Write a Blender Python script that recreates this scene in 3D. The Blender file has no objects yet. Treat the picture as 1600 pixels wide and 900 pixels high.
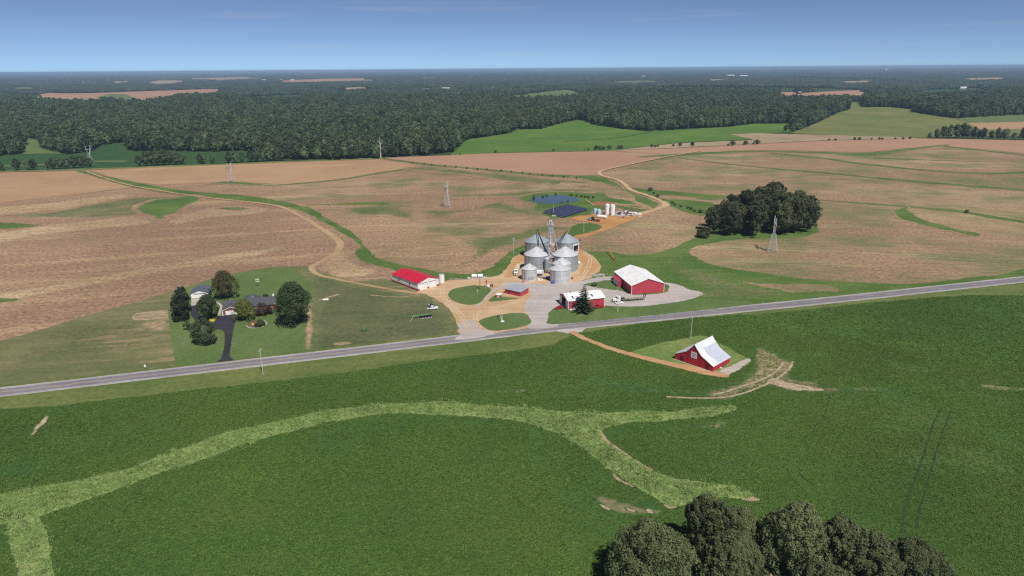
import bpy, bmesh, math, random
import numpy as np
from mathutils import Vector, Matrix, noise as mnoise
from mathutils.geometry import delaunay_2d_cdt

R = math.radians
random.seed(7)
RNG = np.random.default_rng(11)
SC = bpy.context.scene
COL = SC.collection

# ------------------------------------------------------------------ camera
CAM_H = 120.0
PITCH = R(17.8)
ROLL = 0.0075
FPX = 1067.0            # focal length in pixels of a 1600 wide picture
F_ = np.array([0, math.cos(PITCH), -math.sin(PITCH)])
U0 = np.array([0, math.sin(PITCH), math.cos(PITCH)])
R0 = np.array([1.0, 0, 0])
RV = R0 * math.cos(ROLL) - U0 * math.sin(ROLL)
UV = U0 * math.cos(ROLL) + R0 * math.sin(ROLL)
CPOS = np.array([0, 0, CAM_H])
cd = bpy.data.cameras.new('camera')
cam = bpy.data.objects.new('camera', cd)
COL.objects.link(cam)
cd.sensor_width = 36.0
cd.lens = FPX / 1600 * 36.0
cd.clip_start = 1.0
cd.clip_end = 200000.0
m = Matrix.Identity(4)
for i in range(3):
    m[i][0] = RV[i]; m[i][1] = UV[i]; m[i][2] = -F_[i]; m[i][3] = CPOS[i]
cam.matrix_world = m
SC.camera = cam

# ------------------------------------------------------------------ sun, sky, exposure
SUN_EL = R(54)
SUN_AZ = math.atan2(0.44, -0.90)          # from +Y clockwise towards +X
SDIR = Vector((math.sin(SUN_AZ) * math.cos(SUN_EL), math.cos(SUN_AZ) * math.cos(SUN_EL), math.sin(SUN_EL)))
sl = bpy.data.lights.new('sun', 'SUN')
sl.energy = 4.9
sl.angle = R(0.5)
sl.color = (1.0, 0.95, 0.88)
so = bpy.data.objects.new('sun', sl)
COL.objects.link(so)
so.rotation_euler = (-SDIR).to_track_quat('-Z', 'Y').to_euler()
so.location = (0, 0, 100)

W = bpy.data.worlds.new('World')
SC.world = W
W.use_nodes = True
wt = W.node_tree
wt.nodes.clear()
sky = wt.nodes.new('ShaderNodeTexSky')
sky.sky_type = 'NISHITA'
sky.sun_disc = False
sky.sun_elevation = SUN_EL
sky.sun_rotation = SUN_AZ
sky.altitude = 100
sky.air_density = 0.3
sky.dust_density = 0.0
sky.ozone_density = 9.0
bg = wt.nodes.new('ShaderNodeBackground')
bg.inputs['Strength'].default_value = 0.084
wo = wt.nodes.new('ShaderNodeOutputWorld')
# a few thin high wisps of cirrus
tc = wt.nodes.new('ShaderNodeTexCoord')
mp = wt.nodes.new('ShaderNodeMapping')
mp.inputs['Scale'].default_value = (1.6, 1.6, 34.0)
mp.inputs['Rotation'].default_value = (0, R(1.5), 0)
cn = wt.nodes.new('ShaderNodeTexNoise')
cn.inputs['Scale'].default_value = 2.2
cn.inputs['Detail'].default_value = 5
cr = wt.nodes.new('ShaderNodeValToRGB')
cr.color_ramp.elements[0].position = 0.60
cr.color_ramp.elements[0].color = (0, 0, 0, 1)
cr.color_ramp.elements[1].position = 0.85
cr.color_ramp.elements[1].color = (0.4, 0.4, 0.4, 1)
cm = wt.nodes.new('ShaderNodeMix'); cm.data_type = 'RGBA'
cm.inputs[7].default_value = (5.5, 6.0, 7.0, 1)
hs = wt.nodes.new('ShaderNodeHueSaturation')
hs.inputs['Saturation'].default_value = 0.82
hs.inputs['Value'].default_value = 1.0
wt.links.new(tc.outputs['Generated'], mp.inputs['Vector'])
wt.links.new(mp.outputs[0], cn.inputs['Vector'])
wt.links.new(cn.outputs[0], cr.inputs[0])
tint = wt.nodes.new('ShaderNodeMix'); tint.data_type = 'RGBA'; tint.blend_type = 'MULTIPLY'
tint.inputs[0].default_value = 1.0
tint.inputs[7].default_value = (0.92, 1.08, 1.06, 1)
wt.links.new(sky.outputs[0], tint.inputs[6])
wt.links.new(tint.outputs[2], hs.inputs['Color'])
wt.links.new(hs.outputs[0], cm.inputs[6])
wt.links.new(cr.outputs[0], cm.inputs[0])
wt.links.new(cm.outputs[2], bg.inputs['Color'])
wt.links.new(bg.outputs[0], wo.inputs[0])

SC.view_settings.view_transform = 'Standard'
SC.view_settings.look = 'None'
SC.view_settings.exposure = 0.0
SC.view_settings.gamma = 1.0
SC.render.engine = 'CYCLES'
SC.cycles.use_denoising = False
SC.cycles.pixel_filter_type = 'BLACKMAN_HARRIS'
SC.cycles.filter_width = 1.3
SC.cycles.max_bounces = 6
SC.cycles.volume_bounces = 1
SC.cycles.transparent_max_bounces = 8

# ------------------------------------------------------------------ terrain and picture-to-ground rays
HILLS = [(150, 1560, 13, 230, 170), (1040, 1900, 16, 300, 260), (-700, 1250, 5, 300, 200), (-1500, 2600, 12, 500, 400),
         (500, 2900, 14, 600, 400), (900, 3800, 18, 700, 500), (-600, 4200, 16, 900, 500)]
def H(x, y):
    z = 0.0
    for hx, hy, a, sx, sy in HILLS:
        z = z + a * np.exp(-((x - hx) / sx) ** 2 - ((y - hy) / sy) ** 2)
    d = np.sqrt(x * x + y * y)
    k = np.clip((d - 850) / 600, 0, 1)
    return z * k
def ray(px, py):
    d = F_ + RV * ((px - 800) / FPX) + UV * ((450 - py) / FPX)
    return d / np.linalg.norm(d)
def G(px, py, up=0.0):
    """ground point under a pixel of the photograph"""
    d = ray(px, py)
    dz = min(d[2], -0.0028)
    t = CAM_H / -dz
    for _ in range(14):
        x, y = d[0] * t, d[1] * t
        t = 0.5 * t + 0.5 * (CAM_H - float(H(x, y))) / -dz
    x, y = d[0] * t, d[1] * t
    return Vector((x, y, float(H(x, y)) + up))
def proj(x, y, z):
    """world arrays -> photo pixels and depth"""
    P = np.stack([x, y, z - CAM_H], -1)
    w = P @ F_
    return 800 + FPX * (P @ RV) / w, 450 - FPX * (P @ UV) / w, w
def pxm(px, py):
    """pixels per metre for a thing standing at that pixel"""
    g = G(px, py)
    return FPX / float(np.dot(np.array(g) - CPOS, F_))

# ------------------------------------------------------------------ object helpers
def tag(o, label=None, cat=None, group=None, kind=None):
    if label: o['label'] = label
    if cat: o['category'] = cat
    if group: o['group'] = group
    if kind: o['kind'] = kind
    return o
def empty(name, loc, rz=0.0, label=None, cat=None, group=None):
    o = bpy.data.objects.new(name, None)
    COL.objects.link(o)
    o.location = loc
    o.rotation_euler = (0, 0, rz)
    o.empty_display_size = 0.5
    return tag(o, label, cat, group)
def link_mesh(name, me, mat=None, parent=None):
    o = bpy.data.objects.new(name, me)
    COL.objects.link(o)
    if mat is not None and len(me.materials) == 0:
        me.materials.append(mat)
    if parent is not None: o.parent = parent
    return o
def copy_thing(root, loc, rz, label=None, group=None, scale=None):
    r = root.copy(); COL.objects.link(r)
    r.location = loc; r.rotation_euler = (0, 0, rz)
    if scale is not None: r.scale = scale
    if label: r['label'] = label
    if group: r['group'] = group
    for ch in list(root.children):
        c = ch.copy(); COL.objects.link(c); c.parent = r
        for g in list(ch.children):
            d = g.copy(); COL.objects.link(d); d.parent = c
    return r
class MB:
    def __init__(s): s.v = []; s.f = []; s.sm = []
    def add(s, vs, fs, smooth=False):
        b = len(s.v); s.v += [tuple(v) for v in vs]
        for f in fs: s.f.append([b + i for i in f]); s.sm.append(smooth)
        return s
    def box(s, x0, x1, y0, y1, z0, z1):
        return s.add([(x0,y0,z0),(x1,y0,z0),(x1,y1,z0),(x0,y1,z0),(x0,y0,z1),(x1,y0,z1),(x1,y1,z1),(x0,y1,z1)],
                     [(3,2,1,0),(4,5,6,7),(0,1,5,4),(1,2,6,5),(2,3,7,6),(3,0,4,7)])
    def ext(s, poly, a, b, axis='y'):
        """extrude a closed polygon: axis y -> poly is (x,z); x -> (y,z); z -> (x,y)"""
        n = len(poly)
        def pt(p, t):
            return {'y': (p[0], t, p[1]), 'x': (t, p[0], p[1]), 'z': (p[0], p[1], t)}[axis]
        vs = [pt(p, a) for p in poly] + [pt(p, b) for p in poly]
        fs = [list(range(n))[::-1], list(range(n, 2 * n))] + [(i, (i + 1) % n, n + (i + 1) % n, n + i) for i in range(n)]
        return s.add(vs, fs)
    def cone(s, c, r0, r1, h, n=16, axis='z', smooth=True, cap=True):
        vs = []
        for k, r in ((0, r0), (h, r1)):
            for i in range(n):
                a = 2 * math.pi * i / n
                p = (r * math.cos(a), r * math.sin(a), k)
                if axis == 'x': p = (p[2], p[0], p[1])
                if axis == 'y': p = (p[1], p[2], p[0])
                vs.append((c[0] + p[0], c[1] + p[1], c[2] + p[2]))
        b = len(s.v)
        s.add(vs, [(i, (i + 1) % n, n + (i + 1) % n, n + i) for i in range(n)], smooth)
        if cap: s.add(vs, [list(range(n))[::-1], list(range(n, 2 * n))])
        return s
    def tube(s, p, q, r, n=6, r2=None):
        p, q = Vector(p), Vector(q)
        d = (q - p)
        a = d.orthogonal().normalized(); b = d.cross(a).normalized()
        r2 = r if r2 is None else r2
        vs = []
        for c, rr in ((p, r), (q, r2)):
            for i in range(n):
                t = 2 * math.pi * i / n
                vs.append(c + a * (rr * math.cos(t)) + b * (rr * math.sin(t)))
        s.add(vs, [(i, (i + 1) % n, n + (i + 1) % n, n + i) for i in range(n)] + [list(range(n))[::-1], list(range(n, 2 * n))], False)
        return s
    def ball(s, c, r, n=10, mth=6, sq=(1, 1, 1)):
        vs = []; fs = []
        for j in range(mth + 1):
            t = math.pi * j / mth
            for i in range(n):
                a = 2 * math.pi * i / n
                vs.append((c[0] + sq[0] * r * math.sin(t) * math.cos(a), c[1] + sq[1] * r * math.sin(t) * math.sin(a), c[2] + sq[2] * r * math.cos(t)))
        for j in range(mth):
            for i in range(n):
                fs.append((j * n + i, (j + 1) * n + i, (j + 1) * n + (i + 1) % n, j * n + (i + 1) % n))
        return s.add(vs, fs, True)
    def build(s, name, mat, parent=None):
        me = bpy.data.meshes.new(name)
        me.from_pydata(s.v, [], s.f)
        me.polygons.foreach_set('use_smooth', s.sm)
        me.update()
        return link_mesh(name, me, mat, parent)
# ------------------------------------------------------------------ materials
class NB:
    def __init__(s, name):
        s.mat = bpy.data.materials.new(name); s.mat.use_nodes = True
        s.t = s.mat.node_tree; s.t.nodes.clear()
        s.out = s.n('ShaderNodeOutputMaterial')
        s.p = s.n('ShaderNodeBsdfPrincipled')
        s.p.inputs['Specular IOR Level'].default_value = 0.15
        s.p.inputs['Roughness'].default_value = 0.9
        s.l(s.p.outputs[0], s.out.inputs[0])
        s._pos = None
    def n(s, t): return s.t.nodes.new(t)
    def l(s, a, b): s.t.links.new(a, b)
    def put(s, sock, v):
        if isinstance(v, (int, float)): sock.default_value = v
        elif isinstance(v, tuple): sock.default_value = (*v, 1) if len(v) == 3 and sock.type == 'RGBA' else v
        else: s.l(v, sock)
    def pos(s):
        if s._pos is None: s._pos = s.n('ShaderNodeNewGeometry').outputs['Position']
        return s._pos
    def obj(s): return s.n('ShaderNodeTexCoord').outputs['Object']
    def map(s, vec, ang=0.0, sc=(1, 1, 1)):
        # rotate first (row direction), then stretch
        a = s.n('ShaderNodeMapping'); a.inputs['Rotation'].default_value = (0, 0, -ang); s.l(vec, a.inputs[0])
        b = s.n('ShaderNodeMapping'); b.inputs['Scale'].default_value = sc; s.l(a.outputs[0], b.inputs[0])
        return b.outputs[0]
    def noise(s, vec, scale, detail=3.0, rough=0.55, dist=0.0):
        x = s.n('ShaderNodeTexNoise'); s.l(vec, x.inputs['Vector'])
        x.inputs['Scale'].default_value = scale; x.inputs['Detail'].default_value = detail
        x.inputs['Roughness'].default_value = rough; x.inputs['Distortion'].default_value = dist
        return x.outputs[0]
    def voro(s, vec, scale):
        x = s.n('ShaderNodeTexVoronoi'); s.l(vec, x.inputs['Vector']); x.inputs['Scale'].default_value = scale
        return x
    def ss(s, v, a, b):
        x = s.n('ShaderNodeMapRange'); x.interpolation_type = 'SMOOTHSTEP'
        s.put(x.inputs[0], v); x.inputs[1].default_value = a; x.inputs[2].default_value = b
        return x.outputs[0]
    def lin(s, v, a, b, c, d):
        x = s.n('ShaderNodeMapRange'); s.put(x.inputs[0], v)
        for i, q in enumerate((a, b, c, d)): x.inputs[i + 1].default_value = q
        return x.outputs[0]
    def m(s, op, a, b=0.0):
        x = s.n('ShaderNodeMath'); x.operation = op; s.put(x.inputs[0], a); s.put(x.inputs[1], b)
        return x.outputs[0]
    def mix(s, f, a, b, mode='MIX'):
        x = s.n('ShaderNodeMix'); x.data_type = 'RGBA'; x.blend_type = mode
        s.put(x.inputs[0], f); s.put(x.inputs[6], a); s.put(x.inputs[7], b)
        return x.outputs[2]
    def scale(s, col, f):
        x = s.n('ShaderNodeMix'); x.data_type = 'RGBA'; x.blend_type = 'MULTIPLY'; x.inputs[0].default_value = 1.0
        s.put(x.inputs[6], col)
        c = s.n('ShaderNodeCombineColor')
        for i in range(3): s.put(c.inputs[i], f)
        s.l(c.outputs[0], x.inputs[7])
        return x.outputs[2]
    def attr(s, name):
        x = s.n('ShaderNodeAttribute'); x.attribute_name = name
        return x.outputs['Fac']
    def rand(s): return s.n('ShaderNodeObjectInfo').outputs['Random']
    def bump(s, h, strength, dist):
        x = s.n('ShaderNodeBump'); x.inputs['Strength'].default_value = strength; x.inputs['Distance'].default_value = dist
        s.put(x.inputs['Height'], h); s.l(x.outputs[0], s.p.inputs['Normal'])
    def done(s, col, rough=None, spec=None, metal=None):
        s.put(s.p.inputs['Base Color'], col)
        if rough is not None: s.put(s.p.inputs['Roughness'], rough)
        if spec is not None: s.p.inputs['Specular IOR Level'].default_value = spec
        if metal is not None: s.p.inputs['Metallic'].default_value = metal
        return s.mat

# colour fields used by several ground materials -------------------------------
def c_stubble(b, ang=0.0, weeds=0.45, base=(0.30, 0.185, 0.115), straw=(0.40, 0.28, 0.165), brown=(0.20, 0.125, 0.08),
              green=(0.115, 0.135, 0.052), straw_amt=0.5, speck=1.0):
    P = b.pos()
    Pr = b.map(P, ang, (0.12, 1, 1))
    n1 = b.noise(Pr, 0.045, 4)
    n2 = b.noise(P, 0.42, 3, 0.65)
    n2b = b.noise(P, 1.3, 2, 0.6)
    n3 = b.noise(P, 0.013, 5, 0.62)
    n4 = b.noise(Pr, 0.32, 3)
    c = b.mix(b.ss(n1, 0.62 - 0.25 * straw_amt, 0.75 - 0.1 * straw_amt), base, straw)
    c = b.mix(b.m('MULTIPLY', b.ss(n4, 0.48, 0.68), 0.55), c, brown)
    n5 = b.noise(P, 0.006, 3)
    c = b.mix(b.m('MULTIPLY', b.ss(n5, 0.45, 0.65), 0.45), c, brown)
    c = b.mix(b.m('MULTIPLY', b.ss(n5, 0.52, 0.36), 0.35), c, straw)
    wm = b.m('ADD', b.m('MULTIPLY', n3, 0.52), b.m('MULTIPLY', n2, 0.30))
    wm = b.m('ADD', wm, b.m('MULTIPLY', n4, 0.18))
    w = b.ss(wm, 0.585 - 0.17 * weeds, 0.68 - 0.17 * weeds)
    c = b.mix(b.m('MULTIPLY', w, 0.85), c, green)
    sp = b.m('ADD', b.lin(n2, 0.3, 0.7, 1 - 0.45 * speck, 1 + 0.45 * speck), b.lin(n2b, 0.3, 0.7, -0.28 * speck, 0.28 * speck))
    return b.scale(c, sp), b.m('ADD', n2, b.m('MULTIPLY', n2b, 0.5))
def c_grass(b, a=(0.055, 0.12, 0.026), y=(0.12, 0.16, 0.045), dry=(0.22, 0.185, 0.10), ang=0.0, dry_amt=0.2, speck=1.0, sc=1.0):
    P = b.pos()
    Pr = b.map(P, ang, (0.1, 1, 1))
    n1 = b.noise(P, 0.028 * sc, 5, 0.6)
    n2 = b.noise(P, 0.5, 4, 0.65)
    n3 = b.noise(Pr, 0.22, 3)
    n4 = b.noise(P, 0.011 * sc, 4)
    c = b.mix(b.ss(b.m('ADD', b.m('MULTIPLY', n1, 0.7), b.m('MULTIPLY', n3, 0.3)), 0.38, 0.66), a, y)
    d = b.m('ADD', b.m('MULTIPLY', n4, 0.6), b.m('MULTIPLY', n3, 0.4))
    c = b.mix(b.ss(d, 0.70 - 0.25 * dry_amt, 0.80 - 0.22 * dry_amt), c, dry)
    return b.scale(c, b.lin(n2, 0.25, 0.75, 1 - 0.35 * speck, 1 + 0.35 * speck)), n2

ANG_W, ANG_E = R(12), R(-8)
def mat_stubble(name, **k):
    b = NB(name); c, h = c_stubble(b, **k); b.bump(h, 0.5, 0.25); return b.done(c)
def mat_grass(name, bs=0.5, bd=0.2, **k):
    b = NB(name); c, h = c_grass(b, **k); b.bump(h, bs, bd); return b.done(c)
def mat_soft(name, inner, outer, nscale=0.12, hard=0.12):
    """a cover that thins out raggedly into its neighbour over the patch's edge (attribute fade)"""
    b = NB(name)
    ci, hi = inner(b); co, ho = outer(b)
    n = b.m('ADD', b.m('MULTIPLY', b.noise(b.pos(), nscale, 5, 0.7), 1.1), b.m('MULTIPLY', b.noise(b.pos(), 0.45, 3, 0.65), 0.8 if hard > 0.2 else 0.5))
    f = b.m('ADD', b.attr('fade'), b.m('SUBTRACT', n, 0.95 if hard > 0.2 else 0.8))
    f = b.ss(f, 0.42 - hard, 0.42 + hard)
    b.bump(hi, 0.5, 0.2)
    return b.done(b.mix(f, co, ci))

st_mid = lambda b: c_stubble(b, ang=R(8), weeds=0.55, base=(0.30, 0.195, 0.12), green=(0.13, 0.145, 0.06))
st_west = lambda b: c_stubble(b, ang=R(14), weeds=0.36, base=(0.285, 0.188, 0.120), straw_amt=0.55, green=(0.15, 0.145, 0.07))
st_east = lambda b: c_stubble(b, ang=R(-10), weeds=0.66, base=(0.31, 0.205, 0.125), straw=(0.37, 0.285, 0.16), green=(0.135, 0.15, 0.062))
GREEN = dict(a=(0.064, 0.120, 0.026), y=(0.118, 0.17, 0.045), dry=(0.2, 0.18, 0.09), dry_amt=0.1)
M = {}
M['floor'] = mat_grass('countryside', a=(0.03, 0.055, 0.02), y=(0.045, 0.075, 0.026), dry_amt=0.0)
M['stubble'] = mat_stubble('stubble', ang=R(8), weeds=0.55, base=(0.30, 0.195, 0.12), green=(0.13, 0.145, 0.06))
M['stubble_west'] = mat_stubble('stubble_west', ang=R(14), weeds=0.3, base=(0.285, 0.18, 0.116), straw_amt=0.5, green=(0.15, 0.145, 0.07))
M['stubble_east'] = mat_stubble('stubble_east', ang=R(-10), weeds=0.66, base=(0.31, 0.205, 0.125), straw=(0.37, 0.285, 0.16), green=(0.135, 0.15, 0.062))
M['stubble_tan'] = mat_stubble('stubble_tan', ang=R(10), weeds=0.0, base=(0.37, 0.235, 0.135), straw=(0.43, 0.29, 0.165), brown=(0.31, 0.185, 0.11), speck=0.35)
M['stubble_pink'] = mat_stubble('stubble_pink', ang=R(4), weeds=0.0, base=(0.36, 0.215, 0.14), straw=(0.39, 0.24, 0.155), brown=(0.32, 0.185, 0.12), straw_amt=0.3, speck=0.3)
M['stubble_pale'] = mat_stubble('stubble_pale', ang=R(0), weeds=0.3, base=(0.33, 0.25, 0.16), straw=(0.38, 0.29, 0.18), brown=(0.26, 0.2, 0.12), speck=0.4)
M['green_mid'] = mat_soft('waterway', lambda b: c_grass(b, **GREEN), st_mid)
M['green_west'] = mat_soft('waterway_west', lambda b: c_grass(b, **GREEN), st_west)
M['green_east'] = mat_soft('waterway_east', lambda b: c_grass(b, **GREEN), st_east)
M['weedy_mid'] = mat_soft('weeds', lambda b: c_grass(b, a=(0.09, 0.12, 0.04), y=(0.15, 0.16, 0.065), dry_amt=0.5, speck=1.3), st_mid, 0.06, 0.3)
M['weedy_west'] = mat_soft('weeds_west', lambda b: c_grass(b, a=(0.11, 0.125, 0.055), y=(0.2, 0.19, 0.09), dry_amt=0.6, speck=1.2, ang=R(12)), st_west, 0.06, 0.3)
M['straw_west'] = mat_soft('straw', lambda b: c_stubble(b, ang=R(12), weeds=0.25, base=(0.37, 0.26, 0.155), straw=(0.44, 0.33, 0.2), straw_amt=0.8), st_west, 0.05, 0.3)
LAWN = dict(a=(0.088, 0.140, 0.042), y=(0.125, 0.172, 0.060), dry=(0.2, 0.18, 0.09), dry_amt=0.12, speck=0.6)
M['lawn'] = mat_grass('lawn', bs=0.3, bd=0.1, ang=R(75), **LAWN)
M['hay'] = mat_grass('hay', a=(0.11, 0.128, 0.052), y=(0.18, 0.17, 0.08), dry=(0.28, 0.215, 0.12), dry_amt=0.75, speck=0.7, ang=R(10))
M['verge'] = mat_grass('verge', a=(0.09, 0.13, 0.035), y=(0.15, 0.17, 0.055), dry=(0.22, 0.18, 0.09), dry_amt=0.45, speck=0.9, ang=R(10))
M['meadow'] = mat_grass('meadow', a=(0.07, 0.145, 0.026), y=(0.115, 0.185, 0.035), dry_amt=0.0, speck=0.4, sc=0.35)
M['hill_grass'] = mat_grass('hill_grass', a=(0.12, 0.15, 0.045), y=(0.185, 0.185, 0.065), dry=(0.28, 0.21, 0.10), dry_amt=0.4, speck=0.4, sc=0.4)
HAY = dict(a=(0.11, 0.128, 0.052), y=(0.18, 0.17, 0.08), dry=(0.28, 0.215, 0.12), dry_amt=0.75, speck=0.7, ang=R(10))
c_hay = lambda b: c_grass(b, **HAY)
M['straw_hay'] = mat_soft('straw_in_hay', lambda b: c_stubble(b, ang=R(10), weeds=0.3, base=(0.31, 0.23, 0.14), straw=(0.38, 0.29, 0.18), brown=(0.24, 0.17, 0.10)), c_hay, 0.05, 0.3)
M['weedy_hay'] = mat_soft('weeds_in_hay', lambda b: c_grass(b, a=(0.11, 0.12, 0.05), y=(0.2, 0.18, 0.085), dry=(0.29, 0.2, 0.12), dry_amt=0.8, speck=1.2, ang=R(12)), c_hay, 0.05, 0.3)
M['weedy_grass'] = mat_soft('weeds_in_grass', lambda b: c_grass(b, a=(0.09, 0.125, 0.042), y=(0.15, 0.165, 0.065), dry=(0.27, 0.2, 0.115), dry_amt=0.6, speck=1.2), lambda b: c_grass(b, **GREEN), 0.06, 0.3)
M['stubble_in_grass'] = mat_soft('stubble_in_grass', st_east, lambda b: c_grass(b, **GREEN), 0.08, 0.2)
M['far_crop'] = mat_grass('far_crop', a=(0.028, 0.075, 0.024), y=(0.04, 0.09, 0.028), dry_amt=0.0, speck=0.3)
M['far_grass'] = mat_grass('far_grass', a=(0.09, 0.14, 0.05), y=(0.14, 0.17, 0.06), dry_amt=0.1, speck=0.3)

def mat_soy():
    b = NB('soybean_canopy')
    P = b.pos()
    big = b.noise(P, 0.011, 5, 0.6)
    mid = b.noise(P, 0.05, 4, 0.6)
    row = b.noise(b.map(P, R(14), (0.09, 1, 1)), 0.55, 3, 0.6)
    clump = b.noise(P, 1.15, 4, 0.7)
    leaf = b.voro(P, 2.6).outputs['Distance']
    c = b.mix(b.ss(big, 0.36, 0.66), (0.044, 0.106, 0.022), (0.074, 0.140, 0.028))
    c = b.mix(b.m('MULTIPLY', b.ss(mid, 0.5, 0.75), 0.5), c, (0.10, 0.13, 0.036))
    c = b.mix(b.m('MULTIPLY', b.ss(row, 0.5, 0.8), 0.35), c, (0.036, 0.078, 0.025))
    thin = b.noise(P, 0.022, 6, 0.68)
    c = b.mix(b.m('MULTIPLY', b.ss(thin, 0.60, 0.70), 0.5), c, (0.13, 0.135, 0.05))
    h = b.m('ADD', clump, b.m('MULTIPLY', leaf, -0.45))
    h = b.m('ADD', h, b.m('MULTIPLY', row, 0.35))
    b.bump(h, 0.9, 0.55)
    return b.done(b.scale(c, b.lin(clump, 0.25, 0.75, 0.62, 1.4)), rough=0.75, spec=0.2)
M['soy'] = mat_soy()
def mat_tall():
    b = NB('tall_grass')
    P = b.pos()
    w = b.noise(P, 0.05, 3)
    st = b.noise(b.map(P, R(-35), (0.35, 1, 1)), 0.8, 4, 0.65, 0.6)
    n2 = b.noise(P, 0.12, 4, 0.6)
    c = b.mix(b.ss(n2, 0.36, 0.66), (0.15, 0.235, 0.07), (0.25, 0.325, 0.115))
    c = b.mix(b.m('MULTIPLY', b.ss(w, 0.55, 0.72), 0.5), c, (0.24, 0.235, 0.10))
    c = b.scale(c, b.lin(st, 0.3, 0.7, 0.6, 1.3))
    b.bump(st, 0.9, 0.6)
    return b.done(c)
M['tall'] = mat_tall()

def mat_dirt(name, a, c2, rough_sc=0.25, tracks=0.0, ang=0.0):
    b = NB(name)
    P = b.pos()
    n1 = b.noise(P, 0.06, 5, 0.6)
    n2 = b.noise(P, 0.8, 4, 0.6)
    c = b.mix(b.ss(n1, 0.35, 0.65), a, c2)
    n3 = b.noise(b.map(P, ang, (0.06, 1, 1)), 0.4, 2)
    c = b.scale(c, b.m('ADD', b.lin(n2, 0.3, 0.7, 0.86, 1.1), b.lin(n3, 0.35, 0.65, -0.1, 0.1)))
    b.bump(n2, 0.3, 0.08)
    return b.done(c)
M['dirt_tan'] = mat_dirt('tan_dirt', (0.52, 0.37, 0.225), (0.46, 0.30, 0.17))
M['rut'] = mat_soft('pale_rut', lambda b: c_stubble(b, weeds=-2, base=(0.53, 0.42, 0.30), straw=(0.55, 0.44, 0.32), brown=(0.49, 0.37, 0.25), speck=0.3), lambda b: c_stubble(b, weeds=-2, base=(0.50, 0.345, 0.20), straw=(0.52, 0.37, 0.225), brown=(0.46, 0.30, 0.17), speck=0.3), 0.2, 0.2)
M['dirt_orange'] = mat_dirt('orange_dirt', (0.46, 0.25, 0.10), (0.40, 0.19, 0.07))
M['dirt_track'] = mat_dirt('track', (0.42, 0.30, 0.175), (0.36, 0.24, 0.13))
M['dirt_red'] = mat_dirt('red_soil', (0.30, 0.14, 0.075), (0.25, 0.12, 0.07))
def mat_over_soy(name, ca, cb, hard=0.2):
    return mat_soft(name, lambda b: c_stubble(b, weeds=-2, base=ca, straw=cb, brown=ca, speck=0.8), lambda b: c_grass(b, a=(0.044, 0.088, 0.026), y=(0.072, 0.118, 0.03), dry_amt=0.0, speck=1.2), 0.25, hard)
M['soil_soft'] = mat_over_soy('soil_in_crop', (0.36, 0.28, 0.19), (0.42, 0.34, 0.24))
M['soy_gap'] = mat_dirt('crop_gap', (0.026, 0.05, 0.02), (0.034, 0.06, 0.024))
M['soil'] = mat_dirt('bare_soil', (0.38, 0.29, 0.20), (0.33, 0.24, 0.155))
M['gravel'] = mat_dirt('gravel', (0.44, 0.40, 0.385), (0.40, 0.355, 0.33))
M['shoulder'] = mat_dirt('shoulder', (0.46, 0.43, 0.41), (0.38, 0.35, 0.33))
M['concrete'] = mat_dirt('concrete', (0.45, 0.40, 0.35), (0.40, 0.36, 0.31))
M['mulch'] = mat_dirt('mulch', (0.19, 0.06, 0.04), (0.14, 0.05, 0.035))
M['bed'] = mat_dirt('bed', (0.12, 0.085, 0.06), (0.16, 0.12, 0.09))
M['asphalt'] = mat_dirt('asphalt', (0.215, 0.20, 0.22), (0.185, 0.172, 0.19))
M['drive'] = mat_dirt('blacktop', (0.034, 0.032, 0.042), (0.044, 0.041, 0.052))

def mat_paint(name, c, rough=0.5, spec=0.3, metal=0.0, var=0.08, ns=0.8, streak=True):
    b = NB(name)
    v = b.obj()
    n = b.noise(b.map(v, 0, (1, 1, 0.15)) if streak else v, ns, 4)
    col = b.scale(c, b.lin(n, 0.3, 0.7, 1 - var, 1 + var))
    return b.done(col, rough, spec, metal)
def mat_ribbed(name, c, rough=0.4, metal=0.0, rib=1.1, ang=0.0, var=0.11, depth=0.03):
    b = NB(name)
    v = b.map(b.obj(), ang)
    wv = b.n('ShaderNodeTexWave'); b.l(v, wv.inputs[0]); wv.inputs['Scale'].default_value = rib; wv.inputs['Distortion'].default_value = 0
    n = b.noise(b.obj(), 0.35, 4)
    b.bump(wv.outputs['Fac'], 0.35, depth)
    return b.done(b.scale(c, b.lin(n, 0.3, 0.7, 1 - var, 1 + var)), rough, 0.35, metal)
M['white'] = mat_paint('white_paint', (0.78, 0.78, 0.78), 0.55)
M['white_roof'] = mat_ribbed('white_metal_roof', (0.84, 0.84, 0.83), 0.45)
M['barn_roof'] = mat_ribbed('tin_roof', (0.62, 0.64, 0.70), 0.5)
M['barn_roof_b'] = mat_ribbed('tin_roof_dull', (0.46, 0.49, 0.58), 0.5)
M['red_roof'] = mat_ribbed('red_metal_roof', (0.52, 0.018, 0.045), 0.4)
M['red'] = mat_ribbed('red_siding', (0.44, 0.05, 0.075), 0.5)
M['barn_red'] = mat_ribbed('red_barn_boards', (0.42, 0.02, 0.038), 0.6, rib=1.6, var=0.16)
M['dark_red'] = mat_paint('dark_red_trim', (0.30, 0.012, 0.02), 0.5)
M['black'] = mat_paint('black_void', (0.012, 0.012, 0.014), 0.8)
M['dark'] = mat_paint('dark_metal', (0.045, 0.045, 0.05), 0.6)
M['glass'] = mat_paint('dark_glass', (0.02, 0.025, 0.03), 0.08, 0.5)
M['shingle'] = mat_paint('grey_shingles', (0.075, 0.078, 0.095), 0.85, 0.2, var=0.15, ns=1.5, streak=False)
M['grey_roof'] = mat_ribbed('grey_metal_roof', (0.33, 0.36, 0.41), 0.5)
M['garage_roof'] = mat_ribbed('blue_grey_roof', (0.105, 0.115, 0.145), 0.5)
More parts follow.
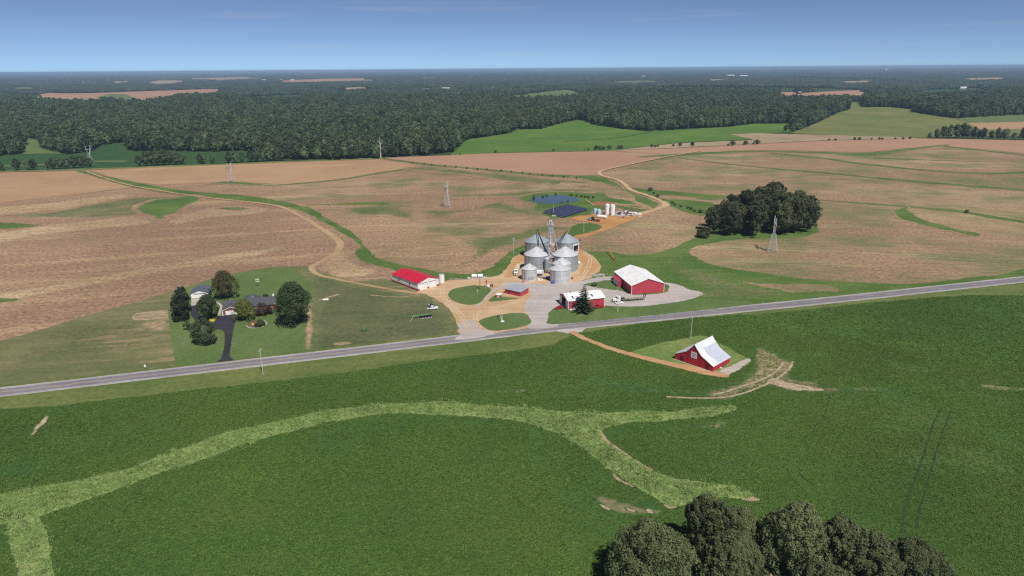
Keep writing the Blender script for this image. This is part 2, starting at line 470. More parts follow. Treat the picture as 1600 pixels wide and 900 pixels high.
M['brick'] = mat_paint('red_brick', (0.25, 0.085, 0.06), 0.9, var=0.2, ns=3, streak=False)
M['wood'] = mat_paint('pole_wood', (0.22, 0.19, 0.16), 0.9, var=0.15)
M['pale_pole'] = mat_paint('weathered_pole', (0.5, 0.49, 0.45), 0.8)
M['steel'] = mat_paint('galvanised_steel', (0.62, 0.63, 0.65), 0.5, 0.5, 0.4)
M['rubber'] = mat_paint('rubber', (0.02, 0.02, 0.02), 0.9)
M['car_white'] = mat_paint('white_car_paint', (0.8, 0.8, 0.8), 0.25, 0.5)
M['car_red'] = mat_paint('red_car_paint', (0.42, 0.01, 0.015), 0.25, 0.5)
M['chrome'] = mat_paint('chrome', (0.7, 0.7, 0.72), 0.25, 0.5, 0.8)
M['green_machine'] = mat_paint('green_machine_paint', (0.02, 0.16, 0.035), 0.4, 0.4)
M['yellow'] = mat_paint('yellow_paint', (0.7, 0.5, 0.04), 0.5)
M['blue'] = mat_paint('blue_paint', (0.05, 0.10, 0.42), 0.5)
M['orange'] = mat_paint('faded_orange_paint', (0.50, 0.26, 0.09), 0.6)
M['poly_blue'] = mat_paint('pale_blue_plastic', (0.42, 0.62, 0.74), 0.5)
M['tan_tarp'] = mat_paint('tan_tarp', (0.62, 0.47, 0.28), 0.7)
M['rock'] = mat_paint('rubble', (0.42, 0.40, 0.37), 0.9, var=0.3, ns=1.5, streak=False)
M['rust'] = mat_paint('rusty', (0.28, 0.09, 0.05), 0.8, var=0.3)
M['flower'] = mat_paint('yellow_flowers', (0.62, 0.50, 0.03), 0.8, var=0.3, ns=4)
M['line_white'] = mat_paint('road_paint_white', (0.62, 0.61, 0.6), 0.7)
M['line_yellow'] = mat_paint('road_paint_yellow', (0.50, 0.42, 0.30), 0.7)

def mat_bin(name, c, rough, metal, roof=False):
    b = NB(name)
    v = b.obj()
    sx = b.n('ShaderNodeSeparateXYZ'); b.l(v, sx.inputs[0])
    n = b.noise(b.map(v, 0, (1, 1, 0.25)), 0.5, 4)
    if roof:
        a = b.m('ARCTAN2', sx.outputs[1], sx.outputs[0])
        w = b.m('SINE', b.m('MULTIPLY', a, 34.0))
        b.bump(w, 0.3, 0.05)
        col = b.scale(c, b.lin(n, 0.3, 0.7, 0.93, 1.06))
    else:
        w = b.m('SINE', b.m('MULTIPLY', sx.outputs[2], 14.0))
        band = b.n('ShaderNodeTexWhiteNoise'); band.noise_dimensions = '1D'
        b.l(b.m('FLOOR', b.m('MULTIPLY', sx.outputs[2], 0.9)), band.inputs['W'])
        b.bump(w, 0.35, 0.03)
        f = b.m('ADD', b.lin(n, 0.3, 0.7, 0.88, 1.08), b.lin(band.outputs[0], 0, 1, -0.06, 0.06))
        col = b.scale(c, f)
    return b.done(col, rough, 0.5, metal)
M['bin_bright'] = mat_bin('bright_corrugated_steel', (0.60, 0.62, 0.65), 0.55, 0.35)
M['bin_dull'] = mat_bin('weathered_corrugated_steel', (0.40, 0.445, 0.49), 0.5, 0.45)
M['bin_roof'] = mat_bin('bright_bin_roof', (0.62, 0.63, 0.65), 0.5, 0.3, True)
M['bin_roof_dull'] = mat_bin('weathered_bin_roof', (0.40, 0.46, 0.50), 0.5, 0.4, True)

def mat_solar():
    b = NB('solar_cells')
    v = b.obj()
    br = b.n('ShaderNodeTexBrick'); b.l(v, br.inputs['Vector'])
    br.offset = 0.0
    br.inputs['Scale'].default_value = 1.0; br.inputs['Brick Width'].default_value = 1.0; br.inputs['Row Height'].default_value = 1.65
    br.inputs['Mortar Size'].default_value = 0.03
    br.inputs['Color1'].default_value = (0.02, 0.025, 0.07, 1); br.inputs['Color2'].default_value = (0.028, 0.032, 0.085, 1)
    br.inputs['Mortar'].default_value = (0.22, 0.23, 0.26, 1)
    return b.done(br.outputs[0], 0.22, 0.5)
M['solar'] = mat_solar()
def mat_water():
    b = NB('pond_water')
    b.bump(b.noise(b.pos(), 0.8, 3), 0.08, 0.05)
    return b.done((0.06, 0.095, 0.135), 0.12, 0.5)
M['water'] = mat_water()

def mat_leaf(name, a, c2, var=0.25, translu=0.12, patchy=None):
    """foliage: every clump and every tree has its own tint (attribute tone, object random); tone also paints shade inside crowns"""
    b = NB(name)
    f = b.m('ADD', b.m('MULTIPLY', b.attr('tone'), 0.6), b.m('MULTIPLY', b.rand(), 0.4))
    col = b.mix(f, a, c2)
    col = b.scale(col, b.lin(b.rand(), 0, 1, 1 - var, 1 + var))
    if patchy:
        n = b.m('ADD', b.m('MULTIPLY', b.noise(b.pos(), 0.011, 4, 0.6), 0.65), b.m('MULTIPLY', b.noise(b.map(b.pos(), R(14), (0.15, 1, 1)), 0.09, 3), 0.35))
        col = b.mix(b.m('MULTIPLY', b.ss(n, 0.48, 0.66), 0.7), col, patchy)
        col = b.scale(col, b.lin(b.noise(b.pos(), 0.02, 3), 0.3, 0.7, 0.82, 1.14))
    b.put(b.p.inputs['Base Color'], col)
    b.p.inputs['Roughness'].default_value = 0.65
    b.p.inputs['Specular IOR Level'].default_value = 0.2
    if translu:
        tr = b.n('ShaderNodeBsdfTranslucent'); b.l(col, tr.inputs[0])
        mx = b.n('ShaderNodeMixShader'); mx.inputs[0].default_value = translu
        b.l(b.p.outputs[0], mx.inputs[1]); b.l(tr.outputs[0], mx.inputs[2]); b.l(mx.outputs[0], b.out.inputs[0])
    return b.mat
M['leaf_forest'] = mat_leaf('forest_leaves', (0.030, 0.060, 0.030), (0.105, 0.145, 0.062), 0.42, 0.12, patchy=(0.088, 0.115, 0.042))
M['leaf_far'] = mat_leaf('far_woods', (0.015, 0.030, 0.019), (0.042, 0.060, 0.032), 0.3, 0)  # shade between the leaves is put into this darker colour
M['leaf_grove'] = mat_leaf('grove_leaves', (0.034, 0.048, 0.022), (0.088, 0.10, 0.042), 0.25)
M['leaf_front'] = mat_leaf('oak_leaves', (0.088, 0.118, 0.050), (0.185, 0.215, 0.095), 0.18, 0.25)
M['leaf_dark'] = mat_leaf('dark_evergreen', (0.022, 0.042, 0.024), (0.048, 0.072, 0.036), 0.15)
M['leaf_green'] = mat_leaf('yard_leaves', (0.038, 0.066, 0.030), (0.08, 0.112, 0.046), 0.15)
M['leaf_olive'] = mat_leaf('olive_leaves', (0.06, 0.07, 0.028), (0.12, 0.105, 0.045), 0.15)
M['leaf_yellow'] = mat_leaf('yellow_green_leaves', (0.085, 0.105, 0.028), (0.14, 0.15, 0.04), 0.1)
M['leaf_purple'] = mat_leaf('purple_leaves', (0.045, 0.03, 0.026), (0.075, 0.05, 0.04), 0.1)
M['leaf_spruce'] = mat_leaf('spruce_needles', (0.022, 0.046, 0.022), (0.075, 0.095, 0.036), 0.1, 0.05)
M['leaf_pale'] = mat_leaf('pale_leaves', (0.085, 0.11, 0.05), (0.12, 0.14, 0.07), 0.1)
M['leaf_soy'] = mat_leaf('soy_leaves', (0.086, 0.162, 0.030), (0.152, 0.236, 0.044), 0.10, 0.32, patchy=(0.13, 0.185, 0.04))
M['leaf_tall'] = mat_leaf('tall_grass_blades', (0.165, 0.275, 0.068), (0.30, 0.375, 0.14), 0.2, 0.25, patchy=(0.20, 0.30, 0.08))
M['bark'] = mat_paint('bark', (0.12, 0.10, 0.08), 0.9, var=0.2)
M['bark_pale'] = mat_paint('pale_bark', (0.55, 0.53, 0.48), 0.9, var=0.2)
# ------------------------------------------------------------------ ground
def inside(poly, x, y):
    x = np.asarray(x, float); y = np.asarray(y, float)
    r = np.zeros(x.shape, bool)
    n = len(poly)
    for i in range(n):
        x0, y0 = poly[i]; x1, y1 = poly[(i + 1) % n]
        if y0 == y1: continue
        c = ((y0 > y) != (y1 > y)) & (x < (x1 - x0) * (y - y0) / (y1 - y0) + x0)
        r ^= c
    return r
def catmull(pts, sub, closed=True):
    n = len(pts); out = []
    rng = range(n) if closed else range(n - 1)
    for i in rng:
        if closed: p = [pts[(i + k) % n] for k in (-1, 0, 1, 2)]
        else: p = [pts[max(0, min(n - 1, i + k))] for k in (-1, 0, 1, 2)]
        p = [np.array(q, float) for q in p]
        for j in range(sub):
            t = j / sub
            out.append(0.5 * (2 * p[1] + (p[2] - p[0]) * t + (2 * p[0] - 5 * p[1] + 4 * p[2] - p[3]) * t * t + (3 * p[1] - p[0] - 3 * p[2] + p[3]) * t ** 3))
    if not closed: out.append(np.array(pts[-1], float))
    return out
def resample(P, step, closed=True, maxn=900):
    P = np.array(P, float)
    Q = np.vstack([P, P[:1]]) if closed else P
    L = np.r_[0, np.cumsum(np.linalg.norm(np.diff(Q, axis=0), axis=1))]
    n = int(max(8, min(maxn, L[-1] / step)))
    t = np.linspace(0, L[-1], n, endpoint=not closed)
    return np.stack([np.interp(t, L, Q[:, k]) for k in range(2)], 1)
def dist_to(P, V):
    A = P; B = np.roll(P, -1, axis=0); d = np.full(len(V), 1e9)
    for i in range(len(A)):
        ab = B[i] - A[i]; L = ab @ ab + 1e-9
        t = np.clip(((V - A[i]) @ ab) / L, 0, 1)
        d = np.minimum(d, np.linalg.norm(V - (A[i] + t[:, None] * ab), axis=1))
    return d
NPATCH = [0]
def zoff(layer, x, y):
    d = np.sqrt(x * x + y * y)
    return layer * 0.008 * (1 + np.maximum(0, d - 500) / 40.0)
OPEN = []      # picture polygons without forest
def patch(name, px, layer, mat, smooth=4, rag=None, step=None, feather=None, lift=0.0, world=False, open_=False, keep=None):
    if open_: OPEN.append(px)
    NPATCH[0] += 1
    layer = layer + 0.004 * NPATCH[0]      # no two sheets ever share a height
    p = catmull(px, smooth) if smooth else [np.array(q, float) for q in px]
    P = np.array(p) if world else np.array([G(a, b)[:2] for a, b in p])
    dm = np.linalg.norm(P, axis=1).mean()
    step = step or max(0.8, dm / 350.0)
    rag = rag if rag is not None else dm / 500.0
    P = resample(P, step)
    if rag:
        t = np.roll(P, -1, 0) - np.roll(P, 1, 0)
        nrm = np.stack([t[:, 1], -t[:, 0]], 1); nrm /= np.linalg.norm(nrm, axis=1)[:, None] + 1e-9
        f = np.array([mnoise.fractal(Vector((q[0] / (rag * 9), q[1] / (rag * 9), layer * 3.1)), 0.8, 2.0, 4) for q in P])
        P = P + nrm * (f * rag)[:, None]
    lo, hi = P.min(0), P.max(0)
    span = (hi - lo).max()
    g = max(span / 45.0, 1.0)
    if feather:
        area = abs(np.sum(P[:, 0] * np.roll(P[:, 1], -1) - P[:, 1] * np.roll(P[:, 0], -1))) / 2
        g = max(min(g, feather * 0.45), math.sqrt(area / 5000.0), math.sqrt((hi - lo).prod() / 150000.0))
    gx, gy = np.meshgrid(np.arange(lo[0] + g / 2, hi[0], g), np.arange(lo[1] + g / 2, hi[1], g))
    V = np.stack([gx.ravel(), gy.ravel()], 1)
    V = V + RNG.uniform(-0.2, 0.2, V.shape) * g
    k = inside(P, V[:, 0], V[:, 1])
    V = V[k]
    if len(V):
        V = V[dist_to(P, V) > 0.35 * g]
    n = len(P)
    c = P.mean(0)
    allv = np.vstack([P, V]) - c
    r = delaunay_2d_cdt([Vector(q) for q in allv], [], [list(range(n))], 1, 1e-5)
    vs = np.array([tuple(q) for q in r[0]]) + c
    fs = [list(f) for f in r[2]]
    z = H(vs[:, 0], vs[:, 1]) + zoff(layer, vs[:, 0], vs[:, 1]) + lift
    me = bpy.data.meshes.new(name)
    v3 = np.column_stack([vs, z])
    fade = np.clip(dist_to(P, vs) / ((0.55 if feather < 7 else 0.85) * feather), 0, 1) if feather else np.ones(len(vs))
    if lift > 0.05:
        cnt = {}
        for f in fs:
            for i in range(len(f)):
                e = (f[i], f[(i + 1) % len(f)]); cnt[tuple(sorted(e))] = cnt.get(tuple(sorted(e)), []) + [e]
        low = {}
        extra = []
        for e, l in list(cnt.items()):
            if len(l) == 1:
                a, b_ = l[0]
                for q in (a, b_):
                    if q not in low:
                        low[q] = len(v3) + len(extra); extra.append((v3[q][0], v3[q][1], v3[q][2] - lift - 0.05))
                fs.append([b_, a, low[a], low[b_]])
        if extra:
            v3 = np.vstack([v3, np.array(extra)]); fade = np.r_[fade, np.zeros(len(extra))]
    me.from_pydata(v3.tolist(), [], fs)
    at = me.attributes.new('fade', 'FLOAT', 'POINT'); at.data.foreach_set('value', fade.astype(np.float32))
    me.update()
    o = link_mesh(name, me, mat)
    o['kind'] = 'structure'
    if keep is not None: keep.append(P)
    return o
def strip(name, px, width, layer, mat, smooth=5, rag=0.3, step=None, feather=None, lift=0.0, world=False, keep=None):
    """a band of a width (metres, one number or one per point) along a picture polyline"""
    ws = width if isinstance(width, (list, tuple)) else [width] * len(px)
    pts = [(*(G(a, b)[:2] if not world else (a, b)), w) for (a, b), w in zip(px, ws)]
    C = np.array(catmull(pts, smooth, False)) if smooth else np.array(pts, float)
    t = np.gradient(C[:, :2], axis=0); t /= np.linalg.norm(t, axis=1)[:, None] + 1e-9
    nrm = np.stack([-t[:, 1], t[:, 0]], 1)
    a = C[:, :2] + nrm * C[:, 2:3] / 2; b = C[:, :2] - nrm * C[:, 2:3] / 2
    return patch(name, np.vstack([a, b[::-1]]), layer, mat, smooth=0, rag=rag, step=step, feather=feather, lift=lift, world=True, keep=keep)

# the base sheet, to the horizon
def base_ground():
    ys = np.unique(np.r_[np.arange(-600, 700, 100), np.arange(700, 5200, 40), np.geomspace(5200, 60000, 40)])
    xs = np.r_[np.arange(0, 2600, 50), np.geomspace(2600, 60000, 30)]
    xs = np.unique(np.r_[-xs, xs])
    X, Y = np.meshgrid(xs, ys)
    Z = H(X, Y) - 0.02
    nx, ny = len(xs), len(ys)
    i = np.arange(nx * ny).reshape(ny, nx)
    f = np.stack([i[:-1, :-1], i[:-1, 1:], i[1:, 1:], i[1:, :-1]], -1).reshape(-1, 4)
    me = bpy.data.meshes.new('ground')
    me.from_pydata(np.column_stack([X.ravel(), Y.ravel(), Z.ravel()]).tolist(), [], f.tolist())
    o = link_mesh('ground', me, M['floor']); o['kind'] = 'structure'
base_ground()

ROAD = [(-420, 655), (-200, 634.5), (0, 613), (180, 592.3), (360, 571.3), (540, 550.4), (700, 531.5), (860, 512.8), (980, 501.0), (1100, 488.8), (1280, 470.8), (1440, 453.8), (1600, 436.5), (1800, 415), (2050, 390)]
# farmland north of the road
patch('stubble_field', [(-420, 275), (-60, 270), (60, 268), (130, 265), (330, 257.5), (480, 252), (600, 247.5), (630, 245), (700, 243), (760, 240), (900, 237), (960, 235), (1050, 232), (1180, 225), (1300, 219.5), (1442, 216.5), (1600, 219), (2000, 222), (2050, 388), (1800, 414), (1600, 436), (1280, 470), (860, 513), (540, 551), (180, 593), (-420, 656)], 1, M['stubble'], smooth=0, open_=True)
patch('stubble_field', [(-420, 430), (-60, 318), (0, 317), (100, 307), (215, 293), (250, 299), (380, 313), (440, 322), (500, 347), (538, 368), (560, 385), (553, 398), (572, 409), (600, 420), (640, 432), (700, 470), (540, 551), (180, 593), (-420, 656)], 2, M['stubble_west'], smooth=0, rag=1.5)
patch('stubble_field', [(905, 376), (950, 358), (990, 345), (1036, 326), (1060, 328), (1100, 340), (1110, 312), (1000, 292), (975, 288), (945, 274), (1000, 258), (1040, 244), (1180, 236), (1358, 239), (1416, 233), (1469, 227), (1547, 219), (2000, 222), (2050, 388), (1800, 412), (1600, 434), (1280, 468), (1000, 490), (950, 430)], 2, M['stubble_east'], smooth=0, rag=1.5)
# pale and pink fields of cut grain
patch('cut_grain_field', [(-420, 276), (-60, 271), (60, 269), (115, 267), (150, 277), (190, 287), (215, 292), (150, 300), (60, 310), (0, 317), (-60, 322), (-420, 352)], 3, M['stubble_tan'], smooth=0, rag=1.5)
patch('cut_grain_field', [(140, 266.5), (230, 262), (330, 258), (480, 252.5), (590, 249.5), (640, 257), (655, 260.5), (590, 270), (530, 280), (450, 288.5), (415, 287), (380, 284.5), (320, 286.5), (250, 289), (215, 285), (170, 276)], 3, M['stubble_tan'], smooth=0, rag=1.2)
patch('cut_grain_field', [(600, 247), (630, 245.5), (700, 243), (760, 240), (900, 237), (960, 237.5), (1042, 242.8), (1030, 247), (990, 256), (950, 264), (934, 270), (925, 275), (880, 273.5), (820, 270), (760, 264), (690, 258), (640, 253)], 3, M['stubble_pink'], smooth=0, rag=1.5)
patch('cut_grain_field', [(960, 236), (1050, 232.5), (1180, 226), (1285, 220.5), (1364, 218.8), (1442, 216.8), (1547, 218.8), (1490, 225), (1469, 227), (1416, 232), (1358, 238), (1311, 237.8), (1232, 235.2), (1180, 235), (1100, 238), (1042, 241.5)], 3, M['stubble_pink'], smooth=0, rag=1.5)
patch('cut_grain_field', [(1500, 223.5), (1547, 219.5), (1600, 220), (1800, 222), (1800, 258), (1600, 240), (1540, 234), (1480, 229)], 3, M['stubble_pink'], smooth=0, rag=2)

# paler straw streaks of the western field
S = lambda *a, **k: patch('straw_patch', *a, **k)
S([(-80, 336), (60, 331), (150, 317), (230, 306), (300, 312), (280, 330), (200, 340), (120, 345), (0, 340)], 3, M['weedy_west'], feather=26, rag=6)
S([(-80, 366), (0, 364), (60, 353), (130, 346), (210, 337), (250, 346), (230, 351), (120, 362), (60, 370), (0, 383), (-60, 390)], 3, M['straw_west'], feather=14, rag=4)
S([(-80, 328), (0, 324), (120, 310), (200, 302), (210, 308), (130, 322), (0, 338), (-80, 342)], 4, M['straw_west'], feather=22, rag=5)
S([(258, 345), (300, 331), (340, 321), (420, 324), (400, 335), (330, 341), (280, 352), (262, 349)], 3, M['straw_west'], feather=10, rag=3)
S([(-60, 470), (100, 440), (300, 405), (430, 385), (440, 392), (300, 418), (100, 455), (-60, 486)], 3, M['straw_west'], feather=9, rag=3)

# green waterways through the stubble
Gm = lambda *a, **k: patch('grass_waterway', *a, **k)
Gm([(115, 266.5), (130, 265), (160, 274), (230, 288), (300, 299), (380, 305), (440, 314), (470, 321), (490, 326), (515, 342), (552, 362), (570, 381), (578, 392), (596, 404), (630, 414), (700, 425), (740, 426), (765, 416), (785, 400), (800, 390), (830, 380), (818, 398), (803, 412), (790, 424), (775, 432), (740, 437), (690, 440), (640, 434), (607, 421), (572, 411), (551, 398), (559, 384), (538, 368), (503, 347), (470, 331), (440, 323), (380, 314.5), (320, 310), (250, 301), (190, 289), (150, 277)], 4, M['green_mid'], feather=5, rag=1.6)
Gm([(470, 320.5), (520, 317.5), (570, 315.5), (608, 315.8), (612, 319), (580, 321.5), (500, 321.5), (475, 323)], 4, M['green_mid'], feather=9, rag=2)
Gm([(318, 287.5), (345, 284.3), (380, 284), (430, 288.5), (450, 290), (420, 292), (385, 290), (345, 288.5)], 4, M['green_mid'], feather=14, rag=2)
strip('grass_strip', [(430, 290), (530, 281), (590, 271), (662, 260.5)], 7, 4, M['green_mid'], feather=3, rag=1)
strip('grass_strip', [(600, 248), (650, 254.5), (690, 259.5), (760, 265.5), (830, 272), (880, 275.5), (935, 277)], [8, 10, 10, 10, 12, 16, 22], 4, M['green_mid'], feather=4, rag=2)
Gm([(308, 305), (296, 305), (270, 309), (240, 312), (212, 321), (206, 331), (226, 338), (240, 346), (250, 353), (240, 362), (258, 365), (282, 351), (264, 345), (262, 338), (282, 331), (308, 319), (320, 309)], 4, M['green_west'], feather=17, rag=6)
Gm([(-90, 348), (0, 346.5), (50, 348.5), (70, 352), (40, 357), (0, 360), (-90, 362)], 4, M['green_west'], feather=9, rag=2.5)
Gm([(338, 325), (370, 323.5), (394, 326), (370, 329.5), (345, 328.5)], 4, M['green_west'], feather=9, rag=2)
Gm([(-80, 468), (0, 466), (34, 468), (0, 474), (-80, 476)], 4, M['green_west'], feather=4, rag=1.5)
# weedy stubble of the middle
Wd = lambda *a, **k: patch('weedy_ground', *a, **{**k, 'rag': 2.4 * k.get('rag', 4), 'feather': 1.5 * k['feather']})
Wd([(650, 332), (690, 325), (720, 322), (790, 310), (810, 318), (840, 332), (860, 344), (800, 336), (760, 330), (720, 338), (680, 340)], 4, M['weedy_mid'], feather=20, rag=5)
Wd([(690, 302), (760, 299), (850, 296), (930, 290), (930, 300), (850, 310), (760, 312), (700, 310)], 4, M['weedy_mid'], feather=25, rag=6)
Wd([(700, 372), (760, 366), (800, 358), (850, 350), (905, 356), (860, 372), (800, 388), (770, 404), (720, 420), (690, 415), (720, 395)], 4, M['weedy_mid'], feather=14, rag=5)
Wd([(540, 325), (600, 322), (640, 328), (650, 345), (600, 340), (550, 335)], 4, M['weedy_mid'], feather=15, rag=5)
Wd([(640, 262), (760, 268), (900, 280), (940, 290), (800, 286), (700, 274)], 4, M['weedy_mid'], feather=25, rag=6)
Wd([(508, 366), (530, 378), (545, 398), (560, 411), (590, 424), (570, 433), (520, 432), (496, 420), (520, 402), (528, 388)], 4, M['straw_west'], feather=8, rag=3)
# green round the pond, the solar yard and along the upper track
Gm([(800, 309), (832, 302), (872, 299), (920, 301), (965, 304), (1000, 318), (1026, 328), (1000, 331), (940, 330), (930, 338), (890, 342), (860, 344), (840, 335), (826, 325), (832, 319), (812, 315)], 5, M['green_mid'], feather=12, rag=3)
Gm([(925, 274), (936, 274), (962, 284), (974, 291), (990, 299), (1012, 308), (1032, 316), (1036, 321), (1020, 328), (1000, 320), (985, 310), (968, 298), (945, 288), (900, 279), (890, 275)], 5, M['green_mid'], feather=10, rag=3)
Wd([(870, 284), (930, 288), (975, 300), (995, 315), (960, 312), (920, 300), (880, 296)], 6, M['weedy_mid'], feather=30, rag=6)
Wd([(960, 322), (990, 322), (1012, 328), (1000, 332), (975, 330)], 7, M['weedy_mid'], feather=9, rag=3)
Gm([(895, 352), (920, 348), (938, 352), (941, 357), (932, 361), (915, 366), (896, 372), (885, 366)], 6, M['green_mid'], feather=5, rag=2)
Gm([(978, 289), (992, 293), (1060, 300), (1150, 306.5), (1150, 309), (1110, 312), (1060, 306), (1030, 306), (1040, 311), (1080, 313), (1115, 318), (1120, 332), (1095, 337), (1060, 329), (1040, 320), (1034, 314), (1008, 304), (986, 295)], 5, M['green_east'], feather=6, rag=2.5)
strip('grass_strip', [(1225, 308), (1290, 313.5), (1400, 321.5), (1440, 325), (1500, 331), (1560, 341), (1600, 347), (1700, 362)], [9, 7, 8, 8, 10, 12, 12, 12], 5, M['green_east'], feather=4, rag=2)
Gm([(1394, 330), (1404, 323), (1424, 324), (1428, 332), (1440, 341), (1480, 353), (1535, 366), (1525, 370), (1480, 362), (1430, 350), (1402, 341)], 5, M['green_east'], feather=8, rag=2.5)
strip('grass_strip', [(1000, 246), (1040, 243), (1120, 239), (1180, 236.5), (1280, 239), (1350, 241.5), (1400, 236.5), (1450, 230), (1480, 226.5)], [14, 20, 24, 22, 22, 34, 20, 14, 8], 4, M['green_east'], feather=8, rag=3)
strip('grass_strip', [(1200, 239), (1285, 247.5), (1337, 255), (1442, 266), (1547, 271.5), (1640, 267)], [6, 10, 12, 13, 12, 12], 4, M['green_east'], feather=4, rag=2)
strip('grass_strip', [(1060, 246), (1100, 252), (1180, 261), (1285, 270), (1420, 283), (1600, 297), (1750, 308)], [5, 8, 8, 11, 12, 12, 12], 4, M['green_east'], feather=4, rag=2)
strip('grass_strip', [(1364, 247), (1420, 249), (1480, 251.5), (1560, 254)], [6, 7, 5, 3], 4, M['green_east'], feather=4, rag=2)
strip('grass_strip', [(1469, 228), (1540, 236), (1600, 243), (1700, 256)], 8, 4, M['green_east'], feather=4, rag=2)
# grass south and east of the bins, up to the grove
patch('grass', [(900, 378), (905, 392), (950, 393), (1000, 398), (1040, 391), (1085, 370), (1095, 362), (1140, 345), (1265, 345), (1280, 358), (1262, 371), (1168, 374.5), (1120, 379), (1090, 386), (1080, 394), (1106, 410), (1140, 418), (1200, 426), (1262, 436), (1360, 441), (1420, 443), (1480, 437), (1544, 430), (1600, 419), (1750, 402), (1800, 414), (1600, 435.5), (1280, 470), (860, 513), (850, 470), (890, 440)], 5, M['green_east'], smooth=3, feather=5, rag=2)
patch('stubble_sliver', [(1084, 422), (1140, 434), (1180, 440), (1240, 441), (1300, 444), (1318, 454), (1316, 458), (1250, 459), (1200, 457), (1160, 446), (1100, 430)], 6, M['stubble_in_grass'], rag=1.5, feather=9)
patch('grass', [(1040, 400), (1110, 425), (1180, 446), (1240, 462), (1120, 470), (1090, 448), (1045, 425)], 6, M['weedy_grass'], feather=16, rag=3)

# house lot, hay ground and lawns
patch('hay_ground', [(-300, 640), (-120, 560), (0, 533), (62, 516), (138, 492), (193, 478), (262, 457), (300, 445), (327, 437), (365, 426), (434, 416), (480, 416), (500, 424), (552, 440), (600, 436), (640, 440), (700, 445), (760, 430), (800, 440), (800, 500), (700, 530.5), (540, 549.5), (360, 570.5), (180, 591.5), (0, 612), (-200, 633)], 5, M['hay'], smooth=0, rag=1)
patch('brown_garden', [(10, 566), (35, 548), (70, 528), (120, 518), (200, 506), (262, 497), (265, 515), (265, 533), (200, 547), (100, 558)], 6, M['weedy_hay'], feather=14, rag=3)
patch('brown_garden', [(50, 528), (110, 512), (200, 501), (262, 493), (264, 520), (240, 532), (150, 541), (90, 545)], 7, M['weedy_hay'], feather=16, rag=3)
patch('bare_garden_soil', [(206, 506), (262, 497), (264, 517), (240, 520), (215, 512)], 8, M['straw_hay'], feather=9, rag=1.5)
patch('lawn', [(270, 468), (285, 452), (330, 437), (400, 422), (460, 420), (485, 440), (488, 470), (478, 484), (476, 547), (360, 570), (276, 580), (268, 535), (264, 495)], 8, M['lawn'], smooth=0, rag=0.5)
patch('lawn', [(495, 430), (560, 446), (660, 462), (690, 480), (705, 500), (712, 522), (600, 541), (500, 552), (482, 530), (490, 480)], 6, M['green_mid'], feather=12, rag=2)
bpy.data.objects['lawn.001'].data.materials[0] = mat_soft('old_lawn', lambda b: c_grass(b, a=(0.085, 0.105, 0.045), y=(0.13, 0.135, 0.065), dry_amt=0.3, ang=R(5)), lambda b: c_grass(b, a=(0.10, 0.125, 0.05), y=(0.165, 0.165, 0.075), dry=(0.26, 0.205, 0.115), dry_amt=0.55), 0.06, 0.3)
strip('mown_edge', [(480, 474), (484, 500), (480, 547)], 4.2, 9, M['straw_hay'], feather=4.2, rag=0.6)
strip('dirt_lane', [(498, 469), (515, 464), (530, 460)], 1.4, 9, M['dirt_track'], rag=0.3)
strip('dirt_lane', [(578, 461), (600, 463), (630, 464), (655, 461)], 1.6, 9, M['straw_hay'], feather=0.9, rag=0.4)
strip('verge', [(-420, 646), (0, 606), (180, 585.5), (360, 564.5), (540, 543.5), (712, 523)], 4.0, 9, M['verge'], rag=0.5)
patch('bare_garden_soil', [(520, 536), (545, 534), (550, 538), (525, 541)], 10, M['straw_hay'], feather=3, rag=0.5)

# south side: soybeans, verge
GRASSP = []; SOYP = []; BARE = []
patch('verge', [(-420, 657), (-200, 636), (0, 614), (180, 593), (540, 551), (860, 513), (1100, 489), (1280, 471), (1600, 437), (2050, 391), (2050, 420), (1600, 470), (1344, 480), (1200, 495), (920, 525), (800, 555), (538, 588), (225, 625), (0, 646), (-420, 690)], 5, M['verge'], smooth=0, rag=0.3)
patch('soybean_field', [(-900, 735), (-420, 676), (-200, 655), (0, 641), (75, 637), (151, 628), (302, 611), (400, 600), (453, 594), (538, 583), (600, 575), (675, 564), (800, 550), (866, 540), (888, 527), (905, 521), (925, 519), (1000, 507), (1080, 498), (1200, 490.6), (1252, 486), (1344, 476), (1460, 466), (1518, 462), (1600, 463), (1800, 455), (2200, 440), (2600, 900), (2500, 1500), (800, 1700), (-900, 1500)], 6, M['soy'], smooth=0, rag=0.7, step=1.0, lift=0.4, keep=SOYP)
LFT = 0.42
tg = [(285, 702), (340, 684), (400, 669), (500, 646), (560, 638), (600, 634.6), (687, 627.5), (721, 630), (788, 637.5), (889, 645.6), (950, 647), (1002, 645), (1060, 644), (1118, 636.5), (1147, 637), (1141, 646.6), (1089, 655), (1031, 659.6), (973, 664), (944, 671), (938, 679), (950, 694), (985, 717), (1014, 734), (1060, 751), (1118, 759.5), (1158, 768), (1172, 779), (1106, 780), (1080, 790), (1062, 794), (1045, 794), (1025, 782), (985, 759), (956, 739), (927, 716), (898, 696), (872, 681), (838, 668), (800, 660), (744, 653), (687, 648.5), (600, 649), (540, 658), (500, 664), (400, 691), (300, 724), (250, 742), (150, 780), (60, 810), (0, 824), (-80, 836), (-80, 790), (0, 774), (100, 757), (200, 733)]
patch('tall_grass_waterway', tg, 7, M['tall'], smooth=3, rag=1.3, step=0.5, lift=0.62, keep=GRASSP)
patch('tall_grass_waterway', [(15, 822), (58, 812), (76, 850), (84, 900), (90, 980), (30, 980), (24, 890)], 8, M['tall'], rag=1.3, step=0.5, lift=0.62, keep=GRASSP)
SO = lambda *a, **k: patch('bare_soil', *a, lift=LFT, keep=BARE, **k)
SO([(936, 677), (941, 676), (952, 692), (975, 708), (990, 719), (1018, 735), (1012, 737), (984, 720), (960, 704), (944, 691)], 14, M['soil'], rag=0.35, step=0.3)
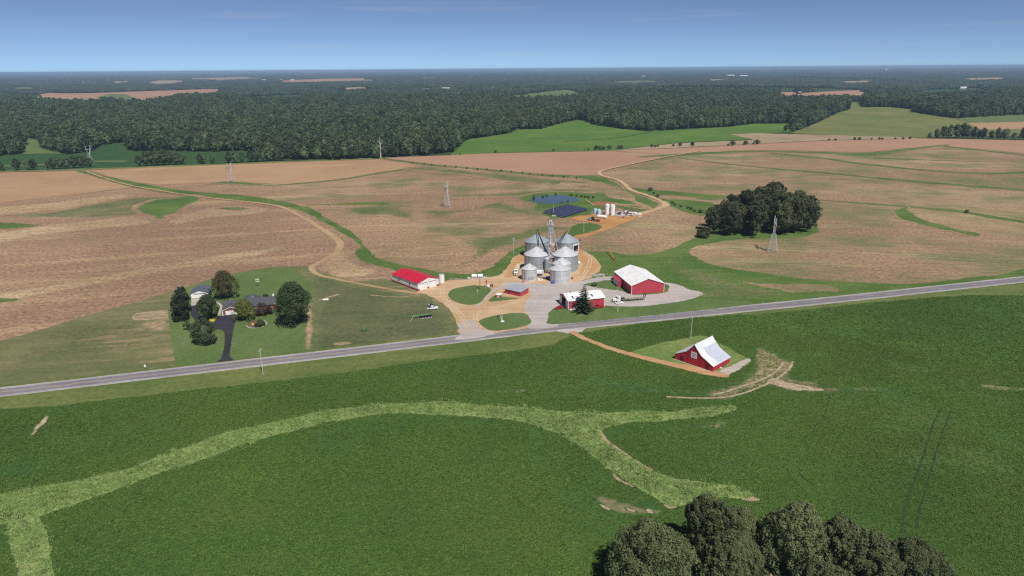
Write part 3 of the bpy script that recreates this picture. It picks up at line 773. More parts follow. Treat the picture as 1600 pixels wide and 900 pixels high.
SO([(1036, 789), (1044, 786), (1056, 792), (1058, 795), (1044, 796)], 14, M['soil'], rag=0.4, step=0.3)
SO([(1158, 779), (1168, 775), (1188, 783), (1180, 785), (1160, 784)], 14, M['soil'], rag=0.4, step=0.3)
SO([(42, 684), (58, 665), (74, 650), (76, 655), (66, 672), (50, 688)], 14, M['soil_soft'], rag=1.0, step=0.4, feather=2)
SO([(957, 740), (968, 750), (990, 762), (985, 762), (964, 752)], 14, M['soil'], rag=0.3, step=0.3)
for q in ([(922, 778), (935, 786), (958, 799), (952, 800), (932, 790)], [(975, 795), (990, 798), (1000, 803), (990, 804), (978, 799)], [(1008, 798), (1018, 799), (1022, 805), (1012, 804)]):
    SO(q, 14, M['soil_soft'], rag=0.6, step=0.3, feather=1.2)
th = mat_soft('thin_crop', lambda b: c_grass(b, a=(0.15, 0.145, 0.07), y=(0.25, 0.21, 0.115), dry=(0.36, 0.28, 0.17), dry_amt=0.8, speck=1.2), lambda b: c_grass(b, a=(0.04, 0.095, 0.024), y=(0.065, 0.12, 0.028), dry_amt=0.0, speck=1.2), 0.09, 0.22)
THINP = []
TH = lambda *a, **k: patch('thin_crop', *a, lift=LFT, keep=THINP, **k)
TH([(1095, 612), (1140, 602), (1165, 588), (1172, 572), (1170, 555), (1190, 545), (1225, 560), (1245, 572), (1240, 590), (1280, 598), (1300, 606), (1420, 604), (1480, 606), (1420, 613), (1300, 617), (1240, 615), (1205, 605), (1150, 622), (1110, 628)], 9, th, feather=7, rag=2, step=0.6)
TH([(1065, 668), (1090, 660), (1130, 656), (1140, 668), (1120, 678), (1080, 672)], 9, th, feather=7, rag=2, step=0.6)
TH([(1530, 602), (1590, 606), (1640, 612), (1590, 614), (1545, 609)], 9, th, feather=4, rag=1.5, step=0.6)
TH([(920, 590), (1000, 600), (1100, 612), (1110, 620), (1000, 615), (930, 602)], 8, th, feather=10, rag=3, step=0.8)
TH([(915, 768), (940, 775), (1000, 790), (1040, 800), (1030, 808), (960, 803)], 8, th, feather=4, rag=1.5, step=0.5)
TH([(745, 613), (800, 608), (850, 612), (800, 618)], 8, th, feather=6, rag=2, step=0.6)
SO([(1196, 598), (1215, 591), (1240, 600), (1290, 611), (1265, 614), (1230, 610)], 15, M['soil_soft'], rag=1.0, step=0.5, feather=2.5)
for q in ([(1112, 618.5), (1135, 614), (1160, 605), (1185, 597), (1204, 588), (1219, 576), (1224, 567)], [(1040, 622), (1090, 624), (1130, 623), (1162, 616), (1200, 601), (1222, 588), (1235, 575), (1238, 566)]):
    strip('wheel_track', q, 1.3, 17, M['soil_soft'], rag=0.25, step=0.4, lift=LFT, feather=0.6, keep=BARE)
for q in ([(1470, 640), (1459, 662), (1448, 695), (1437, 730), (1424, 765), (1413, 800), (1408, 835)], [(1487, 640), (1476, 668), (1466, 695), (1455, 735), (1445, 770), (1434, 810), (1432, 830)],
          [(1300, 596), (1290, 645), (1275, 665), (1256, 690)], [(1230, 735), (1236, 748), (1250, 762), (1262, 775)], [(1248, 735), (1252, 746), (1270, 760)]):
    strip('wheel_track', q, 0.5 if q[0][0] > 1400 else 0.26, 16, M['soy_gap'], rag=0.25, step=0.35, lift=LFT, keep=BARE)

# ------------------------------------------------------------------ road and farmyard
strip('shoulder', ROAD, 9.6, 10, M['shoulder'], rag=0.25, step=1.2)
strip('road', ROAD, 7.8, 11, M['asphalt'], rag=0)
RW = np.array([G(a, b)[:2] for a, b in ROAD])
RWd = np.array(catmull([tuple(q) for q in RW], 8, False))
tR = np.gradient(RWd, axis=0); tR /= np.linalg.norm(tR, axis=1)[:, None]
nR = np.stack([-tR[:, 1], tR[:, 0]], 1)
def offset_line(name, off, w, mat, a=0, b=None):
    return strip(name, [tuple(q) for q in (RWd + nR * off)[a:b]], w, 12, mat, smooth=0, rag=0, world=True)
for o_ in (3.35, -3.35): offset_line('edge_line', o_, 0.22, M['line_white'])
for o_ in (0.22, -0.22): offset_line('centre_line', o_, 0.16, M['line_yellow'], 0, 66)
L = np.r_[0, np.cumsum(np.linalg.norm(np.diff(RWd, axis=0), axis=1))]
k = L[66]
mb = MB()
while k < L[-1] - 6:
    p = [np.interp(k, L, RWd[:, i]) for i in (0, 1)]; q = [np.interp(k + 3.5, L, RWd[:, i]) for i in (0, 1)]
    d = np.array(q) - p; d /= np.linalg.norm(d); nn = np.array([-d[1], d[0]]) * 0.13
    z = float(zoff(12, *p))
    mb.add([(p[0] - nn[0], p[1] - nn[1], z), (q[0] - nn[0], q[1] - nn[1], z), (q[0] + nn[0], q[1] + nn[1], z), (p[0] + nn[0], p[1] + nn[1], z)], [(0, 1, 2, 3)])
    k += 12
o = mb.build('centre_dashes', M['line_yellow']); o['kind'] = 'structure'

patch('dirt_yard', [(748, 524), (717, 520.5), (716, 510), (710, 497), (697, 479), (680, 467), (664, 460), (652, 457), (660, 451), (686, 446), (697, 439), (715, 437), (729, 437), (757, 434), (780, 430), (797, 413), (800, 404), (816, 395), (850, 380), (900, 384), (908, 391), (925, 399), (938, 413), (937, 423), (923, 434), (905, 441), (880, 450), (850, 460), (830, 475), (826, 495), (830, 512), (800, 516)], 12, M['dirt_tan'], smooth=3, rag=0.7)
patch('orange_ground', [(795, 416), (812, 398), (850, 384), (900, 387), (916, 396), (932, 410), (932, 422), (914, 432), (900, 430), (905, 408), (860, 400), (815, 410), (806, 428), (790, 434)], 13, mat_soft('orange_soil', lambda b: c_stubble(b, weeds=-2, base=(0.46, 0.26, 0.115), straw=(0.46, 0.29, 0.14), brown=(0.40, 0.21, 0.085), speck=0.4), lambda b: c_stubble(b, weeds=-2, base=(0.44, 0.29, 0.155), straw=(0.47, 0.31, 0.17), brown=(0.40, 0.25, 0.13), speck=0.3), 0.1, 0.3), feather=6, rag=1.5)
patch('gravel_yard', [(828, 514), (826, 505), (827, 496), (818, 483), (822, 473), (829, 461), (826, 451), (800, 446), (780, 446), (800, 440), (850, 444), (895, 442), (925, 435), (954, 432), (956, 437), (930, 441), (912, 445), (930, 449), (948, 452), (972, 455), (990, 461), (1037, 458), (1046, 448), (1038, 442), (1060, 445), (1078, 453), (1098, 458), (1086, 466), (1060, 472), (1000, 479), (960, 479), (930, 482), (885, 480), (864, 483), (857, 494), (862, 502), (872, 510)], 14, M['gravel'], smooth=3, rag=0.5)
patch('gravel_apron', [(712, 532), (719, 521), (716, 508), (728, 500), (742, 503), (752, 514), (772, 523)], 15, M['gravel'], smooth=3, rag=0.7)
strip('gravel_lane', [(828, 449), (795, 447), (775, 452), (757, 466), (745, 482)], [3.5, 3, 2.4, 2.0, 1.6], 15, M['gravel'], rag=0.4)
for q in ([(735, 519), (722, 495), (700, 473), (690, 460), (697, 447), (720, 440), (770, 436)], [(750, 512), (742, 495), (750, 488), (780, 480), (815, 470)], [(905, 440), (918, 420), (922, 405), (912, 395)], [(912, 437), (900, 424), (897, 414)]):
    for off_ in (-0.9, 0.9):
        C_ = np.array(catmull([tuple(G(*p_)[:2]) for p_ in q], 6, False)); t_ = np.gradient(C_, axis=0); t_ /= np.linalg.norm(t_, axis=1)[:, None]
        strip('wheel_rut', [tuple(v_) for v_ in C_ + np.stack([-t_[:, 1], t_[:, 0]], 1) * off_], 0.8, 16, M['rut'], smooth=0, rag=0.35, feather=0.7, world=True)
Ln = lambda *a, **k: patch('lawn', *a, **k)
Ln([(700, 461), (706, 453), (725, 448), (745, 446), (762, 449), (768, 454), (758, 464), (752, 472), (741, 476), (725, 476), (708, 470)], 17, M['lawn'], rag=0.3)
Ln([(763, 471), (776, 460), (786, 464), (811, 466), (800, 468), (780, 470.5)], 17, M['lawn'], smooth=3, rag=0.25)
Ln([(748, 503), (762, 496), (790, 490.5), (818, 489.5), (827, 497), (829, 505), (815, 511), (781, 517), (762, 515)], 17, M['lawn'], smooth=3, rag=0.3)
Ln([(864, 507), (857, 497), (859, 487), (874, 484), (910, 483), (945, 478), (965, 479), (1000, 479), (1060, 472.5), (1086, 466.5), (1130, 468), (1180, 474), (1100, 484.5), (980, 497)], 17, M['lawn'], smooth=3, rag=0.4)
Ln([(914, 444.5), (936, 440), (953, 439), (972, 453.5), (950, 452), (930, 449)], 17, M['lawn'], smooth=3, rag=0.4)
strip('dirt_lane', [(893, 520), (915, 531), (935, 539), (960, 548), (1010, 562), (1060, 573), (1105, 583), (1138, 589)], [3.5, 3.2, 3.2, 3.4, 4, 4.5, 6, 4], 15, M['dirt_tan'], rag=0.4, lift=LFT, keep=BARE)
bpy.data.objects['dirt_lane.002'].data.materials[0] = mat_dirt('orange_lane', (0.46, 0.29, 0.16), (0.42, 0.24, 0.12))
patch('gravel_apron', [(868, 517), (895, 514), (915, 512), (910, 520), (925, 528), (905, 527), (890, 522)], 15, M['gravel'], rag=0.4)
patch('barn_yard', [(985, 552), (1008, 545), (1030, 538), (1066, 531), (1100, 526), (1130, 540), (1150, 552), (1172, 566), (1158, 576), (1140, 586), (1105, 580), (1060, 571), (1010, 560)], 14, M['verge'], smooth=2, rag=0.6, lift=LFT, keep=BARE)
bpy.data.objects['barn_yard'].data.materials[0] = mat_grass('barn_grass', a=(0.12, 0.185, 0.045), y=(0.19, 0.22, 0.075), dry=(0.24, 0.22, 0.1), dry_amt=0.3)
patch('gravel_apron', [(1138, 587), (1124, 582), (1140, 574), (1160, 566), (1168, 562), (1173, 566), (1158, 577)], 16, M['concrete'], smooth=2, rag=0.5, lift=LFT, keep=BARE)
# house drives, paths, beds
patch('driveway', [(338, 566), (345, 561), (350, 545), (351, 530), (349, 517), (336, 514), (325, 512), (308, 503), (298, 492), (299, 478), (309, 477), (310, 490), (317, 498), (333, 505), (340, 496), (350, 493.5), (370, 491.5), (367, 505), (364, 520), (360, 545), (359, 558), (366, 563)], 12, M['drive'], smooth=2, rag=0.05)
patch('concrete_pad', [(299, 467.5), (323, 466), (320, 471), (311, 477), (299, 478)], 13, M['concrete'], smooth=0, rag=0)
strip('footpath', [(342, 494), (344, 486), (346, 479), (340, 473), (332, 471)], 1.2, 13, M['concrete'], rag=0)
patch('flower_bed', [(385, 508), (390, 503), (400, 500), (413, 501), (417, 505), (410, 510), (398, 512.5), (388, 511.5)], 13, M['bed'], rag=0.2)
strip('bed_edging', [(385, 508), (388, 511.5), (398, 513), (410, 510.5), (417, 505), (412, 501)], 0.5, 14, M['concrete'], rag=0)
patch('mulch_bed', [(424, 478), (428, 474), (434, 476), (437, 480), (430, 482.5), (424, 483)], 13, M['mulch'], rag=0.2)
patch('garden_row', [(208, 500), (207, 493), (214, 489), (262, 483.5), (263, 497), (230, 500)], 9, M['dirt_track'], smooth=0, rag=0.5)
bpy.data.objects['garden_row'].data.materials[0] = mat_stubble('garden_soil', ang=R(9), weeds=0.2, base=(0.27, 0.2, 0.125), straw=(0.40, 0.31, 0.2), brown=(0.10, 0.085, 0.05), straw_amt=1.0)
# solar yard and tracks
patch('orange_yard', [(894, 340), (907, 337), (926, 336), (950, 337), (975, 337), (995, 335), (1010, 331.5), (1012, 335), (985, 345), (970, 351), (955, 356.5), (932, 364.5), (915, 370), (902, 372), (900, 368), (922, 364), (934, 360), (941, 356), (940, 352.5), (930, 349), (917, 346), (902, 344.5)], 10, M['dirt_orange'], smooth=2, rag=1.2)
strip('dirt_track', [(990, 337), (1010, 332), (1030, 326), (1040, 321.5), (1036, 316), (1012, 306), (986, 297.5), (977, 289.5), (964, 281.5), (942, 275.5), (936, 271.5), (946, 266), (1000, 254.5), (1050, 244.5), (1095, 237)], [6, 6.5, 6.5, 7, 6, 5, 5, 5, 5, 5, 5, 4, 3.5, 3.5, 3], 11, M['dirt_tan'], rag=0.6)
strip('dirt_track', [(135, 269), (165, 279.5), (200, 289.5), (250, 298.5), (300, 306.5), (360, 313), (410, 318.5), (440, 324), (470, 338), (500, 356), (520, 369), (532, 381), (526, 394), (507, 406), (490, 415), (487, 421), (500, 430), (530, 437), (560, 443), (610, 452), (655, 459)], [3, 3, 3, 3.5, 3.5, 4, 4, 4, 4.5, 4.5, 5, 5, 4.5, 4.5, 4, 3.5, 3, 2.6, 2.4, 2.4, 2.6], 9, M['dirt_track'], rag=0.6)
patch('gravel_patch', [(958, 334), (970, 331), (990, 331), (998, 334), (985, 338), (965, 338)], 12, M['gravel'], rag=1)
patch('soil_mound_ground', [(924, 318.5), (935, 315.5), (955, 316), (966, 320), (955, 322.5), (932, 322)], 8, M['dirt_red'], rag=2)
strip('dirt_track', [(960, 317.5), (985, 323.5), (1005, 326.5), (1022, 327)], 2.4, 9, M['dirt_track'], rag=1)
strip('dirt_track', [(915, 312), (923, 317.5), (930, 322)], 1.2, 9, M['dirt_track'], rag=0.4)
patch('pond', [(827, 313.2), (836, 309.5), (848, 307), (862, 305.6), (880, 305.6), (895, 308.5), (905, 311.5), (902, 314.5), (888, 317), (868, 318.6), (850, 318), (836, 316)], 9, M['water'], rag=0.6)

# ------------------------------------------------------------------ distant fields
patch('crop_field', [(-420, 266), (-80, 248), (0, 245), (40, 240), (80, 239), (108, 242), (140, 238), (156, 228), (196, 222), (200, 232), (212, 238), (268, 236), (320, 238), (358, 236), (398, 236), (410, 250), (330, 256.5), (200, 262), (100, 266), (0, 268)], 1, M['far_crop'], smooth=0, rag=2, open_=True)
patch('grass_field', [(16, 217), (30, 214), (62, 219), (62, 231), (80, 236.5), (100, 240.5), (60, 240), (36, 240), (44, 226)], 2, M['far_grass'], smooth=2, open_=True)
strip('grass_strip', [(-60, 262), (60, 258), (140, 253), (200, 252.5)], 16, 3, M['far_grass'], rag=3)
strip('grass_strip', [(-60, 269.5), (100, 266), (330, 257.5), (480, 252), (600, 247.5)], 14, 3, M['hill_grass'], rag=3)
patch('meadow', [(700, 243), (712, 236), (725, 221), (735, 217.5), (800, 208), (806, 202.5), (844, 202), (880, 192.5), (906, 187), (932, 196), (970, 201.5), (1016, 205.5), (1064, 202.5), (1140, 198.5), (1180, 193.5), (1238, 193), (1240, 206), (1150, 211), (1190, 217), (1060, 223), (980, 232), (960, 235), (880, 236.5), (760, 239.5)], 1, M['meadow'], smooth=0, rag=3, open_=True)
strip('field_edge', [(880, 221), (950, 217), (1000, 210), (1016, 206)], 5, 2, M['far_crop'], rag=2)
patch('hill_pasture', [(1234, 208), (1253, 202.5), (1290, 186), (1306, 177.5), (1327, 172), (1327, 160), (1343, 160), (1351, 168), (1390, 167.5), (1427, 171), (1429, 176), (1495, 185.5), (1600, 180), (1800, 178), (1800, 205), (1600, 212), (1448, 214), (1442, 215.5), (1364, 214), (1285, 210.5)], 1, M['hill_grass'], smooth=0, rag=3, open_=True)
patch('grass_field', [(1495, 186), (1540, 180.5), (1600, 179.5), (1800, 177), (1800, 190), (1600, 191), (1520, 191)], 2, M['far_grass'], rag=3)
patch('cut_grain_field', [(1510, 192.5), (1600, 191), (1760, 190), (1760, 202), (1600, 202), (1534, 203)], 2, M['stubble_tan'], smooth=0, rag=3)
patch('cut_grain_field', [(1140, 210), (1180, 208.5), (1285, 211), (1416, 215), (1440, 217), (1300, 219), (1180, 225), (1060, 231), (960, 235), (1060, 224), (1180, 219)], 2, M['stubble_pale'], smooth=0, rag=3, open_=True)
for q in ([(676, 168), (698, 164.5), (716, 166.5), (700, 169.5)], [(802, 169.5), (838, 164.5), (846, 167), (818, 171.5)], [(70, 187), (92, 182.5), (104, 185), (86, 189)], [(505, 139), (560, 136), (600, 138), (540, 141)],
          [(930, 128), (1010, 126), (1060, 128), (980, 130.5)], [(1280, 129), (1350, 126.5), (1400, 128), (1330, 131)], [(0, 139), (40, 136), (80, 138), (30, 141)], [(1480, 124), (1560, 121.5), (1600, 123.5), (1520, 126)]):
    patch('grass_field', q, 2, M[('far_grass', 'stubble_pale')[len(OPEN) % 2]], smooth=0, rag=6, open_=True)
OPEN.append([(640, 247), (700, 238), (960, 230), (1140, 210), (1448, 206), (1800, 200), (1800, 240), (960, 245), (640, 256)])
patch('cut_grain_field', [(1196, 151), (1219, 150), (1219, 144.5), (1240, 144.5), (1250, 146), (1323, 142), (1361, 141), (1346, 152.5), (1300, 154), (1243, 153.5)], 2, M['stubble_pink'], smooth=0, rag=6, open_=True)
patch('crop_field', [(1411, 147.5), (1437, 141), (1547, 139), (1570, 142), (1500, 146), (1440, 149)], 2, M['far_crop'], smooth=0, rag=6, open_=True)
patch('cut_grain_field', [(1416, 145), (1425, 140.3), (1437, 140.3), (1430, 143)], 3, M['stubble_pink'], smooth=0, rag=6, open_=True)
patch('cut_grain_field', [(62, 145), (100, 146.5), (144, 146), (256, 142), (330, 139.5), (362, 140.5), (340, 146), (300, 148), (280, 150.5), (240, 158.5), (215, 158), (140, 154), (66, 153)], 2, M['stubble_pink'], smooth=0, rag=6, open_=True)
patch('grass_field', [(150, 153), (172, 147.5), (196, 147.5), (205, 152), (212, 157), (170, 156)], 3, M['far_grass'], smooth=0, rag=6)
patch('cut_grain_field', [(30, 153), (66, 151.5), (140, 154.5), (215, 158.5), (260, 158.5), (215, 161.5), (110, 159), (60, 157)], 2, M['stubble_pale'], smooth=0, rag=6, open_=True)
patch('grass_field', [(365, 152.5), (430, 149), (472, 148.5), (480, 153), (430, 155), (380, 155)], 2, M['far_crop'], smooth=0, rag=6, open_=True)
patch('grass_field', [(770, 155), (821, 147), (888, 139.5), (919, 148.5), (868, 153.5), (820, 155)], 2, M['far_grass'], smooth=0, rag=6, open_=True)
patch('grass_field', [(672, 155), (700, 149), (719, 147), (724, 151), (690, 155)], 2, M['far_grass'], smooth=0, rag=6, open_=True)
for q, mt in (([(436, 126.5), (500, 123.5), (582, 122.5), (588, 126.5), (500, 128.5), (440, 129.5)], 'stubble_pink'), ([(168, 129), (195, 126), (212, 128), (180, 131.5)], 'stubble_pale'), ([(225, 131), (240, 126.5), (285, 125.5), (290, 128.5), (255, 132.5)], 'stubble_pale'),
              ([(270, 124.5), (330, 122), (400, 120.5), (412, 123.5), (340, 126)], 'stubble_pale'), ([(640, 122), (690, 120.5), (700, 122), (650, 124)], 'far_grass'), ([(745, 122.5), (780, 120.5), (785, 122), (750, 124)], 'far_grass'), ([(1100, 125), (1150, 123), (1155, 124.5), (1105, 127)], 'stubble_pale')):
    patch('far_field', q, 2, M[mt], smooth=0, rag=15, open_=True)
# ------------------------------------------------------------------ trees
ICO = bmesh.new(); bmesh.ops.create_icosphere(ICO, subdivisions=2, radius=1.0)
ICO_V = np.array([v.co[:] for v in ICO.verts]); ICO_F = np.array([[v.index for v in f.verts] for f in ICO.faces]); ICO.free()
ICO1 = bmesh.new(); bmesh.ops.create_icosphere(ICO1, subdivisions=1, radius=1.0)
ICO1_V = np.array([v.co[:] for v in ICO1.verts]); ICO1_F = np.array([[v.index for v in f.verts] for f in ICO1.faces]); ICO1.free()
PROF = {
    'oak': [(0.0, 0.55), (0.12, 0.85), (0.35, 1.0), (0.6, 0.9), (0.8, 0.65), (0.93, 0.35), (1.0, 0.08)],
    'oval': [(0.0, 0.5), (0.15, 0.85), (0.35, 1.0), (0.6, 0.86), (0.82, 0.52), (1.0, 0.1)],
    'column': [(0.0, 0.8), (0.1, 0.97), (0.3, 1.0), (0.6, 0.88), (0.82, 0.62), (1.0, 0.12)],
    'ball': [(0.0, 0.6), (0.25, 0.95), (0.5, 1.0), (0.75, 0.8), (1.0, 0.15)],
}
def crown_arrays(rng, shape, hgt, rad, n_cl, per, leaf, z0=0.0, cl_r=0.3, core=0.72, irregular=0.18, spike=1.0, loose=(0.72, 1.0)):
    pr = np.array(PROF[shape])
    V = []; F = []; T = []
    # lobes: bumps in the outline
    lob = rng.normal(size=(5, 3)); lob /= np.linalg.norm(lob, axis=1)[:, None]
    def radius(t, az):
        r = np.interp(t, pr[:, 0], pr[:, 1]) * rad
        d = np.stack([np.cos(az), np.sin(az), 2 * t - 1], -1)
        b = np.zeros_like(az)
        for i, l in enumerate(lob): b = b + np.maximum(0, d @ l) ** 3 * (1 if i % 2 else -1)
        return r * (1 + irregular * b)
    # core: inner mass of foliage, its low tone paints the shade inside the crown
    if core:
        v = ICO_V.copy()
        t = (v[:, 2] + 1) / 2; az = np.arctan2(v[:, 1], v[:, 0])
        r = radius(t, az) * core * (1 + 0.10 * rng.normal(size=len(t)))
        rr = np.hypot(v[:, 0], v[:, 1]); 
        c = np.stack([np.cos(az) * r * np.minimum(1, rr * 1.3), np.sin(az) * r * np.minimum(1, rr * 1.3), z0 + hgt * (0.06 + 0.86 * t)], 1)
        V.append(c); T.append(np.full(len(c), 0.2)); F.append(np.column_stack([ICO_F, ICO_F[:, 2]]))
    off = len(V[0]) if V else 0
    # clumps
    t = np.sqrt(rng.uniform(0.0, 1, n_cl)) if shape not in ('column', 'ball') else rng.uniform(0, 1, n_cl)
    t = 0.03 + 0.94 * t
    az = rng.uniform(0, 2 * np.pi, n_cl)
    r = radius(t, az) * rng.uniform(*loose, n_cl)
    C = np.stack([np.cos(az) * r, np.sin(az) * r, z0 + hgt * t], 1)
    out = np.stack([np.cos(az) * np.interp(t, pr[:, 0], pr[:, 1]), np.sin(az) * np.interp(t, pr[:, 0], pr[:, 1]), (t - 0.35) * 1.4], 1)
    out /= np.linalg.norm(out, axis=1)[:, None] + 1e-6
    cr = rad * cl_r * rng.uniform(0.7, 1.25, n_cl)
    tone = np.clip(rng.normal(0.5, 0.28, n_cl), 0, 1)
    N = n_cl * per
    ci = np.repeat(np.arange(n_cl), per)
    d = rng.normal(size=(N, 3)); d /= np.linalg.norm(d, axis=1)[:, None]
    d = d + out[ci] * 0.55; d /= np.linalg.norm(d, axis=1)[:, None]
    P = C[ci] + d * (cr[ci] * rng.uniform(0.75, 1.08, N))[:, None] * np.array([1, 1, spike])
    nrm = d + rng.normal(size=(N, 3)) * 0.45; nrm /= np.linalg.norm(nrm, axis=1)[:, None]
    a = np.cross(nrm, rng.normal(size=(N, 3))); a /= np.linalg.norm(a, axis=1)[:, None] + 1e-9
    b = np.cross(nrm, a)
    s = leaf * rng.uniform(0.6, 1.3, N)[:, None]
    q = np.stack([P - a * s, P + b * s * 0.7, P + a * s, P - b * s * 0.7], 1).reshape(-1, 3)
    V.append(q); T.append(np.repeat(np.clip(tone[ci] + rng.normal(0, 0.12, N), 0, 1), 4))
    F.append(np.arange(N * 4).reshape(-1, 4) + off)
    return np.vstack(V), F, np.concatenate(T)
def mesh_from(name, V, F, T, mat):
    me = bpy.data.meshes.new(name)
    faces = []
    for f in F:
        for q in f.tolist():
            faces.append(q[:3] if q[2] == q[3] else q)
    me.from_pydata(V.tolist(), [], faces)
    at = me.attributes.new('tone', 'FLOAT', 'POINT'); at.data.foreach_set('value', T.astype(np.float32))
    me.materials.append(mat); me.update()
    return me
def crown_mesh(seed, shape, hgt, rad, n_cl, per, leaf, mat, **k):
    rng = np.random.default_rng(seed)
    return mesh_from('crown', *crown_arrays(rng, shape, hgt, rad, n_cl, per, leaf, **k), mat)
def trunk_mesh(hgt, r, limbs, seed, spread, mat):
    rg = random.Random(seed); mb = MB()
    mb.tube((0, 0, -0.3), (0, 0, hgt * 0.55), r, 7, r * 0.6)
    mb.tube((0, 0, hgt * 0.55), (rg.uniform(-.3, .3), rg.uniform(-.3, .3), hgt * 0.9), r * 0.6, 6, r * 0.15)
    for i in range(limbs):
        a = 2 * math.pi * (i + rg.random()) / limbs; z = hgt * rg.uniform(0.25, 0.55)
        mb.tube((0, 0, z), (math.cos(a) * spread, math.sin(a) * spread, z + spread * rg.uniform(0.5, 0.9)), r * 0.4, 5, r * 0.1)
    me = bpy.data.meshes.new('trunk'); me.from_pydata(mb.v, [], mb.f); me.materials.append(mat); me.update()
    return me
def spruce_mesh(seed, hgt, rad, mat):
    rng = np.random.default_rng(seed); V = []; T = []
    n = 0
    for lv in np.linspace(0.04, 0.985, 17):
        R_ = rad * (1 - lv) ** 0.85 * rng.uniform(0.85, 1.1) + 0.15
        nb = max(4, int(9 * (1 - lv) + 4))
        for k in range(nb):
            az = 2 * np.pi * (k + rng.uniform(-.35, .35)) / nb + lv * 20
            L_ = R_ * rng.uniform(0.55, 1.2); tn = np.clip(rng.normal(0.45, 0.25), 0, 1)
            m_ = max(6, int(L_ * 7))
            u = np.linspace(0.15, 1, m_)
            x = u * L_; z = lv * hgt - 0.16 * L_ * u + 0.10 * L_ * u * u
            base = np.stack([np.cos(az) * x, np.sin(az) * x, z], 1)
            side = np.array([-np.sin(az), np.cos(az), 0])
            for p, uu in zip(base, u):
                for sgn in (-1, 1):
                    w = 0.75 * (1.1 - uu) * L_ * 0.22 + 0.2
                    tip = p + side * sgn * w + np.array([np.cos(az), np.sin(az), 0]) * 0.22 + np.array([0, 0, -0.12 + rng.uniform(-.15, .12)])
                    o2 = np.array([np.cos(az), np.sin(az), 0.15]) * 0.22
                    V += [p, p + o2 * 1.3, tip + o2, tip - o2 * 0.4]
                    T += [np.clip(tn * 0.6 + 0.4 * uu, 0, 1)] * 4; n += 1  # sunlit tips and shaded inside painted as tone along each branch
    return mesh_from('crown', np.array(V), [np.arange(n * 4).reshape(-1, 4)], np.array(T), mat)

def tree(name, loc, me_c, me_t, label, cat='tree', group=None, rz=0.0, sc=(1, 1, 1)):
    r = empty(name, loc, rz, label, cat, group); r.scale = sc
    c = link_mesh('crown', me_c, None, r)
    if me_t is not None: link_mesh('trunk', me_t, None, r)
    return r
def px_tree(name, bx, by, wpx, hpx, shape, mat, label, seed, cat='tree', dens=1.0, leaf=0.33, z0f=0.08, trunk=True, group=None, ncl=46, per=60, **k):
    g = G(bx, by); s = pxm(bx, by)
    d = ray(bx, by); cz = math.sqrt(1 - d[2] ** 2)
    h = hpx / s / cz; w = wpx / s
    h = h - w * 0.5 * abs(d[2]) * 0.55 / cz        # the round crown's own depth seen from above
    me = crown_mesh(seed, shape, h * (1 - z0f), w / 2 * 0.92, int(ncl * dens), per, leaf, mat, z0=h * z0f, **k)
    tm = trunk_mesh(h * 0.8, max(0.12, h * 0.018), 5, seed, w * 0.25, M['bark']) if trunk else None
    return tree(name, g, me, tm, label, cat, group)

# --- yard trees
px_tree('evergreen_tree', 288, 488, 23, 42, 'column', M['leaf_dark'], 'dark columnar evergreen standing behind its taller looking twin, left of the detached garage', 1, ncl=70, leaf=0.3)
px_tree('evergreen_tree', 283, 501, 27, 43, 'column', M['leaf_dark'], 'dark dense evergreen at the left end of the house lawn, nearer of two', 2, ncl=80, leaf=0.3)
px_tree('maple_tree', 353, 467, 37, 44, 'oval', M['leaf_olive'], 'bronze green rounded tree behind the house, right of the detached garage', 3, ncl=80, leaf=0.32)
px_tree('maple_tree', 326, 500, 31, 41, 'oval', M['leaf_green'], 'dark green tree between the two branches of the blacktop driveway', 4, ncl=70, leaf=0.32)
px_tree('maple_tree', 318.5, 537, 36, 40, 'ball', M['leaf_green'], 'dark green low round tree on the lawn left of the driveway, nearest the road', 5, ncl=80, leaf=0.3)
px_tree('sapling', 295, 516, 15, 16, 'ball', M['leaf_pale'], 'small pale open tree beside the dark round tree on the lawn', 6, ncl=16, per=34, core=0.35, leaf=0.26)
px_tree('maple_tree', 383, 501, 30, 34, 'oak', M['leaf_yellow'], 'yellow green tree in front of the brick house', 7, ncl=70, leaf=0.3)
px_tree('purple_shrub', 412, 491, 27, 18, 'ball', M['leaf_purple'], 'wide purple brown shrub against the front of the brick house', 8, cat='shrub', ncl=36, leaf=0.25, trunk=False, z0f=0.0)
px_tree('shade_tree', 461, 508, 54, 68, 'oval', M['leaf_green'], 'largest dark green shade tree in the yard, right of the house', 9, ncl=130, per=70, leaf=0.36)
px_tree('round_shrub', 407.5, 510, 13, 11, 'ball', M['leaf_green'], 'clipped round shrub in the island flower bed', 10, cat='shrub', ncl=20, leaf=0.2, trunk=False, z0f=0.0)
px_tree('purple_shrub', 402.5, 511, 9, 7, 'ball', M['leaf_purple'], 'small purple shrub in the island flower bed', 11, cat='shrub', ncl=14, leaf=0.2, trunk=False, z0f=0.0)
px_tree('round_shrub', 414.5, 468, 10, 9, 'ball', M['leaf_dark'], 'dark shrub behind the ridge of the brick house', 12, cat='shrub', ncl=16, leaf=0.25, trunk=False, z0f=0.0)
px_tree('round_shrub', 328, 461, 8, 12, 'ball', M['leaf_dark'], 'dark shrub at the right back corner of the detached garage', 13, cat='shrub', ncl=16, leaf=0.25, trunk=False, z0f=0.0)
px_tree('flower_clump', 331, 502, 10, 3.5, 'ball', M['flower'], 'yellow flowers at the inner edge of the blacktop driveway', 14, cat='flowers', ncl=12, per=40, leaf=0.15, trunk=False, z0f=0.0)
px_tree('flower_clump', 395, 508, 6, 3.5, 'ball', M['flower'], 'yellow flowers in the island flower bed', 15, cat='flowers', ncl=10, per=40, leaf=0.12, trunk=False, z0f=0.0)
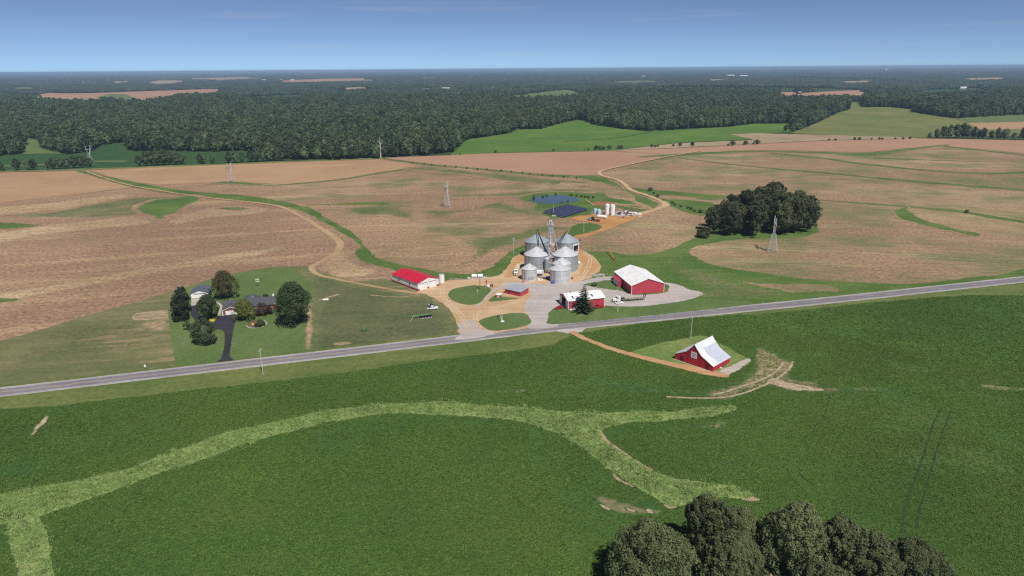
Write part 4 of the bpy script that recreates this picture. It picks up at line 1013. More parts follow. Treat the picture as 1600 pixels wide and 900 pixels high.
px_tree('round_shrub', 928, 447, 9, 6, 'ball', M['leaf_green'], 'low green shrub on the gravel corner behind the red workshop', 16, cat='shrub', ncl=12, leaf=0.2, trunk=False, z0f=0.0)
# spruce before the workshop
g = G(912, 487); s = pxm(912, 487)
tree('spruce_tree', g, spruce_mesh(21, 45 / s, 6.0, M['leaf_spruce']), trunk_mesh(14, 0.28, 0, 3, 1, M['bark']), 'tall layered spruce standing in front of the red workshop')

# --- foreground oaks
for i, (bx, by, w, h, lab) in enumerate([
        (1008, 926, 138, 118, 'dark oak at the left end of the foreground group, lawn on its right'),
        (1097, 872, 78, 100, 'upright oak with the highest crown in the left half of the foreground group'),
        (1152, 866, 62, 78, 'lighter green oak between the two tallest crowns of the foreground group'),
        (1143, 930, 92, 98, 'low broad oak in the middle of the foreground group, cut by the picture edge'),
        (1240, 900, 108, 118, 'largest foreground oak behind the pale mulch circle'),
        (1300, 908, 84, 108, 'foreground oak right of the largest crown'),
        (1356, 930, 92, 104, 'second oak from the right end of the foreground group'),
        (1420, 934, 88, 92, 'oak at the right end of the foreground group, beside the soybeans'),
        (1285, 968, 96, 90, 'low foreground oak at the bottom edge, right of the pale mulch circle')]):
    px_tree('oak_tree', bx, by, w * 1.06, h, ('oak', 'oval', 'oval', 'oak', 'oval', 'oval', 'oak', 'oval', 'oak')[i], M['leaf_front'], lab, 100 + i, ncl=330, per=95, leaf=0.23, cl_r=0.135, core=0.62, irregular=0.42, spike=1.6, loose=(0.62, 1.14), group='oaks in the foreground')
patch('lawn_under_oaks', [(930, 905), (980, 868), (1050, 850), (1090, 850), (1150, 850), (1220, 870), (1300, 880), (1400, 905), (1480, 925), (1560, 990), (1400, 1100), (1000, 1100), (880, 980)], 12, M['lawn'], rag=0.5, lift=LFT)
patch('mulch_circle', [(1180, 895), (1190, 889), (1205, 888), (1220, 893), (1228, 905), (1215, 920), (1192, 915)], 14, M['soil'], rag=0.3, lift=LFT)
patch('bare_soil', [(1068, 866), (1082, 864), (1094, 868), (1080, 872)], 14, M['soil'], rag=0.5, lift=LFT)

# --- the crop canopy near the camera: soybean plants in rows, tussocks in the waterway
def scatter_points(sp, y0, y1, ang, jit, rad_max, seed):
    r_ = np.random.default_rng(seed)
    u = np.arange(-700, 760, sp[0]); v = np.arange(-260, 640, sp[1])
    A, B = np.meshgrid(u, v); A = A + r_.uniform(-jit, jit, A.shape) * sp[0]; B = B + r_.uniform(-jit, jit, B.shape) * sp[1]
    c_, s_ = math.cos(ang), math.sin(ang)
    X = (A * c_ - B * s_).ravel(); Y = (A * s_ + B * c_).ravel()
    k = (Y > y0) & (np.hypot(X, Y) < rad_max)
    X, Y = X[k], Y[k]
    px, py, w = proj(X, Y, X * 0)
    k = (px > -120) & (px < 1720) & (py < 980)
    return X[k], Y[k], r_
def plant_mesh(seed, n, r, h, leaf, mat, up=0.5):
    rng = np.random.default_rng(seed)
    d = rng.normal(size=(n, 3)); d[:, 2] = np.abs(d[:, 2]); d /= np.linalg.norm(d, axis=1)[:, None]
    P = d * np.array([r, r, h]) * rng.uniform(0.55, 1.0, n)[:, None]
    nr = d * (1 - up) + rng.normal(size=(n, 3)) * 0.35 + np.array([0, 0, up]); nr /= np.linalg.norm(nr, axis=1)[:, None]
    a = np.cross(nr, rng.normal(size=(n, 3))); a /= np.linalg.norm(a, axis=1)[:, None]; b_ = np.cross(nr, a)
    s = leaf * rng.uniform(.6, 1.3, n)[:, None]
    q = np.stack([P - a * s, P + b_ * s * .7, P + a * s, P - b_ * s * .7], 1).reshape(-1, 3)
    return mesh_from('plant', q, [np.arange(n * 4).reshape(-1, 4)], np.repeat(rng.uniform(0, 1, n), 4), mat)
def blade_mesh(seed, n, r, h, mat):
    rng = np.random.default_rng(seed); V = []
    for k in range(n):
        x, y = rng.normal(0, r * .5, 2); a = rng.uniform(0, 6.28); lean = rng.uniform(.2, .8)
        w = 0.09; c_, s_ = math.cos(a), math.sin(a); hh = h * rng.uniform(.6, 1.2)
        V += [(x - s_ * w, y + c_ * w, 0), (x + s_ * w, y - c_ * w, 0), (x + c_ * lean * hh * .5 + s_ * w, y + s_ * lean * hh * .5 - c_ * w, hh * .8), (x + c_ * lean * hh - s_ * w * .3, y + s_ * lean * hh + c_ * w * .3, hh)]
    return mesh_from('tussock', np.array(V), [np.arange(n * 4).reshape(-1, 4)], np.repeat(rng.uniform(0, 1, n), 4), mat)
def near_camera_crops():
    ins = lambda polys, X, Y: np.any([inside(P, X, Y) for P in polys], axis=0)
    X, Y, r_ = scatter_points((0.95, 0.8), 100, 0, R(14), 0.38, 330, 91)
    X2, Y2, r2 = scatter_points((1.35, 1.15), 100, 0, R(14), 0.4, 720, 93)
    k = np.hypot(X2, Y2) > 330
    N1 = len(X); X = np.r_[X, X2[k]]; Y = np.r_[Y, Y2[k]]
    jx, jy = r_.normal(0, 0.9, len(X)), r_.normal(0, 0.9, len(X))
    k = ins(SOYP, X, Y) & ~ins(GRASSP, X + jx, Y + jy) & ~ins(BARE, X, Y)
    X, Y = X[k], Y[k]
    thin = np.array([mnoise.noise(Vector((x / 14, y / 14, 1.0))) for x, y in zip(X, Y)])
    patchy = np.array([mnoise.noise(Vector((x / 60, y / 60, 5.0))) for x, y in zip(X, Y)])
    k = r_.uniform(0, 1, len(X)) < np.where(ins(THINP, X, Y), 0.42, 1.05) - np.clip((thin + patchy - 0.25) * 1.6, 0, 0.6)
    X, Y = X[k], Y[k]
    sz = r_.uniform(.75, 1.2, len(X)) * (1 + 0.15 * patchy[k]) * np.where(np.hypot(X, Y) > 330, 1.3, 1.0)
    scatter_object('soybean_plants', X, Y, sz, [plant_mesh(200 + i, 20, 0.66, 0.30, 0.17, M['leaf_soy'], up=0.78) for i in range(5)], 'leafy dark green soybean canopy in the foreground fields', 'soybeans', z=0.42, r_=r_)
    X, Y, r_ = scatter_points((0.85, 0.85), 100, 0, R(-20), 0.5, 400, 92)
    k = ins(GRASSP, X + r_.normal(0, 0.9, len(X)), Y + r_.normal(0, 0.9, len(X)))
    X, Y = X[k], Y[k]
    lush = np.array([mnoise.noise(Vector((x / 7, y / 7, 2.0))) for x, y in zip(X, Y)])
    scatter_object('grass_tussocks', X, Y, np.clip(0.95 + 0.5 * lush, .4, 1.6), [plant_mesh(210 + i, 16, 0.75, 0.42, 0.16, M['leaf_tall'], up=0.55) for i in range(3)] + [blade_mesh(214, 14, 0.8, 0.6, M['leaf_tall'])], 'rough yellow green grass of the waterway between the soybeans', 'grass', z=0.65, r_=r_)

# --- grove in the stubble
gv = [crown_mesh(40 + i, 'oak', 20, 6.6, 60, 46, 0.55, M['leaf_grove'], z0=2.0, cl_r=0.25, irregular=0.35, loose=(0.66, 1.12)) for i in range(4)]
gt = trunk_mesh(18, 0.35, 5, 9, 3.5, M['bark'])
poly = [(1104, 366), (1122, 372), (1150, 370), (1190, 370), (1240, 369), (1262, 364), (1271, 356), (1262, 348), (1235, 341), (1200, 337), (1165, 338), (1135, 344), (1115, 352)]
gp = np.array([G(a, b)[:2] for a, b in poly]); rg = random.Random(5); pts = []
while len(pts) < 34:
    x = rg.uniform(*[f(gp[:, 0]) for f in (min, max)]); y = rg.uniform(*[f(gp[:, 1]) for f in (min, max)])
    if inside(gp, [x], [y])[0] and all(math.hypot(x - a, y - b) > 8.2 for a, b in pts): pts.append((x, y))
    if rg.random() < 0.0005: break
cx, cy = gp.mean(0)
for x, y in pts:
    px, py, w = proj(np.array([x]), np.array([y]), np.array([0.0])); px, py = px[0], py[0]
    k = 1.36 - 0.0062 * abs(px - 1208) + rg.uniform(-.14, .06)
    k = max(0.72, k)
    i = rg.randrange(4)
    tree('grove_tree', (x, y, 0), gv[i], gt, 'dark broadleaf tree in the dense round grove among the stubble', group='trees of the round grove', rz=rg.uniform(0, 6.28), sc=(k * rg.uniform(.9, 1.1), k * rg.uniform(.9, 1.1), k))
tb = trunk_mesh(9, 0.3, 3, 2, 2, M['bark_pale'])
px_tree('round_shrub', 1098, 371, 22, 13, 'ball', M['leaf_grove'], 'low dark bush at the left end of the round grove', 18, cat='shrub', ncl=26, leaf=0.45, trunk=False, z0f=0.0)

# --- hedge trees and bushes beyond the farmland, forest
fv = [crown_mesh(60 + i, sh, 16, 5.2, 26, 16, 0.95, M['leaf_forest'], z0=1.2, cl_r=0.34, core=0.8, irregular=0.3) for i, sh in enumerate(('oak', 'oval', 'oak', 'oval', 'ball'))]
ft = trunk_mesh(12, 0.3, 3, 4, 2.5, M['bark'])
rg = random.Random(9)
def forest_tree(x, y, k, label, name='forest_tree', group=None, cat='tree', tr=True, wd=1.0):
    return tree(name, (x, y, float(H(x, y))), fv[rg.randrange(5)], ft if tr else None, label, cat, group, rg.uniform(0, 6.28), (wd * k * rg.uniform(.85, 1.15), wd * k * rg.uniform(.85, 1.15), k))
HEDGE = []
def row(items, label, group, name, cat='tree'):
    for bx, by, h in items:
        if cat == 'bush':
            bx += rg.uniform(-4, 4); h *= rg.uniform(.55, 1.25)
        g = G(bx, by); s = pxm(bx, by)
        forest_tree(g.x, g.y, max(0.12, h / s / 18.0), label, name, group, cat, tr=h > 9, wd=2.0 if cat == 'bush' else 1.0)
row([(4, 268, 14), (27, 267, 19), (44, 266.5, 17), (52, 266, 18), (76, 266, 16), (84, 265, 19), (95, 264, 21), (106, 263.5, 17), (116, 263, 19), (126, 262.5, 20), (134, 262, 18), (141, 261.5, 15), (218, 260.5, 18), (228, 260, 22), (238, 259.5, 24), (247, 259, 26), (256, 258.5, 25), (266, 258, 21), (276, 257.5, 20), (284, 257, 17), (313, 256.5, 16), (319, 256, 13), (333, 255.5, 12), (358, 255, 18), (368, 254.5, 19), (378, 254, 16), (392, 253.5, 19), (402, 253, 22), (412, 252.5, 18), (420, 252, 20), (432, 251.5, 19), (441, 251, 18)],
    'broadleaf tree in the broken row between the tan stubble and the dark green crop', 'trees along the far edge of the stubble', 'field_tree')
row([(915, 234, 4), (922, 234.5, 5), (928, 234, 8), (936, 234, 8), (941, 234, 6), (951, 233.5, 8), (964, 232.5, 8), (970, 232.5, 6), (1018, 230, 4), (1025, 230, 4), (1031, 229.5, 5), (1052, 229, 4), (1063, 228.5, 7.5), (1081, 228.5, 7), (1137, 228, 5), (1145, 227.5, 7), (1161, 226.5, 7), (1178, 226, 5), (1186, 225.5, 6), (774, 238.5, 5), (867, 236, 4), (1299, 220, 5), (1307, 220, 5), (1332, 219, 4), (1345, 219, 5), (1362, 218.5, 5), (1374, 218.5, 6), (1382, 218.5, 5), (1400, 218, 3.5), (1412, 218, 3.5), (1424, 217.5, 4), (715, 242, 3), (706, 243, 3.5)],
    'rounded bush on the boundary between the pink stubble and the green fields', 'bushes on the far field boundary', 'field_bush', 'bush')
row([(1452, 217, 10), (1463, 216.5, 15), (1474, 216, 19), (1484, 216, 20), (1494, 216, 21), (1503, 216, 23), (1511, 216, 19), (1521, 216.5, 18), (1528, 216.5, 13), (1535, 217, 17), (1548, 217.5, 13), (1558, 218, 18), (1570, 218.5, 17), (1583, 219, 12), (1598, 219.5, 22), (1612, 220, 22)],
    'dark tree in the clump at the right end of the pink stubble', 'trees right of the pink stubble', 'field_tree')
row([(1227, 206, 11)], 'lone small tree on the light green field below the wood', None, 'field_tree')
row([(1510, 333, 6)], 'lone dark bush on the grass strip in the right stubble', None, 'field_bush', 'bush')
row([(1018, 299, 5), (1024, 303, 3), (1031, 308, 4), (1040, 314, 4), (1047, 318, 5), (1055, 321, 4), (1063, 324, 4), (1071, 326, 4.5), (1080, 328, 4), (1088, 331, 4), (1096, 333, 5)], 'small dark bush along the ditch beside the upper dirt track', 'bushes along the ditch', 'ditch_bush', 'bush')
row([(858, 307, 3.5), (845, 309, 3), (832, 312, 3), (890, 306, 3.5), (898, 307.5, 4), (906, 308.5, 4), (913, 309, 4), (920, 310, 3.5), (928, 310, 3.5), (874, 318, 3), (891, 316, 3), (868, 305, 3), (836, 309, 3.5)], 'small dark bush on the bank of the pond', 'bushes round the pond', 'pond_bush', 'bush')
row([(x, 248.5 + (x - 640) * 0.1 + (2.5 if x < 760 else 1) + 4, 2.6) for x in range(644, 900, 17)], 'low scrub bush on the grassy ridge strip above the stubble', 'scrub on the ridge strip', 'field_bush', 'bush')
# the dead white tree at the wood's edge
g = G(595, 247); mb = MB(); s = pxm(595, 247); hh = 32 / s
mb.tube((0, 0, 0), (0.4, 0, hh * .6), 0.9, 6, 0.55); mb.tube((0.4, 0, hh * .6), (0, 0, hh), 0.55, 5, 0.12)
for a, z, l in ((0.2, .4, 5), (2.9, .5, 4), (0.5, .65, 4), (2.6, .7, 4), (4.5, .55, 4)):
    mb.tube((.3, 0, hh * z), (l * math.cos(a), l * math.sin(a), hh * z + 4), 0.35, 5, 0.08)
o = mb.build('dead_tree', M['bark_pale']); o.location = g; tag(o, 'bare white dead tree at the edge of the wood', 'tree')

# wood: candidates on a jittered grid, kept out of every open field as the photograph shows them
def wood(y0, y1, sp, seed, margin=1.12):
    r_ = np.random.default_rng(seed)
    ys = np.arange(y0, y1, sp); X = []; Y = []
    for y in ys:
        w = (y * 0.80) * margin
        xs = np.arange(-w, w, sp)
        X.append(xs + r_.uniform(-.45, .45, len(xs)) * sp); Y.append(y + r_.uniform(-.45, .45, len(xs)) * sp)
    return np.concatenate(X), np.concatenate(Y), r_
def clear_of_fields(X, Y, hgt, pad=0.0):
    Z = H(X, Y); ok = np.ones(len(X), bool)
    for f in (0.0, 0.75):
        px, py, w = proj(X, Y, Z + hgt * f)
        for p in OPEN:
            ok &= ~inside(p, px, py)
    px, py, w = proj(X, Y, Z)
    ok &= (py < 268) & (py > 90)
    return ok
X, Y, r_ = wood(880, 3300, 10.2, 31)
ok = clear_of_fields(X, Y, 15.0)
X, Y = X[ok], Y[ok]
px, py, w = proj(X, Y, H(X, Y))
# the farthest left part right below the crop field is bounded by the hedge rows
kk = ~((py > 250) & (px < 640)) & (np.hypot(X, Y) > 860)
X, Y, px, w = X[kk], Y[kk], px[kk], w[kk]
big = np.array([mnoise.noise(Vector((x / 90, y / 90, 3.0))) for x, y in zip(X, Y)])
SCL = np.clip(1.06 + 0.22 * big + r_.normal(0, 0.2, len(X)), 0.55, 1.7)
vis = (px > -10) & (px < 1610)
order = np.argsort(np.where(vis, w / SCL, 1e9))
n_ind = 168
ind = order[:n_ind]
for i in ind:
    forest_tree(float(X[i]), float(Y[i]), float(SCL[i]), 'dark green broadleaf tree along the near edge of the forest', group='trees along the near edge of the forest')
rest = np.setdiff1d(np.arange(len(X)), ind)

def scatter_object(name, X, Y, S, meshes, label, cat, z=0.0, r_=RNG):
    src = bpy.data.collections.new(name + '_sources')
    for i, me in enumerate(meshes):
        o = bpy.data.objects.new('%s_source_%d' % (name, i), me); src.objects.link(o)
    n = len(X)
    me = bpy.data.meshes.new(name)
    me.from_pydata(np.column_stack([X, Y, H(X, Y) + z]).tolist(), [], [])
    for nm, tp, v in (('pick', 'INT', r_.integers(0, len(meshes), n).astype(np.int32)), ('turn', 'FLOAT', r_.uniform(0, 6.283, n).astype(np.float32)), ('size', 'FLOAT', np.asarray(S, np.float32)), ('wide', 'FLOAT', r_.uniform(.88, 1.18, n).astype(np.float32))):
        a = me.attributes.new(nm, tp, 'POINT'); a.data.foreach_set('value', v)
    o = link_mesh(name, me)
    ng = bpy.data.node_groups.new(name + '_nodes', 'GeometryNodeTree')
    ng.interface.new_socket('Geometry', in_out='INPUT', socket_type='NodeSocketGeometry')
    ng.interface.new_socket('Geometry', in_out='OUTPUT', socket_type='NodeSocketGeometry')
    N = ng.nodes.new; Lk = ng.links.new
    gi = N('NodeGroupInput'); go = N('NodeGroupOutput')
    ci = N('GeometryNodeCollectionInfo'); ci.inputs['Collection'].default_value = src
    ci.inputs['Separate Children'].default_value = True; ci.inputs['Reset Children'].default_value = True
    ip = N('GeometryNodeInstanceOnPoints'); ip.inputs['Pick Instance'].default_value = True
    def at(nm, tp):
        x = N('GeometryNodeInputNamedAttribute'); x.data_type = tp; x.inputs['Name'].default_value = nm
        return x.outputs[0]
    rot = N('ShaderNodeCombineXYZ'); Lk(at('turn', 'FLOAT'), rot.inputs[2])
    sc = N('ShaderNodeCombineXYZ'); mu = N('ShaderNodeMath'); mu.operation = 'MULTIPLY'
    sz = at('size', 'FLOAT'); Lk(sz, mu.inputs[0]); Lk(at('wide', 'FLOAT'), mu.inputs[1])
    Lk(mu.outputs[0], sc.inputs[0]); Lk(mu.outputs[0], sc.inputs[1]); Lk(sz, sc.inputs[2])
    Lk(gi.outputs[0], ip.inputs['Points']); Lk(ci.outputs[0], ip.inputs['Instance']); Lk(at('pick', 'INT'), ip.inputs['Instance Index'])
    Lk(rot.outputs[0], ip.inputs['Rotation']); Lk(sc.outputs[0], ip.inputs['Scale'])
    Lk(ip.outputs[0], go.inputs[0])
    md = o.modifiers.new('scatter', 'NODES'); md.node_group = ng
    return tag(o, label, cat, None, 'stuff')
scatter_object('forest', X[rest], Y[rest], SCL[rest], fv, 'dense dark green broadleaf forest filling the middle distance', 'forest')

# farther woods: clumps of crowns, then broad canopy
def clump_mesh(seed, n, ext, hgt, lv=ICO1_V, lf=ICO1_F):
    rng = np.random.default_rng(seed); V = []; F = []; T = []; off = 0
    g = int(math.sqrt(n)); 
    for i in range(g):
        for j in range(g):
            x = (i + .5 + rng.uniform(-.4, .4)) / g * ext - ext / 2; y = (j + .5 + rng.uniform(-.4, .4)) / g * ext - ext / 2
            h = hgt * rng.uniform(0.7, 1.2); r = ext / g * rng.uniform(0.5, 0.75)
            v = lv * (1 + 0.18 * rng.normal(size=(len(lv), 1)))
            v = v * np.array([r, r, h * 0.5]) + np.array([x, y, h * 0.52])
            V.append(v); F.append(np.column_stack([lf, lf[:, 2]]) + off); T.append(np.full(len(v), rng.uniform(0, 1))); off += len(v)
    return mesh_from('clump', np.vstack(V), F, np.concatenate(T), M['leaf_far'])
X, Y, r_ = wood(3250, 9000, 52, 33, 1.05)
ok = clear_of_fields(X, Y, 15.0)
X, Y = X[ok], Y[ok]
gap = np.array([mnoise.noise(Vector((x / 900, y / 1500, 7.0))) for x, y in zip(X, Y)])
kk = gap < 0.42
scatter_object('far_forest', X[kk], Y[kk], r_.uniform(.85, 1.2, kk.sum()), [clump_mesh(70 + i, 25, 62, 16) for i in range(4)], 'distant woodland patchwork fading into haze', 'forest')
X, Y, r_ = wood(8900, 34000, 215, 34, 1.05)
ok = clear_of_fields(X, Y, 10.0)
X, Y = X[ok], Y[ok]
gap = np.array([mnoise.noise(Vector((x / 2200, y / 5000, 9.0))) for x, y in zip(X, Y)])
kk = gap < 0.45
scatter_object('horizon_forest', X[kk], Y[kk], r_.uniform(.8, 1.25, kk.sum()), [clump_mesh(80 + i, 81, 250, 17) for i in range(3)], 'hazy blue woodland reaching the horizon', 'forest')
near_camera_crops()
# ------------------------------------------------------------------ buildings
ROADANG = math.atan2(*(G(360, 571.3) - G(180, 592.3)).yx)
def heading(p0, p1):
    a, b = G(*p0), G(*p1)
    return math.atan2(b.y - a.y, b.x - a.x)
def frame(pa, pb):
    """origin at ground pixel pa, local +x along pa->pb"""
    a = G(*pa); return a, heading(pa, pb), (G(*pb) - a).length
def gable_walls(w, d, eave, peak, x0=0, y0=0, axis='y'):
    """closed gable shell: ridge along axis"""
    mb = MB()
    if axis == 'y':
        mb.ext([(x0, -0.2), (x0 + w, -0.2), (x0 + w, eave), (x0 + w / 2, peak), (x0, eave)], y0, y0 + d, 'y')
    else:
        mb.ext([(y0, -0.2), (y0 + d, -0.2), (y0 + d, eave), (y0 + d / 2, peak), (y0, eave)], x0, x0 + w, 'x')
    return mb
def gable_roof(w, d, eave, peak, th=0.16, oh=0.4, x0=0, y0=0, axis='y', ov2=0.35):
    """two slabs over a gable, as two meshes"""
    res = []
    half = (w if axis == 'y' else d) / 2
    c = (x0 if axis == 'y' else y0) + half
    sl = (peak - eave) / half
    for sg in (-1, 1):
        mb = MB()
        e = half + oh
        prof = [(c, peak + 0.04), (c + sg * e, peak + 0.04 - sl * e), (c + sg * e, peak + 0.04 - sl * e + th), (c, peak + 0.04 + th)]
        if axis == 'y': mb.ext(prof, y0 - ov2, y0 + d + ov2, 'y')
        else: mb.ext(prof, x0 - ov2, x0 + w + ov2, 'x')
        res.append(mb)
    return res
def roof_parts(parent, mat, *a, **k):
    for mb in gable_roof(*a, **k): mb.build('roof', mat, parent)

# --- big red shed with white roof
o_, hd, wd = frame((986.5, 460.2), (1037, 456.6))
Lg = (G(954, 438) - o_).length
ev, pk = 5.2, 8.6
r = empty('machine_shed', o_, hd, 'largest red shed with a wide white roof beside the gravel yard', 'shed')
gable_walls(wd, Lg, ev, pk).build('wall', M['red'], r)
roof_parts(r, M['white_roof'], wd, Lg, ev, pk, oh=0.5, ov2=0.5)
mb = MB()
for x in (-0.12, wd - 0.1): mb.box(x, x + 0.22, -0.14, 0.08, 0, ev)
mb.build('corner_trim', M['white'], r)
MB().box(-0.13, -0.03, 0.4, Lg * 0.98, 0, 0.5).build('base_trim', M['concrete'], r)
mb = MB().ext([(Lg - 14, -0.2), (Lg - 5, -0.2), (Lg - 5, 3.4), (Lg - 14, 3.4)], -2.6, -0.05, 'x')
an = mb.build('annex', M['red'], r)
MB().ext([(-3.0, 3.35), (-0.03, 4.4), (-0.03, 4.55), (-3.0, 3.5)], Lg - 14.4, Lg - 4.6, 'y').build('annex_roof', M['red_roof'], an)
bpy.data.objects['annex_roof'].data.materials[0] = M['red']
mb = MB()
for k in range(2): mb.box(-2.72, -2.62, Lg - 13.4 + k * 4, Lg - 9.8 + k * 4, 0.1, 3.1)
mb.build('annex_door', M['white'], an)
for k in range(2):
    MB().box(wd + 0.02, wd + 0.1, Lg * (0.25 + 0.4 * k), Lg * (0.25 + 0.4 * k) + 5, 0, 4.4).build('door', M['white'], r)
# ridge cap
MB().ext([(wd / 2 - 0.35, pk + 0.13), (wd / 2 + 0.35, pk + 0.13), (wd / 2, pk + 0.27)], -0.5, Lg + 0.5, 'y').build('ridge_cap', M['white'], r)

# --- red workshop, open left gable, white low roof
o_, hd, wd = frame((888, 484.7), (944, 478.7))
Lg = 13.2; ev, pk = 5.0, 6.9
r = empty('workshop', o_, hd, 'red workshop with a low white roof and an open left end, behind the spruce', 'workshop')
mb = MB()
mb.box(0, wd, 0, 0.25, -0.2, ev)                      # front
mb.box(0, wd, Lg - 0.25, Lg, -0.2, ev)                # back
mb.ext([(0.25, -0.2), (Lg - 0.25, -0.2), (Lg - 0.25, ev), (Lg / 2, pk), (0.25, ev)], wd - 0.25, wd, 'x')
mb.build('wall', M['red'], r)
mb = MB(); mb.ext([(0.25, ev - 0.35), (Lg - 0.25, ev - 0.35), (Lg - 0.25, ev), (Lg / 2, pk), (0.25, ev)], 0.0, 0.2, 'x')
mb.build('gable_header', M['red'], r)
MB().box(0.3, wd - 0.3, 0.3, Lg - 0.3, -0.1, 0.03).build('floor_slab', M['concrete'], r)
for y0 in (0.25, Lg - 3.6):
    mb = MB().box(-0.18, -0.06, y0, y0 + 3.3, 0.05, ev - 0.4)
    for q in range(4): mb.box(-0.22, -0.18, y0 + q * 0.85, y0 + q * 0.85 + 0.08, 0.05, ev - 0.4)
    mb.build('sliding_door', M['white'], r)
roof_parts(r, M['white_roof'], wd, Lg, ev, pk, axis='x', oh=0.5, ov2=0.5)
sl = (pk - ev) / (Lg / 2)
for x in (2.8, 13.6):
    mb = MB(); y0, y1 = 1.4, 3.6
    mb.ext([(y0, ev + sl * y0 + 0.24), (y1, ev + sl * y1 + 0.24), (y1, ev + sl * y1 + 0.32), (y0, ev + sl * y0 + 0.32)], x, x + 0.9, 'x')
    mb.build('skylight', M['dark'], r)
MB().cone((4.2, Lg * 0.62, pk - 0.6), 0.28, 0.28, 1.0, 10).build('roof_vent', M['dark'], r)
mb = MB().box(-0.12, 0.1, -0.12, 0.0, 0, ev).box(wd - 0.1, wd + 0.12, -0.12, 0.0, 0, ev); mb.build('corner_trim', M['white'], r)
MB().box(4.0, 5.1, -0.08, 0.0, 0.0, 2.2).build('door', M['white'], r)
MB().box(8, 9.6, -0.08, 0.0, 1.3, 2.4).build('window', M['glass'], r)

# --- long white building with red roof
o_, hd, wd = frame((653.3, 454.7), (685.5, 446.2))
Lg = (G(605, 442) - o_).length
ev, pk = 4.4, 6.6
r = empty('long_shed', o_, hd, 'long white shed with a bright red roof and red wainscot', 'shed')
gable_walls(wd, Lg, ev, pk).build('wall', M['white'], r)
roof_parts(r, M['red_roof'], wd, Lg, ev, pk, oh=0.35, ov2=0.3)
mb = MB().box(-0.10, -0.02, 0, Lg, 0, 1.0).box(-0.1, wd * 0.08, -0.1, -0.02, 0, 1.0).box(wd * 0.45, wd * 0.53, -0.1, -0.02, 0, 1.0).box(wd * 0.88, wd, -0.1, -0.02, 0, 1.0)
mb.build('wainscot', M['dark_red'], r)
for k in (0, 1):
    x0 = wd * (0.08 + 0.45 * k)
    d = MB().box(x0, x0 + wd * 0.36, -0.12, -0.03, 0.05, 3.7).build('sliding_door', M['white'], r)
    MB().box(x0 - 0.2, x0 + wd * 0.36 + 0.1, -0.2, -0.12, 3.7, 3.95).build('door_track', M['dark'], d)
    MB().box(x0 + wd * 0.36, x0 + wd * 0.36 + 0.1, -0.14, -0.02, 0.05, 3.7).build('door_edge', M['dark'], d)
for y in (Lg * 0.30, Lg * 0.72):
    MB().box(-0.08, -0.01, y, y + 1.0, 1.9, 2.8).build('window', M['glass'], r)
MB().box(wd / 2 - 0.35, wd / 2 + 0.35, -0.07, -0.01, 4.9, 5.5).build('gable_vent', M['steel'], r)
# white upright tank at its corner
g = G(690, 441.5)
r = empty('upright_tank', g, 0, 'white upright round tank at the corner of the red roofed white shed', 'tank')
mb = MB().cone((0, 0, 0), 1.65, 1.65, 5.0, 24); mb.build('tank_shell', M['white'], r)
MB().cone((0, 0, 5.0), 1.65, 0.35, 0.35, 24).build('tank_lid', M['steel'], r)
MB().tube((1.72, 0, 0), (1.72, 0, 5.1), 0.06).build('pipe', M['steel'], r)
MB().box(-3.4, -2.0, -1.2, 0.4, 0, 1.1).build('pump_box', M['white'], r)

# --- small red sheds
o_, hd, wd = frame((789, 458.4), (813, 463.8))
dp = (G(829.6, 459.2) - G(813, 463.8)).length
r = empty('small_shed', o_, hd, 'low red shed with a grey single slope roof in the middle of the farmyard', 'shed')
MB().ext([(0, -0.2), (dp, -0.2), (dp, 3.3), (0, 2.7)], 0, wd, 'x').build('wall', M['red'], r)
MB().ext([(-0.4, 2.70), (dp + 0.4, 3.40), (dp + 0.4, 3.55), (-0.4, 2.85)], -0.4, wd + 0.4, 'x').build('roof', M['grey_roof'], r)
MB().box(2.6, 3.5, -0.06, 0.0, 0, 2.0).build('door', M['dark_red'], r)
g = G(779.6, 464)
r = empty('pump_house', g, heading((776, 463.5), (783, 464.2)), 'tiny red hut with a white roof on the lawn beside the low red shed', 'hut')
MB().ext([(-1.2, -0.1), (1.2, -0.1), (1.2, 1.7), (-1.2, 1.5)], -1.3, 1.3, 'x').build('wall', M['red'], r)
MB().ext([(-1.4, 1.5), (1.4, 1.74), (1.4, 1.86), (-1.4, 1.62)], -1.5, 1.5, 'x').build('roof', M['white'], r)
MB().box(-0.4, 0.4, -1.26, -1.2, 0, 1.4).build('door', M['white'], r)

# --- old red barn
o_, hd, wd = frame((1054, 562.6), (1119.2, 578.3))
o_.z = 0.45
hd -= 0.20
Lg = 13.6
def barn_profile(off=0.0):
    h = wd / 2
    left = [(0, 2.5), (wd * 0.30, 5.2), (wd * 0.40, 7.1), (wd / 2, 9.3)]
    return left + [(wd - x, z) for x, z in left[::-1][1:]]
bp = barn_profile()
r = empty('old_barn', o_, hd, 'old red barn with a steep flared tin roof and a white quilt square', 'barn')
MB().ext([(0, -0.6), (wd, -0.6)] + bp[::-1], 0, Lg, 'y').build('wall', M['barn_red'], r)
ln = [(-0.3, 2.32)] + bp[1:4]
def slab(pts, y0, y1, name, mat, par):
    th = 0.14
    mb = MB().ext([(x, z + 0.05) for x, z in pts] + [(x, z + 0.05 + th) for x, z in pts[::-1]], y0, y1, 'y'); return mb.build(name, mat, par)
slab(ln, -0.2, Lg + 0.3, 'roof', M['barn_roof'], r)
rn = [(wd - x, z) for x, z in ln]
slab(rn[2:], -0.2, Lg + 0.3, 'roof', M['barn_roof'], r)
lo_ = rn[:3]
slab(lo_[0:3], Lg * 0.30, Lg + 0.3, 'roof', M['barn_roof_b'], r)
mid_ = [(0.5 * (lo_[0][0] + lo_[1][0]), 0.5 * (lo_[0][1] + lo_[1][1]))]
slab([lo_[0]] + mid_, -0.2, Lg * 0.30 - 0.003, 'roof', M['white_roof'], r)
